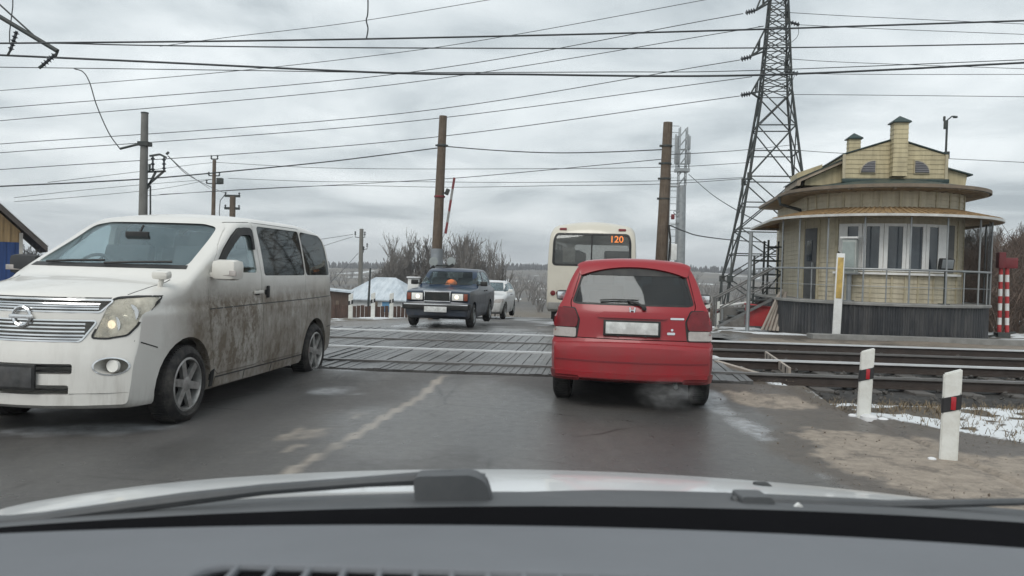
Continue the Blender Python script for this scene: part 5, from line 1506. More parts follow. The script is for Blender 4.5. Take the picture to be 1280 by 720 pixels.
def hip_house(cpx, Y, wpx, ridge_py, eave_py, rz, label, wallm, roofm, windows=(), ridge_f=.2, depth=6, over=.3):
    c_ = at(cpx, eave_py, Y); W = wpx * Y / 1000; zr = at(cpx, ridge_py, Y).z
    gz_ = float(h_ground(c_.x, Y)) - .3
    e = empty('house', (c_.x, Y, gz_), rz); tag(e, label, 'house')
    ze = c_.z - gz_; zr -= gz_
    w_ = MB(); w_.prism([(-W / 2, 0), (W / 2, 0), (W / 2, depth), (-W / 2, depth)], -0.0, ze, 'z'); w_.build('wall', wallm, e, sm=0)
    r_ = MB(); a = W / 2 + over; b0, b1 = -over, depth + over; rx = W / 2 * ridge_f
    vs = [(-a, b0, ze - .12), (a, b0, ze - .12), (a, b1, ze - .12), (-a, b1, ze - .12), (-rx, depth / 2, zr), (rx, depth / 2, zr), (-a, b0, ze - .2), (a, b0, ze - .2), (a, b1, ze - .2), (-a, b1, ze - .2)]
    r_.add(vs, [(0, 1, 5, 4), (1, 2, 5), (2, 3, 4, 5), (3, 0, 4), (6, 7, 1, 0), (7, 8, 2, 1), (8, 9, 3, 2), (9, 6, 0, 3), (9, 8, 7, 6)]); r_.build('roof', roofm, e, sm=0)
    for x, z, ww, hh, m0 in windows:
        f = MB(); f.box((x, -.03, ze + z), (ww + .16, .08, hh + .16)); F = f.build('window', M['upvc'], e)
        g_ = MB(); g_.box((x, -.08, ze + z), (ww, .02, hh)); g_.build('pane', m0, F)
    return e
M['snowroof'] = mat('snowy_pale_blue_roof', (.52, .57, .61), .6, var=.10, scale=.8, dirt=(.20, .26, .31), dscale=1.6, damt=.75, dstretch=(1.6, .3, .3))
M['whitewall'] = mat('whitewashed_wall', (.62, .63, .63), .8, dirt=(.42, .42, .4), damt=.4)
M['bluepane'] = mat('blue_window', (.12, .30, .50), .35)
hip_house(466, 58, 84, 347, 372, R(-6), 'white house with a snow covered hip roof and a blue window', M['whitewall'], M['snowroof'], windows=((1.0, -.65, .55, .75, M['bluepane']),), depth=7, ridge_f=.32)
sh_ = empty('shed', (at(428, 385, 46).x, 46, float(h_ground(at(428, 385, 46).x, 46)) - .2), R(10)); tag(sh_, 'dark brown shed just beyond the rear of the muddy minivan', 'shed')
m_ = MB(); zt = at(428, 364, 46).z - sh_.location.z; m_.prism([(-.9, 0), (.42, 0), (.42, zt - .12), (-.9, zt)], 0, 2.5, 'y'); m_.build('wall', mat('dark_brown_boards', (.075, .05, .038), .85, var=.3, stretch=(8, 8, .5)), sh_, sm=0)
m_ = MB(); m_.add([(-1.05, -.2, zt + .03), (.58, -.2, zt - .10), (.58, 2.7, zt - .10), (-1.05, 2.7, zt + .03), (-1.05, -.2, zt + .12), (.58, -.2, zt - .01), (.58, 2.7, zt - .01), (-1.05, 2.7, zt + .12)], [(0, 3, 2, 1), (4, 5, 6, 7), (0, 1, 5, 4), (1, 2, 6, 5), (2, 3, 7, 6), (3, 0, 4, 7)]); m_.build('roof', M['snowroof'], sh_, sm=0)
fn = empty('fence', (at(470, 392, 27).x, 27, -.4), R(4)); tag(fn, 'low brown board fence behind the white guide posts', 'fence')
m_ = MB()
for i in range(22): m_.box((-1.4 + i * .135, 0, .24 + .02 * math.sin(i * 2.1)), (.12, .03, .50), None, .004)
m_.build('board_panel', mat('red_brown_boards', (.06, .036, .028), .85, var=.35, scale=5), fn)
for x in (-1.3, 0, 1.4):
    m_ = MB(); m_.box((x, .05, .3), (.08, .08, .66)); m_.build('post', M['wood_pole'], fn)
cbx = at(517, 356, 27); m_ = empty('signal_cabinet', (cbx.x, 27, -.35)); tag(m_, 'small white signal cabinet on legs beside the dark blue sedan', 'cabinet')
q_ = MB(); q_.box((0, 0, cbx.z + .35), (.36, .3, .42), None, .02); q_.build('box', M['white'], m_)
q_ = MB(); q_.box((0, 0, cbx.z + .60), (.44, .4, .05), None, .01); q_.build('lid', M['snow'], m_)
for x in (-.12, .12):
    q_ = MB(); q_.tube([(x, 0, 0), (x, 0, cbx.z + .15)], .03, 6); q_.build('leg', M['galv'], m_)

# behind the pylon: low wall, pipe rail, red box, post, frame
wl_ = empty('concrete_wall', (0, 0, 0)); tag(wl_, 'low grey concrete wall behind the pylon feet', 'wall')
a, b = at(899, 408, 27.5), at(985, 408, 27.0)
m_ = MB(); zt = at(930, 385, 27).z; d = (b - a); d.z = 0
m_.prism([(a.x, a.y), (b.x, b.y), (b.x + .05, b.y + .25), (a.x + .05, a.y + .25)], -.8, zt, 'z'); m_.build('slab', mat('stained_concrete_wall', (.20, .195, .185), .9, var=.3, bump=.2, dirt=(.11, .10, .09), damt=.6), wl_, sm=0)
m_ = MB(); m_.tube([at(897, 383, 27.2), at(930, 379, 27.2), at(968, 374, 27.2)], .045, 8); m_.build('pipe_rail', M['white'], wl_)
for px in (903, 950):
    m_ = MB(); m_.tube([at(px, 382 if px < 930 else 377, 27.2), at(px, 410, 27.2)], .035, 8); m_.build('rail_post', M['galv'], wl_)
q = gnd(934, 411); m_ = MB(); tpp = at(935, 290, q.y); m_.tube([(q.x, q.y, -.1), (q.x + .02, q.y, tpp.z)], [.055, .05], 10)
tag(m_.build('grey_post', M['galv']), 'slim plain grey post standing between pylon and hut stairs', 'post')
rbx = empty('sand_box', (gnd(950, 408).x, gnd(950, 408).y, 0), HR); tag(rbx, 'red box behind the slanted stair rails of the hut', 'box')
m_ = MB(); m_.box((0, .3, .28), (.75, .55, .56), None, .02); m_.build('body', M['red'], rbx)
m_ = MB(); m_.box((0, .3, .585), (.80, .60, .05), Matrix.Rotation(R(6), 3, 'Y'), .01); m_.build('lid', M['red'], rbx)
cg = empty('steel_frame', (at(966, 385, 25.5).x, 25.5, .0), HR); tag(cg, 'black open steel frame standing against the side of the hut', 'frame')
m_ = MB(); zt = at(966, 300, 25.5).z; zb_ = .2
for x in (-.62, -.2, .25, .62):
    for y in (0, .9): m_.bar((x, y, zb_), (x, y, zt - (.5 if x < -.5 else 0)), .06)
for k in range(6):
    z = zb_ + (zt - zb_) * k / 5.5
    for y in (0, .9): m_.bar((-.62 if k < 5 else -.2, y, z), (.62, y, z), .045)
m_.bar((-.62, 0, zb_ + .3), (.25, 0, zb_ + 1.4), .04); m_.bar((-.2, 0, zt - .8), (.62, 0, zb_ + 1.2), .04); m_.build('bars', M['darksteel'], cg)
lb = MB(); c_ = gnd(968, 411); rnd = random.Random(5)
lbe = empty('plank_bundle', (c_.x, c_.y, 0)); tag(lbe, 'bundle of weathered planks leaning on the platform corner', 'planks')
for i in range(5):
    lb = MB(); lb.bar((-.35 + i * .1, .0 - i * .03, -.05), (.12 + i * .05, .12, .95 + .08 * (i % 3)), .09, .03); lb.build('plank', M['ply'], lbe)
kb = MB(); kb.prism([(0, 0), (0, 0)] if False else [(7.2, 19.05), (14.5, 18.65), (14.5, 19.0), (7.2, 19.45)], -.2, .10, 'z')
tag(kb.build('stone_kerb', M['concrete'], None, sm=0), 'long grey concrete kerb between the last rail and the hut platform', 'kerb')

# ================================================================== VEGETATION
def bare_tree(seed, H, spread=.45, upness=.55, trunk_r=.16, depth=5, twig=.016, stems=1, low=.25):
    rnd = random.Random(seed); T, Cw = MB(), MB()
    def grow_(p, d, L, r, lev):
        n = 3; pts = [p]; dd = d.copy(); step = L / n
        for i in range(n):
            dd = (dd + Vector((rnd.gauss(0, .13), rnd.gauss(0, .13), .05 + .1 * upness))).normalized(); p = p + dd * step; pts.append(p)
        rs = [r * (1 - .45 * i / n) for i in range(n + 1)]
        if lev <= 1: T.tube(pts, rs, 6, False)
        else: Cw.tube(pts[::3] if lev >= 4 else pts, [max(x, twig) for x in (rs[::3] if lev >= 4 else rs)], 3, False)
        if lev >= depth: return
        kids = rnd.randint(*((7, 10), (4, 6), (3, 5), (2, 4))[min(lev, 3)])
        for k in range(kids):
            f = rnd.uniform(low if lev == 0 else .25, 1.0); i = min(n - 1, int(f * n)); q = pts[i].lerp(pts[i + 1], f * n - i)
            a = rnd.uniform(0, 2 * math.pi); s = rnd.uniform(.6, 1.25) * spread
            e1 = dd.orthogonal().normalized(); e2 = dd.cross(e1)
            nd = (dd + (e1 * math.cos(a) + e2 * math.sin(a)) * s * 1.6 + Vector((0, 0, upness * .5))).normalized()
            grow_(q, nd, L * rnd.uniform(.48, .72) * (1 - .25 * f if lev == 0 else 1), max(r * rnd.uniform(.42, .6), twig), lev + 1)
    for s in range(stems):
        a = rnd.uniform(0, 6.28); d0 = Vector((math.cos(a) * .22 * (stems > 1), math.sin(a) * .22 * (stems > 1), 1)).normalized()
        grow_(Vector((math.cos(a) * .2 * (stems > 1), math.sin(a) * .2 * (stems > 1), -.3)), d0, H * .55, trunk_r, 0)
    return T, Cw
M['bark'] = mat('grey_brown_bark', (.075, .066, .058), .9, var=.3)
M['twigs'] = mat('bare_twigs', (.16, .148, .136), .9, var=.3)
M['redtwigs'] = mat('reddish_brown_twigs', (.11, .080, .064), .9, var=.3)
PROT = []
def tree(name, label, px, base_py, top_py, Y, variant, group, rz=0.0, wide=1.0):
    c_ = at(px, base_py, Y); gz_ = float(h_ground(c_.x, Y)); H = at(px, top_py, Y).z - gz_
    if variant not in [v for v, _, _ in PROT]:
        seed, h0, kw = VAR[variant]; T, Cw = bare_tree(seed, h0, **kw)
        T_, C_ = T.mesh('trunk', False), Cw.mesh('crown', False)
        zmax = max(v.co.z for v in C_.vertices)
        PROT.append((variant, (T_, C_), zmax))
    _, (T_, C_), zmax = next(p for p in PROT if p[0] == variant)
    e = empty(name, (c_.x, Y, gz_), rz); tag(e, label, 'tree', group)
    s = H / zmax; e.scale = (s * wide, s * wide, s)
    link('trunk', T_, None, e); link('crown', C_, None, e)
    if not T_.materials: T_.materials.append(M['bark'])
    if not C_.materials: C_.materials.append(M['twigs'])
    return e
VAR = {0: (11, 12, dict(spread=.30, upness=.75, twig=.024, depth=4, low=.3)), 1: (23, 12, dict(spread=.34, upness=.7, twig=.024, stems=2, depth=4, low=.3)), 2: (37, 12, dict(spread=.40, upness=.6, twig=.024, depth=5, stems=2, low=.35)), 3: (53, 6, dict(spread=.55, upness=.4, twig=.014, stems=3, trunk_r=.09, low=.1, depth=4))}
GT = 'bare trees behind the dark blue sedan'
for i, (px, ty, Y, v, rz, wd, lab) in enumerate((
    (484, 312, 104, 2, .4, 1.1, 'bare bushy tree closest to the snowy roofed house'), (500, 290, 108, 1, 1.2, 1.0, 'bare tree with the broad crown over the snowy roof end'),
    (517, 292, 112, 0, 2.3, 1.2, 'bare tree with a tall forked crown, second from the snowy house'), (532, 284, 110, 1, 3.6, .9, 'bare tree whose crown touches the brown pole from the house side'),
    (563, 290, 112, 0, 4.0, 1.2, 'bare tree with its crown just beyond the brown pole and barrier'), (580, 287, 108, 1, 5.2, .9, 'tallest bare tree between the brown pole and the white sedan'),
    (598, 293, 112, 0, .9, 1.2, 'narrow bare tree above the white sedan roof'), (613, 296, 106, 1, 2.0, .8, 'last bare tree of the clump, on the open hill side'))):
    tree('bare_tree', lab, px, 352, ty, Y, v, GT, rz, wd)
GB = 'bare trees behind the hut'
for i, (px, ty, Y, v, rz, wd, lab) in enumerate((
    (1196, 292, 44, 1, 1.0, 1.0, 'bare tree behind the hut, closest to its wall'), (1215, 278, 47, 2, 2.2, .9, 'bare tree behind the hut netting, with a spreading crown'),
    (1240, 286, 44, 0, .3, 1.2, 'bare tree behind the end of the hut veranda roof'), (1262, 272, 46, 1, 3.1, 1.0, 'bare tree above the dark red barrier box'), (1288, 280, 43, 2, 4.4, 1.0, 'bare tree cut by the picture edge beyond the barrier box'),
    (1180, 300, 55, 0, 4.0, 1.2, 'slender bare tree mostly hidden by the hut wall'), (1310, 262, 50, 1, 5.0, 1.0, 'tall bare tree at the far side of the barrier box'))):
    tree('bare_tree', lab, px, 400, ty, Y, v, GB, rz, wd)
tree('bare_shrub', 'bare shrub between the timber house and the minivan windscreen', 36, 340, 294, 27, 3, None, 1.0, 1.0)

def brush(name, spots, hfun, m, tw=.012, nst=12):
    mb = MB(); rnd = random.Random(len(spots))
    for (x, y, h) in spots:
        z = float(hfun(x, y)) - .05
        for k in range(nst):
            a = rnd.uniform(0, 6.28); l_ = h * rnd.uniform(.5, 1.1); s = rnd.uniform(.15, .75)
            p1 = Vector((x + math.cos(a) * l_ * s * .45, y + math.sin(a) * l_ * s * .45, z + l_ * .6)); p2 = Vector((x + math.cos(a + .3) * l_ * s, y + math.sin(a + .3) * l_ * s, z + l_))
            mb.tube([(x + rnd.uniform(-.1, .1), y, z), p1, p2], [tw * 1.5, tw, tw * .7], 3, False)
            for q in range(3):
                b0 = p1.lerp(p2, rnd.random()); mb.tube([b0, b0 + Vector((rnd.gauss(0, .2), rnd.gauss(0, .2), rnd.uniform(.1, .4))) * h * .5], [tw * .8, tw * .5], 3, False)
    return tag(mb.build(name, m, None, sm=0, fix=False), kind='stuff')
rnd = random.Random(9)
sp1 = []
for i in range(520):
    y = rnd.uniform(24.5, 50); px = rnd.uniform(1170, 1340); x = (px - 640) / 1000 * y
    sp1.append((x, y, rnd.uniform(.7, 1.7)))
brush('undergrowth', sp1, h_ground, M['redtwigs'], .013, 12)
sp2_ = []
for i in range(420):
    y = rnd.uniform(85, 125); px = rnd.uniform(425, 660); sp2_.append(((px - 640) / 1000 * y, y, rnd.uniform(.8, 2.0)))
brush('undergrowth', sp2_, h_ground, M['twigs'], .035, 9)
sp3 = []
for i in range(260):
    y = rnd.uniform(40, 120); px = rnd.uniform(840, 1010); sp3.append(((px - 640) / 1000 * y, y, rnd.uniform(.8, 2.4)))
brush('undergrowth', sp3, h_ground, M['redtwigs'], .035, 9)
sp5 = []
for i in range(520):
    y = rnd.uniform(170, 460); px = rnd.uniform(640, 1010) if rnd.random() < .75 else rnd.uniform(380, 640)
    if fbm(np.array(px / 60), np.array(y / 60), 78, 3) > .46: sp5.append(((px - 640) / 1000 * y, y, rnd.uniform(2.5, 6.0)))
brush('undergrowth', sp5, h_ground, M['twigs'], .10, 7)
sp4 = [(at(px, 345, y).x, y, rnd.uniform(.6, 1.6)) for px, y in [(rnd.uniform(-60, 110), rnd.uniform(27, 34)) for i in range(60)]]
brush('undergrowth', sp4, h_ground, M['twigs'], .012, 10)

# dry grass tufts at the edge of the mud
gm = MB(); rnd = random.Random(4)
cand = []
while len(cand) < 1500:
    x = rnd.uniform(3.1, 8.2); y = rnd.uniform(5.0, 10.0)
    mk = surf_masks(np.array([x]), np.array([y]))
    if mk['grass'][0] * (1 - .6 * mk['snow'][0]) > rnd.random() * .9 + .1: cand.append((x, y))
for x, y in cand:
    z = float(h_g(np.array(x), np.array(y)))
    for k in range(4):
        a = rnd.uniform(0, 6.28); h = rnd.uniform(.03, .10); w_ = .004; b_ = Vector((x + rnd.uniform(-.04, .04), y + rnd.uniform(-.04, .04), z - .01))
        t_ = b_ + Vector((math.cos(a) * h * .9, math.sin(a) * h * .9, h)); s_ = Vector((-math.sin(a), math.cos(a), 0)) * w_
        m0 = b_.lerp(t_, .5) + Vector((0, 0, h * .18))
        gm.add([b_ - s_, b_ + s_, m0 + s_ * .7, m0 - s_ * .7, t_], [(0, 1, 2, 3), (3, 2, 4)])
tag(gm.build('dry_grass', mat('dry_grass_blades', (.17, .13, .08), .85, var=.4, scale=12), None, sm=0, fix=False), kind='stuff')

# far woods along the hill
fw = MB(); rnd = random.Random(12)
for band, (y0, y1, n, hmin, hmax) in enumerate(((620, 780, 6000, 2.5, 6.5),)):
    for i in range(n):
        y = rnd.uniform(y0, y1); px = rnd.uniform(-120, 1420)
        x = (px - 640) / 1000 * y
        if band == 1 and fbm(np.array(x / 70), np.array(y / 70), 77, 3) < .53: continue
        z = float(h_ground(x, y)) - .3; h = rnd.uniform(hmin, hmax); r_ = h * rnd.uniform(.09, .22)
        vs = [Vector((x, y, z + h))]
        for zz, rr in ((.72, .75), (.35, 1.0), (.0, .4)):
            for k in range(5):
                a = 2 * math.pi * k / 5 + rnd.random(); vs.append(Vector((x + math.cos(a) * r_ * rr * rnd.uniform(.7, 1.2), y + math.sin(a) * r_ * rr, z + h * zz * rnd.uniform(.9, 1.1))))
        fs = [(0, 1 + k, 1 + (k + 1) % 5) for k in range(5)]
        for q in (0, 5): fs += [(1 + q + k, 6 + q + k, 6 + q + (k + 1) % 5, 1 + q + (k + 1) % 5) for k in range(5)]
        fw.add(vs, fs)
tag(fw.build('far_wood', mat('far_dark_wood', (.045, .047, .05), .95, var=.35, scale=.05), None, sm=0, fix=False), kind='stuff')

# ================================================================== VEHICLES
def heading(dx, dy): return math.atan2(dy, dx)

def finish_body(name, me, mats, parent):
    o = link(name, me, mats, parent)
    smooth(me, 28)
    return o

# ------------------------------------------------------------------ white minivan (front axle at x=0, left side +y)
def build_van():
    P = dict(
        top=[(-3.93, .45), (-3.925, .62), (-3.90, .95), (-3.87, 1.18), (-3.80, 1.50), (-3.70, 1.74), (-3.58, 1.835), (-3.3, 1.89), (-2.5, 1.935), (-1.7, 1.935), (-1.15, 1.885), (-.92, 1.815),
             (-.60, 1.655), (.10, 1.315), (.18, 1.275), (.45, 1.225), (.70, 1.165), (.82, 1.12), (.865, 1.06), (.885, .90), (.90, .80), (.925, .72), (.945, .60), (.95, .46)],
        bot=[(-3.93, .36), (-3.7, .28), (-3.2, .24), (-1, .22), (.5, .22), (.85, .23), (.95, .27)],
        wid=[(-3.93, .80), (-3.8, .85), (-3.4, .885), (-2.5, .90), (0, .90), (.4, .885), (.75, .84), (.95, .80)],
        g=[(.2, .94), (.3, .965), (.5, .99), (.8, 1.0), (.985, 1.0), (1.01, .982), (1.28, .962), (1.6, .905), (1.85, .84), (1.95, .815)],
        bow=[(-3.93, -.16), (-3.5, -.06), (-2.5, 0), (-1.3, .04), (-.92, .13), (.10, .22), (.4, .27), (.8, .33), (.95, .36)],
        rt=[(-3.93, .06), (-3.5, .10), (-1.5, .12), (-.9, .07), (.1, .05), (.3, .10), (.8, .07), (.95, .04)], crown=.035)
    paint = van_paint('white_van_paint')
    nose = paint_mat('van_nose_paint', (0.68, 0.665, 0.62), (0.30, 0.265, 0.215), .85, .2, 0.75, film=0.25)
    # one paint for the whole shell: side dirt behind the front wheel, thin film on the nose
    m, n, l = paint, paint.node_tree.nodes, paint.node_tree.links
    solid = body_solid(P)
    bv = bvh_of(solid)
    e = empty('minivan', (-3.713, 7.129, 0), heading(-.124, -.992))
    tag(e, 'white minivan caked with brown mud along its side', 'minivan')
    Rw, AR = .34, .415
    me = solid
    for x in (0, -3.05):
        for s in (1, -1):
            me = boolean(me, cutter(arc_arch(x, Rw, AR), s * .55, s * 1.3, 'y'))
    # cabin
    Pc = dict(P); cab = body_solid(Pc, inset=.075, xr=(-3.72, -.02), zfloor=.62, n_st=60)
    cab.polygons.foreach_set('material_index', [1] * len(cab.polygons))
    me = boolean(me, cab)
    ws = fillet([(-.745, 1.375), (.745, 1.375), (.655, 1.765), (.5, 1.80), (-.5, 1.80), (-.655, 1.765)], .05)
    me = boolean(me, cutter(ws, -1.35, .6, 'x'))
    dw = fillet([(-.52, 1.33), (-.50, 1.36), (-.72, 1.55), (-.92, 1.685), (-1.10, 1.775), (-1.36, 1.785), (-1.41, 1.32)], .03)
    w1 = fillet([(-1.58, 1.29), (-1.55, 1.815), (-2.70, 1.815), (-2.72, 1.29)], .05)
    w2 = fillet([(-2.755, 1.29), (-2.735, 1.815), (-3.42, 1.795), (-3.55, 1.70), (-3.68, 1.29)], .07)
    for s in (1, -1):
        for w in (dw, w1, w2):
            me = boolean(me, cutter(w, s * .45, s * 1.3, 'y'))
    # grille, lamps and bumper openings
    gr_up = fillet([(-.62, 1.085), (.62, 1.085), (.56, 1.005), (-.56, 1.005)], .015)
    gr_lo = fillet([(-.54, .925), (.54, .925), (.45, .775), (-.45, .775)], .02)
    hl = fillet([(.525, .80), (.625, 1.105), (.75, 1.12), (.838, 1.122), (.838, 1.06), (.795, .90), (.74, .82), (.62, .795)], .02)
    in_up = fillet(rect(-.42, .515, .42, .595), .02); in_lo = fillet(rect(-.40, .355, .40, .43), .02)
    for p, d in ((gr_up, .58), (gr_lo, .58), (in_up, .66), (in_lo, .66)):
        me = boolean(me, cutter(p, d, 1.4, 'x'))
    for pp in (hl, mirror(hl)):
        me = boolean(me, cutter(pp, .36, 1.4, 'x', 2))
    fog = [(.665 + .105 * math.cos(a), .575 + .062 * math.sin(a)) for a in np.linspace(0, 2 * math.pi, 24, endpoint=False)]
    for pp in (fog, mirror(fog)):
        me = boolean(me, cutter(pp, .60, 1.4, 'x'))
    full = me
    # doors on the muddy side
    fd = fillet([(-.47, .42), (-.37, .80), (-.36, 1.29), (-.66, 1.58), (-.88, 1.72), (-1.08, 1.83), (-1.44, 1.85), (-1.495, 1.3), (-1.495, .40), (-1.42, .36), (-.55, .36)], .03)
    sd = fillet([(-1.505, .40), (-1.505, 1.3), (-1.455, 1.85), (-2.735, 1.85), (-2.74, 1.2), (-2.74, .76), (-2.60, .50), (-2.585, .36), (-1.56, .36)], .03)
    hood = [(-.70, -.25)]
    for p, nm in ((fd, 'front'), (sd, 'sliding')):
        door = boolean(full, cutter(grow(p, -.006), .60, 1.3, 'y'), 'INTERSECT')
        me = boolean(me, cutter(p, .60, 1.3, 'y'))
        d = finish_body('door', door, [paint, M['dark'], M['silver'], M['black']], e)
        if nm == 'front':
            h = MB(); h.add(*patch(bv, fillet(rect(-1.44, 1.085, -1.34, 1.14), .02), 'side', .004, .006))
            hx = -1.39
        else:
            h = MB(); h.add(*patch(bv, fillet(rect(-1.67, 1.085, -1.57, 1.14), .02), 'side', .004, .006))
            hx = -1.62
        h.build('handle_cup', M['black'], d)
        g_ = MB(); hit = bv.ray_cast(Vector((hx, 5, 1.12)), Vector((0, -1, 0)))[0]
        g_.box((hx, hit.y + .018, 1.118), (.20 if nm == 'front' else .05, .022, .035 if nm == 'front' else .13), None, .01)
        g_.build('handle', nose if nm == 'front' else M['black'], d)
    # bonnet seam: thin dark joint following the bonnet edge
    finish_body('body', me, [paint, M['dark'], M['silver'], M['black']], e)
    joint = MB()
    jl = [(.02, .72), (.20, .71), (.40, .69), (.55, .665)]
    for s in (1, -1):
        for a, b in zip(jl[:-1], jl[1:]):
            d = Vector((b[0] - a[0], b[1] - a[1])).normalized(); q = Vector((-d.y, d.x)) * .004
            joint.add(*patch(bv, [(a[0] + q.x, s * (a[1] + q.y)), (b[0] + q.x, s * (b[1] + q.y)), (b[0] - q.x, s * (b[1] - q.y)), (a[0] - q.x, s * (a[1] - q.y))], 'top', .001, .004))
    joint.add(*patch(bv, rect(-.60, 1.103, .60, 1.112), 'front', .001, .004))
    joint.build('bonnet_joint', M['black'], e)
    sj = MB()
    for a, b in (((-.36, .985), (-1.49, .995)), ((-1.51, .995), (-2.735, 1.005)), ((-2.745, 1.005), (-3.84, 1.02)), ((.64, .77), (.41, .70)), ((-3.46, .62), (-3.88, .63)), ((-2.60, .34), (-.50, .34)),
                 ((-1.10, .25), (-1.10, .34)), ((-1.75, .25), (-1.75, .34))):
        d = Vector((b[0] - a[0], b[1] - a[1])); L_ = d.length; q = Vector((-d.y, d.x)).normalized() * .005; k = max(1, int(L_ / .3))
        for i in range(k):
            p0 = (a[0] + d.x * i / k, a[1] + d.y * i / k); p1 = (a[0] + d.x * (i + 1) / k, a[1] + d.y * (i + 1) / k)
            sj.add(*patch(bv, [(p0[0] + q.x, p0[1] + q.y), (p0[0] - q.x, p0[1] - q.y), (p1[0] - q.x, p1[1] - q.y), (p1[0] + q.x, p1[1] + q.y)], 'side', .0135 if a[1] < .36 and a[0] < 0 else .0012, .006))
    sj.build('side_crease', M['black'], e)  # crease shading drawn as thin dark strips, together with the panel seams
    # glass
    patch_obj('windscreen', bv, ws, 'front', M['glass'], e, -.006, .005)
    patch_obj('side_window', bv, dw, 'side', M['side_glass'], e, -.008, .004)
    patch_obj('side_window', bv, w1, 'side', M['privacy'], e, -.004, .004)
    patch_obj('side_window', bv, w2, 'side', M['privacy'], e, -.004, .004)
    for w in (dw, w1, w2): patch_obj('side_window', bv, w, 'side2', M['side_glass'] if w is dw else M['privacy'], e, -.008, .004)
    band = [(-2.70, 1.29), (-2.755, 1.29), (-2.735, 1.815), (-2.68, 1.815)]
    patch_obj('window_pillar', bv, band, 'side', M['black'], e, -.001, .006)
    # dark rain deflector over the front door window
    outer = [(-.52, 1.37), (-.72, 1.54), (-.92, 1.675), (-1.10, 1.768), (-1.22, 1.782), (-1.36, 1.785), (-1.405, 1.76), (-1.395, 1.56)]
    inner = [(-.60, 1.36), (-.78, 1.495), (-.96, 1.61), (-1.12, 1.692), (-1.22, 1.705), (-1.32, 1.705), (-1.35, 1.685), (-1.355, 1.56)]
    df_ = MB()
    for i in range(len(outer) - 1):
        df_.add(*patch(bv, [outer[i], outer[i + 1], inner[i + 1], inner[i]], 'side', .020, .022, .04))
    df_.build('rain_deflector', M['black'], e)
    # lower windscreen edge, wipers
    wp = MB()
    wp.add(*patch(bv, [(-.76, 1.348), (.76, 1.348), (.745, 1.38), (-.745, 1.38)], 'front', .004, .01))
    wp.build('cowl_strip', M['black'], e)
    for y0, y1 in ((-.55, .05), (.08, .62)):
        w = MB()
        pts = [bv.ray_cast(Vector((3, y, z)), Vector((-1, 0, 0)))[0] + Vector((.025, 0, .012)) for y, z in ((y0, 1.375), ((y0 + y1) / 2, 1.39), (y1, 1.40))]
        w.tube(pts, .011, 6); w.build('wiper', M['black'], e)
    # grille bars
    for rows, span in (((1.065, 1.045, 1.025), .55), ((.905, .875, .845, .815, .79), .47)):
        for z in rows:
            k = MB(); k.add(*patch(bv, rect(-span, z - .006, span, z + .006), 'front', -.006, .02, .12))
            k.build('grille_bar', M['chrome'], e)
    trim = MB()
    for pl in (gr_up, gr_lo):
        o1, o2 = grow(pl, .012), pl
        N = len(pl)
        for i in range(N):
            j = (i + 1) % N
            trim.add(*patch(bv, [o1[i], o1[j], o2[j], o2[i]], 'front', .006, .014, .2))
    trim.build('grille_frame', M['chrome'], e)
    bd = MB()
    hit = bv.ray_cast(Vector((5, 0, .965)), Vector((-1, 0, 0)))[0]
    bd.lathe([(.062, .012), (.082, .012), (.085, .022), (.073, .030), (.060, .022)], 36, 'x', (hit.x, 0, .955), closed=True)
    bd.box((hit.x + .024, 0, .955), (.018, .20, .032), None, .006)
    bd.build('badge', M['chrome'], e)
    # head lamps
    for s in (1, -1):
        pl = hl if s > 0 else mirror(hl)
        L = patch_obj('headlight', bv, pl, 'front', M['lens'], e, -.002, .006, .06)
        c1 = bv.ray_cast(Vector((5, s * .625, .90)), Vector((-1, 0, 0)))[0]; c2 = bv.ray_cast(Vector((5, s * .735, .99)), Vector((-1, 0, 0)))[0]
        sr = MB(); o1, o2 = [(max(-.830, min(.830, a_)), min(b_, 1.128)) for a_, b_ in grow(pl, .012)], grow(pl, -.003)
        for i in range(len(pl)):
            j = (i + 1) % len(pl); sr.add(*patch(bv, [o1[i], o1[j], o2[j], o2[i]], 'front', .004, .01, .3))
        sr.build('lamp_surround', M['black'], L)
        rf = MB()
        for c, r_ in ((c1, .075), (c2, .07)):
            rf.lathe([(r_, -.03), (r_ * .97, -.05), (r_ * .7, -.09), (r_ * .3, -.11), (0, -.11)], 28, 'x', c)
        rf.build('reflector', M['chrome'], L)
        bb = MB(); bb.lathe([(0, -.022), (.03, -.026), (.046, -.04), (.03, -.07), (0, -.075)], 20, 'x', c1)
        bb.build('bulb', M['lit'], L)
    for s in (1, -1):
        c = bv.ray_cast(Vector((5, s * .665, .575)), Vector((-1, 0, 0)))[0]
        f = MB()
        fo = [(.665 + .118 * math.cos(a), .575 + .072 * math.sin(a)) for a in np.linspace(0, 2 * math.pi, 24, endpoint=False)]
        ring = fog if s > 0 else mirror(fog); fo = fo if s > 0 else mirror(fo)
        for i in range(24):
            f.add(*patch(bv, [fo[i], fo[(i + 1) % 24], ring[(i + 1) % 24], ring[i]], 'front', .004, .014, .3))
        o = f.build('fog_lamp', M['chrome'], e)
        b = MB(); b.lathe([(.05, -.02), (.052, -.05), (.03, -.075), (0, -.08)], 20, 'x', c); b.build('reflector', M['silver'], o)
    # plate holder with a dark grimy plate, bumper bars
    pl = MB(); hx = bv.ray_cast(Vector((5, 0, .5)), Vector((-1, 0, 0)))[0].x
    pl.box((hx + .02, 0, .49), (.025, .36, .20), None, .008)
    o = pl.build('number_plate', M['black'], e)
    q = MB(); q.box((hx + .034, 0, .49), (.004, .32, .155), None, .001); q.build('plate_face', mat('dark_grimy_plate', (0.05, 0.052, 0.055), .6, var=.4, scale=12, dirt=(.12, .11, .1)), o)
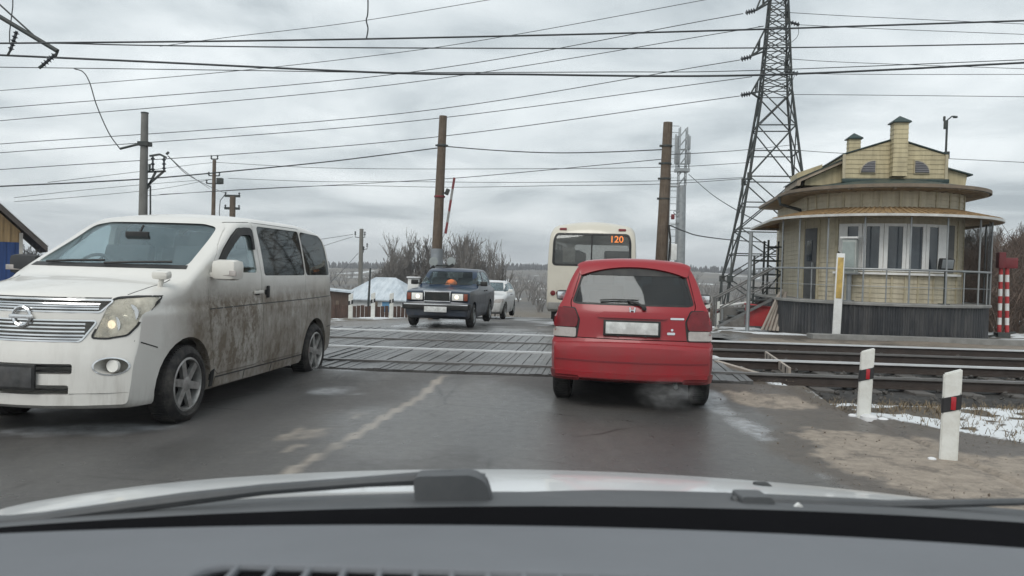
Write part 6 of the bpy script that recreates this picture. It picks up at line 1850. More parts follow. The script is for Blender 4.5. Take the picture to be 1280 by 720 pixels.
    for z in (.535, .575, .392):
        k = MB(); k.add(*patch(bv, rect(-.41, z - .006, .41, z + .006), 'front', -.03, .015, .12)); k.build('intake_bar', M['black'], e)
    # mirrors
    for s in (1, -1):
        mm = MB()
        mm.box((-.44, s * 1.02, 1.35), (.17, .26, .19), Matrix.Rotation(R(-10 * s), 3, 'Z'), .055)
        mm.box((-.44, s * .90, 1.30), (.08, .14, .05), None, .015)
        o = mm.build('door_mirror', nose if s > 0 else M['seat'], e)
        g_ = MB(); g_.box((-.352, s * 1.07, 1.32), (.012, .17, .05), Matrix.Rotation(R(-12 * s), 3, 'Z'), .005); g_.build('indicator', M['whitelens'], o)
    sm_ = MB(); c = bv.ray_cast(Vector((.22, .74, 5)), Vector((0, 0, -1)))[0]
    sm_.tube([c + Vector((0, 0, -.02)), c + Vector((0, .02, .06))], .022, 10)
    rot = Matrix.Rotation(R(8), 3, 'Y')
    sm_.box(c + Vector((0, .02, .095)), (.10, .15, .075), rot, .035)
    sm_.build('fender_mirror', nose, e)
    # sill strip, side moulding
    si = MB(); si.add(*patch(bv, [(-.50, .25), (-2.60, .25), (-2.60, .335), (-.50, .335)], 'side', .012, .03, .1)); si.build('sill', paint, e)
    for s in (1, -1):
        wheel(e, 0, s * .895, Rw, .215, 6, .70, s); wheel(e, -3.05, s * .895, Rw, .215, 6, .70, s)
    seats(e, [(-.95, .38), (-.95, -.38), (-2.0, .38), (-2.0, -.38), (-2.9, .38), (-2.9, -.38)], .60, h=.60)
    ds = MB(); ds.box((-.22, 0, 1.13), (.5, 1.5, .28), None, .08)
    ds.build('dashboard', M['seat'], e)
    sw = MB(); rot = Matrix.Rotation(R(62), 3, 'Y')
    ring = [Vector((-.50, -.38, 1.30)) + rot @ Vector((.185 * math.cos(a), .185 * math.sin(a), 0)) for a in np.linspace(0, 2 * math.pi, 28)]
    sw.tube(ring, .016, 8, False)
    for a in (0.3, 2.84, 4.71): sw.bar((-.50, -.38, 1.30), Vector((-.50, -.38, 1.30)) + rot @ Vector((.185 * math.cos(a), .185 * math.sin(a), 0)), .03, .02)
    sw.build('steering_wheel', M['black'], e)
    mir = MB(); mir.box((-.62, 0, 1.66), (.03, .24, .07), None, .012); mir.bar((-.66, 0, 1.68), (-.72, 0, 1.76), .015); mir.build('cabin_mirror', M['black'], e)
    fl = MB()
    for x in (.42,):
        fl.add(*patch(bv, [(-.415, .26), (-.47, .26), (-.47, .42), (-.41, .40)], 'side', .01, .02)); 
    fl.build('mud_flap', M['black'], e)
    return e
van = build_van()

# ------------------------------------------------------------------ red estate car, seen from behind (rear axle at x=0)
def build_red():
    P = dict(
        top=[(-.82, .47), (-.815, .62), (-.80, .685), (-.775, .705), (-.715, .715), (-.70, .76), (-.665, 1.02), (-.64, 1.07), (-.45, 1.40), (-.385, 1.50), (-.34, 1.545), (-.25, 1.565), (.3, 1.595), (1.1, 1.585), (1.6, 1.52), (2.5, 1.06),
             (2.62, 1.02), (3.15, .92), (3.35, .80), (3.40, .62), (3.42, .48)],
        bot=[(-.82, .33), (-.6, .28), (0, .24), (2.5, .22), (3.2, .24), (3.42, .32)],
        wid=[(-.82, .80), (-.6, .845), (0, .852), (2.2, .85), (3.0, .82), (3.42, .74)],
        g=[(.2, .955), (.36, .985), (.5, 1.0), (.69, 1.0), (.715, .975), (.9, .965), (1.04, .925), (1.08, .895), (1.3, .80), (1.5, .685), (1.6, .64)],
        bow=[(-.82, -.20), (-.6, -.16), (-.3, -.08), (.4, 0), (1.6, .04), (2.4, .18), (3.42, .34)],
        rt=[(-.82, .03), (-.7, .035), (-.6, .05), (-.3, .09), (1.5, .09), (2.5, .05), (3.42, .06)], crown=.03)
    paint = paint_mat('red_car_paint', (0.27, 0.005, 0.012), (0.13, 0.045, 0.042), 1.0, .25, 0.55, film=0.10, coat=.3, rough=.3)
    solid = body_solid(P); bv = bvh_of(solid)
    e = empty('estate_car', (1.35, 8.93, 0), heading(.1497, 1) )
    tag(e, 'red estate car waiting in the queue, seen from behind', 'car')
    me = solid
    Rw = .30
    for x in (0, 2.57):
        for s in (1, -1): me = boolean(me, cutter(arc_arch(x, Rw, .36), s * .56, s * 1.3, 'y'))
    cab = body_solid(P, inset=.06, xr=(-.66, 2.5), zfloor=.50, n_st=60)
    cab.polygons.foreach_set('material_index', [1] * len(cab.polygons))
    me = boolean(me, cab)
    rw = fillet([(-.635, 1.105), (-.58, 1.085), (.58, 1.085), (.635, 1.105), (.53, 1.47), (.49, 1.50), (-.49, 1.50), (-.53, 1.47)], .03)
    me = boolean(me, cutter(rw, -1.2, .1, 'x', 3))
    fw = fillet([(-.68, 1.10), (.68, 1.10), (.55, 1.50), (-.55, 1.50)], .05)
    me = boolean(me, cutter(fw, 1.3, 3.2, 'x'))
    s1 = fillet([(-.46, 1.12), (-.28, 1.46), (.42, 1.48), (.40, 1.12)], .05)
    s2 = fillet([(.52, 1.10), (.52, 1.48), (1.18, 1.48), (1.18, 1.10)], .04)
    s3 = fillet([(1.28, 1.10), (1.28, 1.48), (1.58, 1.46), (2.15, 1.14), (2.12, 1.09)], .04)
    for s in (1, -1):
        for w in (s1, s2, s3): me = boolean(me, cutter(w, s * .4, s * 1.3, 'y'))
    full = me
    tg = fillet([(-.60, .735), (.60, .735), (.635, 1.02), (.655, 1.09), (.555, 1.50), (.50, 1.535), (-.50, 1.535), (-.555, 1.50), (-.655, 1.09), (-.635, 1.02)], .03)
    gate = boolean(full, cutter(grow(tg, -.009), -1.2, -.10, 'x'), 'INTERSECT')
    me = boolean(me, cutter(tg, -1.2, -.10, 'x'))
    slots = [paint, M['dark'], M['silver'], M['black']]
    finish_body('body', me, slots, e)
    G = finish_body('tailgate', gate, slots, e)
    patch_obj('rear_window', bv, rw, 'rear', glass_mat('rear_window_glass', (0.22, 0.25, 0.27), 0.04, dirt=0.04), G, -.006, .004)
    frame = MB()
    o1, o2 = rw, grow(rw, -.022)
    for i in range(len(rw)):
        j = (i + 1) % len(rw)
        frame.add(*patch(bv, [o1[i], o1[j], o2[j], o2[i]], 'rear', -.003, .004, .2))
    frame.add(*patch(bv, [(-.49, 1.495), (.49, 1.495), (.53, 1.40), (-.53, 1.40)], 'rear', -.0025, .002, .1))
    frame.build('window_border', M['black'], G)
    patch_obj('windscreen', bv, fw, 'front', M['glass'], e, -.006, .004)
    for w in (s1, s2, s3):
        patch_obj('side_window', bv, w, 'side', M['side_glass'], e, -.008, .004)
        patch_obj('side_window', bv, w, 'side2', M['side_glass'], e, -.008, .004)
    # spoiler lip at the roof edge with brake light
    sp = MB(); c = bv.ray_cast(Vector((-5, 0, 1.53)), Vector((1, 0, 0)))[0]
    sp.add(*patch(bv, fillet([(-.40, -.565), (-.28, -.60), (-.28, .60), (-.40, .565)], .03), 'top', .018, .03, .06))
    sp.build('roof_spoiler', paint, e)
    # tail lamps: red above, white below
    for s in (1, -1):
        red = fillet([(.575, .845), (.555, .93), (.60, 1.035), (.80, 1.045), (.815, .845)], .025)
        wht = fillet([(.575, .740), (.575, .838), (.815, .838), (.81, .740)], .02)
        hous = fillet([(.565, .73), (.54, .93), (.595, 1.05), (.83, 1.055), (.83, .73)], .02)
        f = (lambda p: p) if s > 0 else mirror
        H = patch_obj('tail_light', bv, f(hous), 'rear', M['black'], e, .004, .012, .05)
        patch_obj('red_lens', bv, f(red), 'rear', M['redlens'], H, .016, .014, .05)
        patch_obj('reversing_lens', bv, f(wht), 'rear', M['whitelens'], H, .016, .014, .05)
    # plate in its recess, garnish, badges
    gsh = MB(); gsh.add(*patch(bv, fillet([(-.36, .975), (-.30, 1.015), (.30, 1.015), (.36, .975), (.34, .955), (-.34, .955)], .015), 'rear', .022, .03, .06))
    gsh.build('plate_garnish', paint, G)
    px = bv.ray_cast(Vector((-5, 0, .85)), Vector((1, 0, 0)))[0].x
    fr = MB(); fr.box((px - .012, 0, .855), (.02, .585, .165), Matrix.Rotation(R(4), 3, 'Y'), .006)
    o = fr.build('number_plate', M['black'], e)
    fp = MB(); fp.box((px - .023, 0, .857), (.006, .535, .122), Matrix.Rotation(R(4), 3, 'Y'), .002); fp.build('plate_face', M['plate'], o)
    for y in (-.14, .14):
        b_ = MB(); b_.lathe([(0, -.032), (.008, -.03), (.008, -.02)], 10, 'x', (px, y, .775)); b_.build('plate_bolt', M['darksteel'], o)
    ex = bv.ray_cast(Vector((-5, 0, 1.045)), Vector((1, 0, 0)))[0].x
    bd = MB()
    for s in (1, -1): bd.bar((ex - .012, s * .026, 1.072), (ex - .022, s * .019, 1.012), .013, .012, up=(1, 0, 0))
    bd.bar((ex - .018, -.022, 1.042), (ex - .018, .022, 1.042), .013, .012, up=(1, 0, 0))
    bd.build('badge', M['chrome'], G)
    for p in (fillet(rect(-.53, .955, -.39, .975), .008), fillet(rect(-.44, .80, -.36, .825), .01)):
        patch_obj('chrome_script', bv, p, 'rear', M['chrome'], G, .006, .008)
    patch_obj('lock', bv, [( -.41 + .013 * math.cos(a), .85 + .013 * math.sin(a)) for a in np.linspace(0, 6.28, 10, endpoint=False)], 'rear', M['chrome'], G, .004, .006)
    # wiper
    w = MB()
    def on(y, z, d=.02): return bv.ray_cast(Vector((-5, y, z)), Vector((1, 0, 0)))[0] + Vector((-d, 0, .005))
    w.tube([on(-.12, 1.06, .03), on(-.07, 1.10, .035), on(.05, 1.135, .03)], .014, 8)
    w.tube([on(.34, 1.13), on(.2, 1.14), on(.0, 1.142), on(-.06, 1.14)], .009, 6)
    w.lathe([(0, -.05), (.022, -.045), (.025, -.01)], 14, 'x', on(-.12, 1.06, -.005)); w.build('wiper', M['black'], G)
    # bumper crease, its shade drawn as a darker red strip, and under-bumper lip
    bm_ = MB()
    bm_.add(*patch(bv, rect(-.85, .505, .85, .520), 'rear', .005, .012, .07)); bm_.build('bumper_crease', mat('dark_red_crease_shade', (.16, .012, .018), .4), e)
    lip = MB(); lip.add(*patch(bv, fillet([(-.83, .40), (.83, .40), (.83, .315), (.55, .315), (.50, .345), (-.50, .345), (-.55, .315), (-.83, .315)], .015), 'rear', .02, .04, .06)); lip.build('rear_lip', paint, e)
    exh = MB(); exh.tube([(-.35, -.46, .29), (-.72, -.46, .29), (-.80, -.46, .285)], .03, 14, False); exh.tube([(-.8, -.46, .285), (-.5, -.46, .287)], .024, 12, True); exh.build('exhaust_pipe', M['darksteel'], e)
    tank = MB(); tank.box((.25, .1, .30), (.9, .9, .16), None, .05); tank.box((-.45, .05, .34), (.35, .8, .14), None, .04)
    tank.bar((0, -.6, .28), (0, .6, .28), .08); tank.build('underbody', M['dark'], e)
    for s in (1, -1):
        mm = MB(); mm.box((2.03, s * .94, 1.10), (.10, .20, .14), Matrix.Rotation(R(8 * s), 3, 'Z'), .045); mm.box((2.06, s * .82, 1.06), (.07, .14, .04), None, .012)
        o = mm.build('door_mirror', M['black'], e)
        g_ = MB(); g_.box((1.977, s * .945, 1.10), (.006, .155, .10), Matrix.Rotation(R(8 * s), 3, 'Z'), .002); g_.build('mirror_glass', M['chrome'], o)
        wheel(e, 0, s * .835, Rw, .185, 6, .66, s); wheel(e, 2.57, s * .835, Rw, .185, 6, .66, s)
    seats(e, [(1.15, .36), (1.15, -.36)], .42, h=.50)
    bs = MB(); bs.box((.12, 0, .80), (.14, 1.15, .50), Matrix.Rotation(R(-12), 3, 'Y'), .05)
    o = bs.build('rear_bench', M['seat'], e)
    for y in (-.36, .36):
        hd = MB(); hd.box((.04, y, 1.14), (.09, .26, .17), None, .05); hd.build('headrest', M['seat'], o)
    ds = MB(); ds.box((2.15, 0, .92), (.5, 1.3, .25), None, .07); ds.build('dashboard', M['dark'], e)
    cm = MB(); cm.box((1.75, 0, 1.36), (.03, .22, .065), None, .012); cm.bar((1.78, 0, 1.38), (1.85, 0, 1.46), .012); cm.build('cabin_mirror', M['black'], e)
    return e
red = build_red()

# ------------------------------------------------------------------ saloon cars (front axle at x=0)
def build_saloon(P, name, label, loc, head, paint, Rw, wb, ws, side_ws, track, front):
    solid = body_solid(P, n_st=90); bv = bvh_of(solid)
    e = empty(name, loc, head); tag(e, label, 'car')
    me = solid
    for x in (0, -wb):
        for s in (1, -1): me = boolean(me, cutter(arc_arch(x, Rw, Rw * 1.2), s * .52, s * 1.3, 'y'))
    cab = body_solid(P, inset=.05, xr=front['cab'], zfloor=.5, n_st=50)
    cab.polygons.foreach_set('material_index', [1] * len(cab.polygons))
    me = boolean(me, cab)
    me = boolean(me, cutter(ws, front['wsx'][0], front['wsx'][1], 'x'))
    rw = front['rw']
    me = boolean(me, cutter(rw, front['rwx'][0], front['rwx'][1], 'x'))
    for w in side_ws:
        for s in (1, -1): me = boolean(me, cutter(w, s * .4, s * 1.3, 'y'))
    full = me
    slots = [paint, M['dark'], M['silver'], M['black']]
    for dr, hx in front['doors']:
        d = finish_body('door', boolean(full, cutter(grow(dr, -.006), .55, 1.3, 'y'), 'INTERSECT'), slots, e)
        me = boolean(me, cutter(dr, .55, 1.3, 'y'))
        h = MB(); hy = bv.ray_cast(Vector((hx, 5, front['hz'])), Vector((0, -1, 0)))[0].y
        h.box((hx, hy + .012, front['hz']), (.14, .025, .03), None, .008); h.build('handle', M['black'], d)
    finish_body('body', me, slots, e)
    patch_obj('windscreen', bv, ws, 'front', M['glass'], e, -.006, .004)
    patch_obj('rear_window', bv, rw, 'rear', M['side_glass'], e, -.006, .004)
    for w in side_ws:
        patch_obj('side_window', bv, w, 'side', M['side_glass'], e, -.006, .004); patch_obj('side_window', bv, w, 'side2', M['side_glass'], e, -.006, .004)
    for s in (1, -1):
        wheel(e, 0, s * track, Rw, .17, 5, .66, s, front.get('rim')); wheel(e, -wb, s * track, Rw, .17, 5, .66, s, front.get('rim'))
        mm = MB(); mm.box((front['mx'], s * (track + .10), front['mz']), (.09, .18, .12), None, .03); mm.bar((front['mx'], s * (track - .08), front['mz'] - .04), (front['mx'], s * (track + .05), front['mz'] - .02), .03)
        mm.build('door_mirror', front['mm'], e)
    seats(e, [(-1.25, .34), (-1.25, -.34)], .32, h=.48)
    bs = MB(); bs.box((-2.2, 0, .82), (.14, 1.15, .55), Matrix.Rotation(R(-12), 3, 'Y'), .05); bs.build('rear_bench', M['seat'], e)
    for y0, y1 in ((-.5, 0), (.05, .55)):
        w = MB(); zz = front['wz']
        pts = [bv.ray_cast(Vector((3, y, z)), Vector((-1, 0, 0)))[0] + Vector((.02, 0, .01)) for y, z in ((y0, zz), ((y0 + y1) / 2, zz + .015), (y1, zz + .03))]
        w.tube(pts, .010, 6); w.build('wiper', M['black'], e)
    return e, bv

lp = dict(
    top=[(-3.42, .45), (-3.415, .60), (-3.40, .86), (-3.36, .90), (-3.1, .93), (-2.86, .955), (-2.55, 1.34), (-2.42, 1.39), (-1.9, 1.425), (-1.35, 1.425), (-1.18, 1.39), (-1.08, 1.345), (-.60, .985), (-.52, .955), (.2, .92), (.50, .885), (.555, .86), (.565, .70), (.57, .62), (.59, .585), (.655, .575), (.66, .48), (.665, .40)],
    bot=[(-3.42, .36), (-3.2, .27), (-2, .20), (.3, .20), (.6, .26), (.665, .30)],
    wid=[(-3.42, .76), (-3.1, .79), (-2, .80), (0, .80), (.4, .785), (.56, .77), (.665, .765)],
    g=[(.2, .93), (.35, .97), (.6, 1.0), (.75, 1.0), (.86, .985), (.96, .95), (1.2, .865), (1.38, .79), (1.43, .77)],
    bow=[(-3.42, -.05), (-2.5, -.02), (-1, .06), (-.55, .08), (.3, .05), (.665, .05)],
    rt=[(-3.42, .03), (-2.6, .05), (-1.2, .06), (-.6, .03), (.2, .045), (.56, .03), (.665, .03)], crown=.02)
lpaint = paint_mat('dark_blue_car_paint', (0.007, 0.022, 0.050), (0.10, 0.09, 0.08), .75, .25, .5, film=.0, coat=.35)
lws = fillet([(-.60, 1.0), (.60, 1.0), (.535, 1.335), (-.535, 1.335)], .04)
lw1 = fillet([(-.78, 1.0), (-.74, 1.05), (-1.13, 1.33), (-1.58, 1.35), (-1.58, 1.0)], .03)
lw2 = fillet([(-1.68, 1.0), (-1.68, 1.35), (-2.28, 1.33), (-2.50, 1.22), (-2.55, 1.0)], .03)
ld1 = fillet([(-.42, .36), (-.42, .93), (-.66, 1.0), (-1.10, 1.37), (-1.63, 1.385), (-1.63, .30), (-.48, .30)], .03)
ld2 = fillet([(-1.64, .30), (-1.64, 1.385), (-2.33, 1.365), (-2.60, 1.22), (-2.60, .95), (-2.35, .68), (-2.08, .60), (-1.98, .30)], .03)
hd_l = Vector((-.13, -.99))
lada, lbv = build_saloon(lp, 'sedan', 'dark blue boxy sedan with a chrome grille and an orange cap on its dashboard',
    (-1.69, 19.56, 0.01), heading(hd_l.x, hd_l.y), lpaint, .285, 2.42, lws, (lw1, lw2), .795,
    dict(cab=(-2.84, -.62), wsx=(-1.35, -.1), rw=fillet([(-.58, 1.0), (.58, 1.0), (.52, 1.32), (-.52, 1.32)], .04), rwx=(-3.2, -2.3),
         doors=((ld1, -1.50), (ld2, -1.80)), hz=.86, mx=-.72, mz=1.05, mm=M['black'], wz=1.0, rim=M['galv']))
def lada_front(e, bv):
    fx = bv.ray_cast(Vector((5, 0, .72)), Vector((-1, 0, 0)))[0].x
    g = MB(); g.box((fx + .012, 0, .735), (.03, .60, .215), None, .004); G = g.build('grille', M['black'], e)
    for z in (.655, .675, .695, .715, .735, .755, .775, .795):
        b = MB(); b.box((fx + .03, 0, z), (.008, .57, .008)); b.build('grille_slat', M['darksteel'], G)
    c = MB()
    c.box((fx + .03, 0, .855), (.03, .68, .04), None, .008); c.box((fx + .03, 0, .625), (.03, .64, .028), None, .008)
    for s in (1, -1): c.box((fx + .03, s * .31, .74), (.03, .022, .22), None, .006)
    c.build('grille_frame', M['chrome'], e)
    for s in (1, -1):
        h = MB(); h.box((fx + .005, s * .54, .735), (.05, .40, .19), None, .012); H = h.build('headlight', M['black'], e)
        l_ = MB(); l_.box((fx + .026, s * .49, .735), (.022, .27, .165), None, .012); l_.build('lamp_glass', M['silver'], H)
        a = MB(); a.box((fx + .026, s * .685, .735), (.022, .095, .165), None, .010); a.build('indicator', M['amber'], H)
        b = MB(); b.lathe([(.045, .040), (.04, .043), (0, .045)], 18, 'x', (fx, s * .47, .735)); b.build('bulb', M['lit'], H)
    bu = MB(); bu.box((.70, 0, .51), (.10, 1.58, .15), None, .03); B = bu.build('bumper', M['black'], e)
    for s in (1, -1):
        b2 = MB(); b2.box((.62, s * .80, .51), (.20, .035, .13), None, .012); b2.build('bumper_corner', M['black'], e)
    ch = MB(); ch.box((.752, 0, .555), (.012, 1.54, .035), None, .005); ch.build('chrome_strip', M['chrome'], B)
    pf = MB(); pf.box((.765, .0, .445), (.012, .54, .13), None, .004); P_ = pf.build('number_plate', M['plate'], e)
    ap = MB(); ap.box((.62, 0, .36), (.06, 1.42, .16), None, .02); ap.build('front_apron', lpaint, e)
    # orange cap on the dash shelf
    return
lada_front(lada, lbv)
_c = lada.matrix_basis
cap = MB()
cap.lathe([(.15, 0), (.15, .02), (.14, .07), (.10, .12), (.04, .145), (0, .15)], 24)
cap.add([Vector((math.cos(a) * r_, math.sin(a) * r_, z)) for r_, z in ((.145, .0), (.24, -.015), (.24, -.005), (.145, .02)) for a in np.linspace(-.9, .9, 9)],
        [(r0 * 9 + i, r0 * 9 + i + 1, ((r0 + 1) % 4) * 9 + i + 1, ((r0 + 1) % 4) * 9 + i) for r0 in range(4) for i in range(8)])
co = cap.build('cap', mat('orange_cloth', (.62, .17, .06), .8))
tag(co, 'orange cap lying behind the windscreen of the dark blue sedan', 'cap')
_ang = heading(hd_l.x, hd_l.y)
_p = Vector((-.86, .03)); _w = Vector((math.cos(_ang) * _p.x - math.sin(_ang) * _p.y, math.sin(_ang) * _p.x + math.cos(_ang) * _p.y))
co.location = (-1.69 + _w.x, 19.56 + _w.y, 1.005); co.rotation_euler = (0, 0, _ang)
sh = MB(); sh.box((-.86, 0, .95), (.36, 1.2, .10), None, .03); sh.build('dashboard', M['dark'], lada)

wp_ = dict(
    top=[(-3.35, .5), (-3.34, .8), (-3.28, .98), (-2.95, 1.03), (-2.55, 1.28), (-2.2, 1.37), (-1.7, 1.41), (-1.3, 1.39), (-1.0, 1.29), (-.40, .99), (-.28, .95), (.3, .88), (.62, .78), (.74, .66), (.78, .52), (.79, .44)],
    bot=[(-3.35, .36), (-3.1, .26), (-2, .20), (.4, .20), (.7, .25), (.79, .3)],
    wid=[(-3.35, .72), (-3.0, .80), (-2, .83), (0, .83), (.4, .80), (.79, .70)],
    g=[(.2, .93), (.4, .98), (.6, 1.0), (.8, .99), (.96, .95), (1.2, .85), (1.4, .74)],
    bow=[(-3.35, -.2), (-2.5, -.06), (-1, .08), (-.4, .14), (.3, .22), (.79, .32)],
    rt=[(-3.35, .05), (-2.5, .08), (-1.2, .09), (-.4, .05), (.2, .09), (.79, .05)], crown=.03)
wpaint = paint_mat('white_sedan_paint', (0.62, 0.63, 0.63), (0.16, 0.14, 0.12), .75, .3, .8, film=.12)
ww1 = fillet([(-.55, 1.0), (-1.05, 1.27), (-1.45, 1.34), (-1.45, .99)], .04); ww2 = fillet([(-1.53, .99), (-1.53, 1.34), (-2.2, 1.31), (-2.6, 1.05), (-2.55, .99)], .04)
wd1 = fillet([(-.42, .30), (-.40, .93), (-.50, 1.0), (-1.03, 1.30), (-1.49, 1.37), (-1.49, .30)], .03); wd2 = fillet([(-1.50, .30), (-1.50, 1.37), (-2.22, 1.34), (-2.66, 1.04), (-2.5, .70), (-2.22, .55), (-2.1, .30)], .03)
_sz = float(h_road(0.2, 30.2))
wsed, wbv = build_saloon(wp_, 'sedan', 'white sedan coming up the road close behind the dark blue sedan', (-1.02, 29.6, _sz + .02), heading(-.13, -.99), wpaint, .30, 2.5,
    fillet([(-.64, 1.02), (.64, 1.02), (.54, 1.33), (-.54, 1.33)], .05), (ww1, ww2), .80,
    dict(cab=(-2.9, -.48), wsx=(-1.35, .1), rw=fillet([(-.58, 1.06), (.58, 1.06), (.5, 1.30), (-.5, 1.30)], .04), rwx=(-3.3, -2.2),
         doors=((wd1, -1.35), (wd2, -1.7)), hz=.88, mx=-.6, mz=1.04, mm=M['white'], wz=1.02))
for s in (1, -1):
    hl_ = fillet([(.45, .62), (.50, .74), (.78, .76), (.76, .62)], .03)
    patch_obj('headlight', wbv, hl_ if s > 0 else mirror(hl_), 'front', M['whitelens'], wsed, .004, .012)
patch_obj('grille', wbv, fillet(rect(-.36, .64, .36, .73), .02), 'front', M['black'], wsed, .004, .012)
_np = MB(); _np.box((.80, 0, .47), (.02, .52, .115), None, .004); _np.build('number_plate', M['plate'], wsed)

# ------------------------------------------------------------------ cream bus, seen from behind (rear face at x=0)
def build_bus():
    P = dict(
        top=[(-.01, .62), (0, .8), (.02, 1.3), (.06, 2.2), (.12, 2.55), (.22, 2.74), (.42, 2.87), (.8, 2.93), (2.5, 2.96), (6.5, 2.92), (7.0, 2.6), (7.25, 1.6), (7.35, .8), (7.36, .6)],
        bot=[(-.01, .50), (.5, .40), (1, .38), (6.5, .38), (7.36, .45)],
        wid=[(-.01, 1.17), (.1, 1.20), (.5, 1.22), (6.8, 1.22), (7.36, 1.15)],
        g=[(.4, .985), (.7, 1.0), (1.3, 1.0), (2.0, .985), (2.5, .955), (2.95, .90)],
        bow=[(-.01, -.10), (.3, -.07), (1.5, 0), (6, 0), (7.36, .2)],
        rt=[(-.01, .12), (.1, .16), (.4, .26), (2, .26), (7, .2), (7.36, .1)], crown=.10)
    paint = paint_mat('cream_bus_paint', (0.56, 0.53, 0.45), (0.30, 0.27, 0.22), 1.8, .5, .55, film=.25)
    solid = body_solid(P, n_st=90); bv = bvh_of(solid)
    Yb = 21.6
    c = road_c(Yb) + 0.0
    base = at(738, 360, Yb)
    e = empty('bus', (base.x, Yb, float(h_road(base.x, Yb + 2)) + .05), heading(.1497, 1))
    tag(e, 'cream bus with orange rear route digits ahead of the red car', 'bus')
    me = solid
    for x in (1.9, 5.6):
        for s in (1, -1): me = boolean(me, cutter(arc_arch(x, .47, .55), s * .8, s * 1.6, 'y'))
    cab = body_solid(P, inset=.07, xr=(.05, 7.2), zfloor=1.0, n_st=50)
    cab.polygons.foreach_set('material_index', [1] * len(cab.polygons))
    me = boolean(me, cab)
    rw = fillet([(-1.05, 1.70), (1.05, 1.70), (1.04, 2.36), (.98, 2.56), (-.98, 2.56), (-1.04, 2.36)], .10)
    me = boolean(me, cutter(rw, -.5, .6, 'x', 3))
    sws = [fillet(rect(x, 1.55, x + 1.05, 2.35), .08) for x in (.6, 1.8, 3.0, 4.2, 5.4)]
    for w in sws:
        for s in (1, -1): me = boolean(me, cutter(w, s * .8, s * 1.6, 'y'))
    me = boolean(me, cutter(fillet([(-1.05, 1.4), (1.05, 1.4), (.95, 2.5), (-.95, 2.5)], .1), 6.6, 8, 'x'))
    finish_body('body', me, [paint, M['dark'], M['silver'], M['black']], e)
    W = patch_obj('rear_window', bv, rw, 'rear', glass_mat('bus_rear_glass', (0.60, 0.60, 0.58), 0.06, dirt=0.16), e, -.01, .006, .12)
    fr = MB()
    o1, o2 = grow(rw, .02), grow(rw, -.035)
    for i in range(len(rw)):
        j = (i + 1) % len(rw); fr.add(*patch(bv, [o1[i], o1[j], o2[j], o2[i]], 'rear', .006, .016, .3))
    fr.add(*patch(bv, rect(-.02, 1.69, .02, 2.57), 'rear', .001, .01, .3))
    fr.build('window_rubber', M['black'], e)
    for w in sws:
        patch_obj('side_window', bv, w, 'side', M['privacy'], e, -.01, .006, .3); patch_obj('side_window', bv, w, 'side2', M['privacy'], e, -.01, .006, .3)
    # route number in the window corner
    tm = text_mesh("120", .25, .004, .003)
    bx = bv.ray_cast(Vector((-5, -.66, 2.42)), Vector((1, 0, 0)))[0].x
    rt_ = link('route_number', tm, emit_mat('orange_led', (.85, .25, .06), .42), e)
    rt_.matrix_local = Matrix.Translation((bx - .03, -.66, 2.42)) @ Matrix(((0, 0, 1, 0), (-1, 0, 0, 0), (0, 1, 0, 0), (0, 0, 0, 1))) 
    for y, z in ((.80, 2.68), (-.80, 2.68)):
        patch_obj('marker_lamp', bv, fillet(rect(y - .10, z - .028, y + .10, z + .028), .02), 'rear', M['redlens'], e, .02, .03)
    for s in (1, -1):
        for k, (y, mm) in enumerate(((1.02, M['redlens']), (.86, M['redlens']), (.70, M['amber']))):
            l_ = MB(); x = bv.ray_cast(Vector((-5, s * y, .95)), Vector((1, 0, 0)))[0].x
            l_.lathe([(.07, .01), (.07, -.02), (.055, -.035), (0, -.04)], 20, 'x', (x, s * y, .93)); l_.build('tail_lamp', mm, e)
    bp = MB(); bp.box((-.03, 0, .58), (.12, 2.3, .20), None, .04); bp.build('bumper', mat('grey_bumper', (.22, .22, .21), .6, dirt=(.1, .09, .08)), e)
    pl = MB(); pl.box((-.03, 0, .86), (.02, .52, .12), None, .004); pl.build('number_plate', M['plate'], e)
    for s in (1, -1):
        wheel(e, 1.9, s * 1.16, .47, .26, 6, .58, s, M['galv'], .3); wheel(e, 5.6, s * 1.16, .47, .26, 6, .58, s, M['galv'], .3)
        mf = MB(); mf.box((1.28, s * 1.0, .34), (.02, .34, .38)); mf.build('mud_flap', M['black'], e)
    for x in (.5, 1.4, 2.3, 3.2):
        for y in (.75, -.75):
            s_ = MB(); s_.box((x, y, 1.75), (.12, .85, .75), Matrix.Rotation(R(-8), 3, 'Y'), .05); s_.build('seat', M['seat'], e)
    pn = MB(); pn.box((.17, .62, 1.98), (.03, .34, .40), None, .01); pn.build('paper_sheet', M['plate'], e)
    return e
bus = build_bus()

# exhaust drifting from the red car's tail pipe
def smoke():
    mb = MB(); 
    bm = bmesh.new(); bmesh.ops.create_icosphere(bm, subdivisions=3, radius=1.0)
    me = bpy.data.meshes.new('exhaust_smoke'); bm.to_mesh(me); bm.free()
    m = bpy.data.materials.new('exhaust_vapour'); m.use_nodes = True
    n, l = m.node_tree.nodes, m.node_tree.links
    n.remove(n['Principled BSDF'])
    v = n.new("ShaderNodeVolumePrincipled"); v.inputs['Color'].default_value = (.9, .9, .9, 1)
    tc = n.new("ShaderNodeTexCoord"); ln = n.new("ShaderNodeVectorMath"); ln.operation = 'LENGTH'
    l.new(tc.outputs['Object'], ln.inputs[0])
    fall = nramp(n, l, ln.outputs['Value'], 1.0, 0.1)
    f = nramp(n, l, nnoise(n, l, 2.6, 7, .68), .43, .66)
    l.new(nmath(n, l, 'MULTIPLY', nmath(n, l, 'MULTIPLY', fall, f), 4.0), v.inputs['Density'])
    l.new(v.outputs[0], n['Material Output'].inputs['Volume'])
    o = link('exhaust_smoke', me, m); o.location = (1.60, 8.02, .22); o.scale = (.36, .24, .18)
    tag(o, kind='stuff')
smoke()

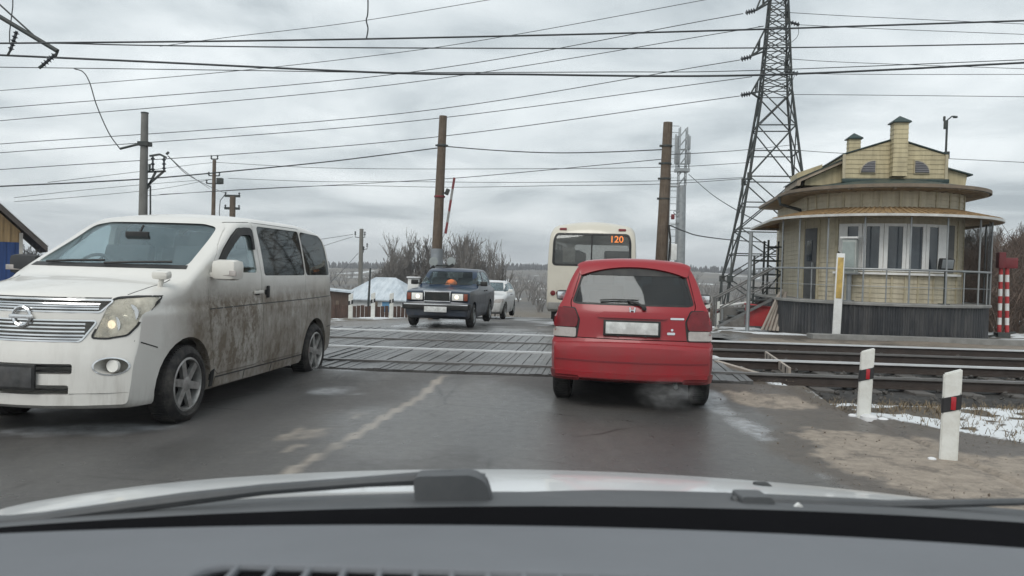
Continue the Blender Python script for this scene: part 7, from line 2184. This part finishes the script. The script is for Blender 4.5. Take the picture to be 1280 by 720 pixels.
# ================================================================== 0.0006: even air round the whole place
hm = bpy.data.materials.new('thin_haze'); hm.use_nodes = True
hn, hl_n = hm.node_tree.nodes, hm.node_tree.links
hn.remove(hn['Principled BSDF'])
hv = hn.new("ShaderNodeVolumePrincipled"); hv.inputs['Color'].default_value = (.93, .96, 1.0, 1); hv.inputs['Density'].default_value = 0.0006
hl_n.new(hv.outputs[0], hn['Material Output'].inputs['Volume'])
hb = MB(); hb.box((0, 1480, 18), (2200, 3060, 80))
ho = hb.build('haze', hm, None, sm=0); tag(ho, kind='stuff')
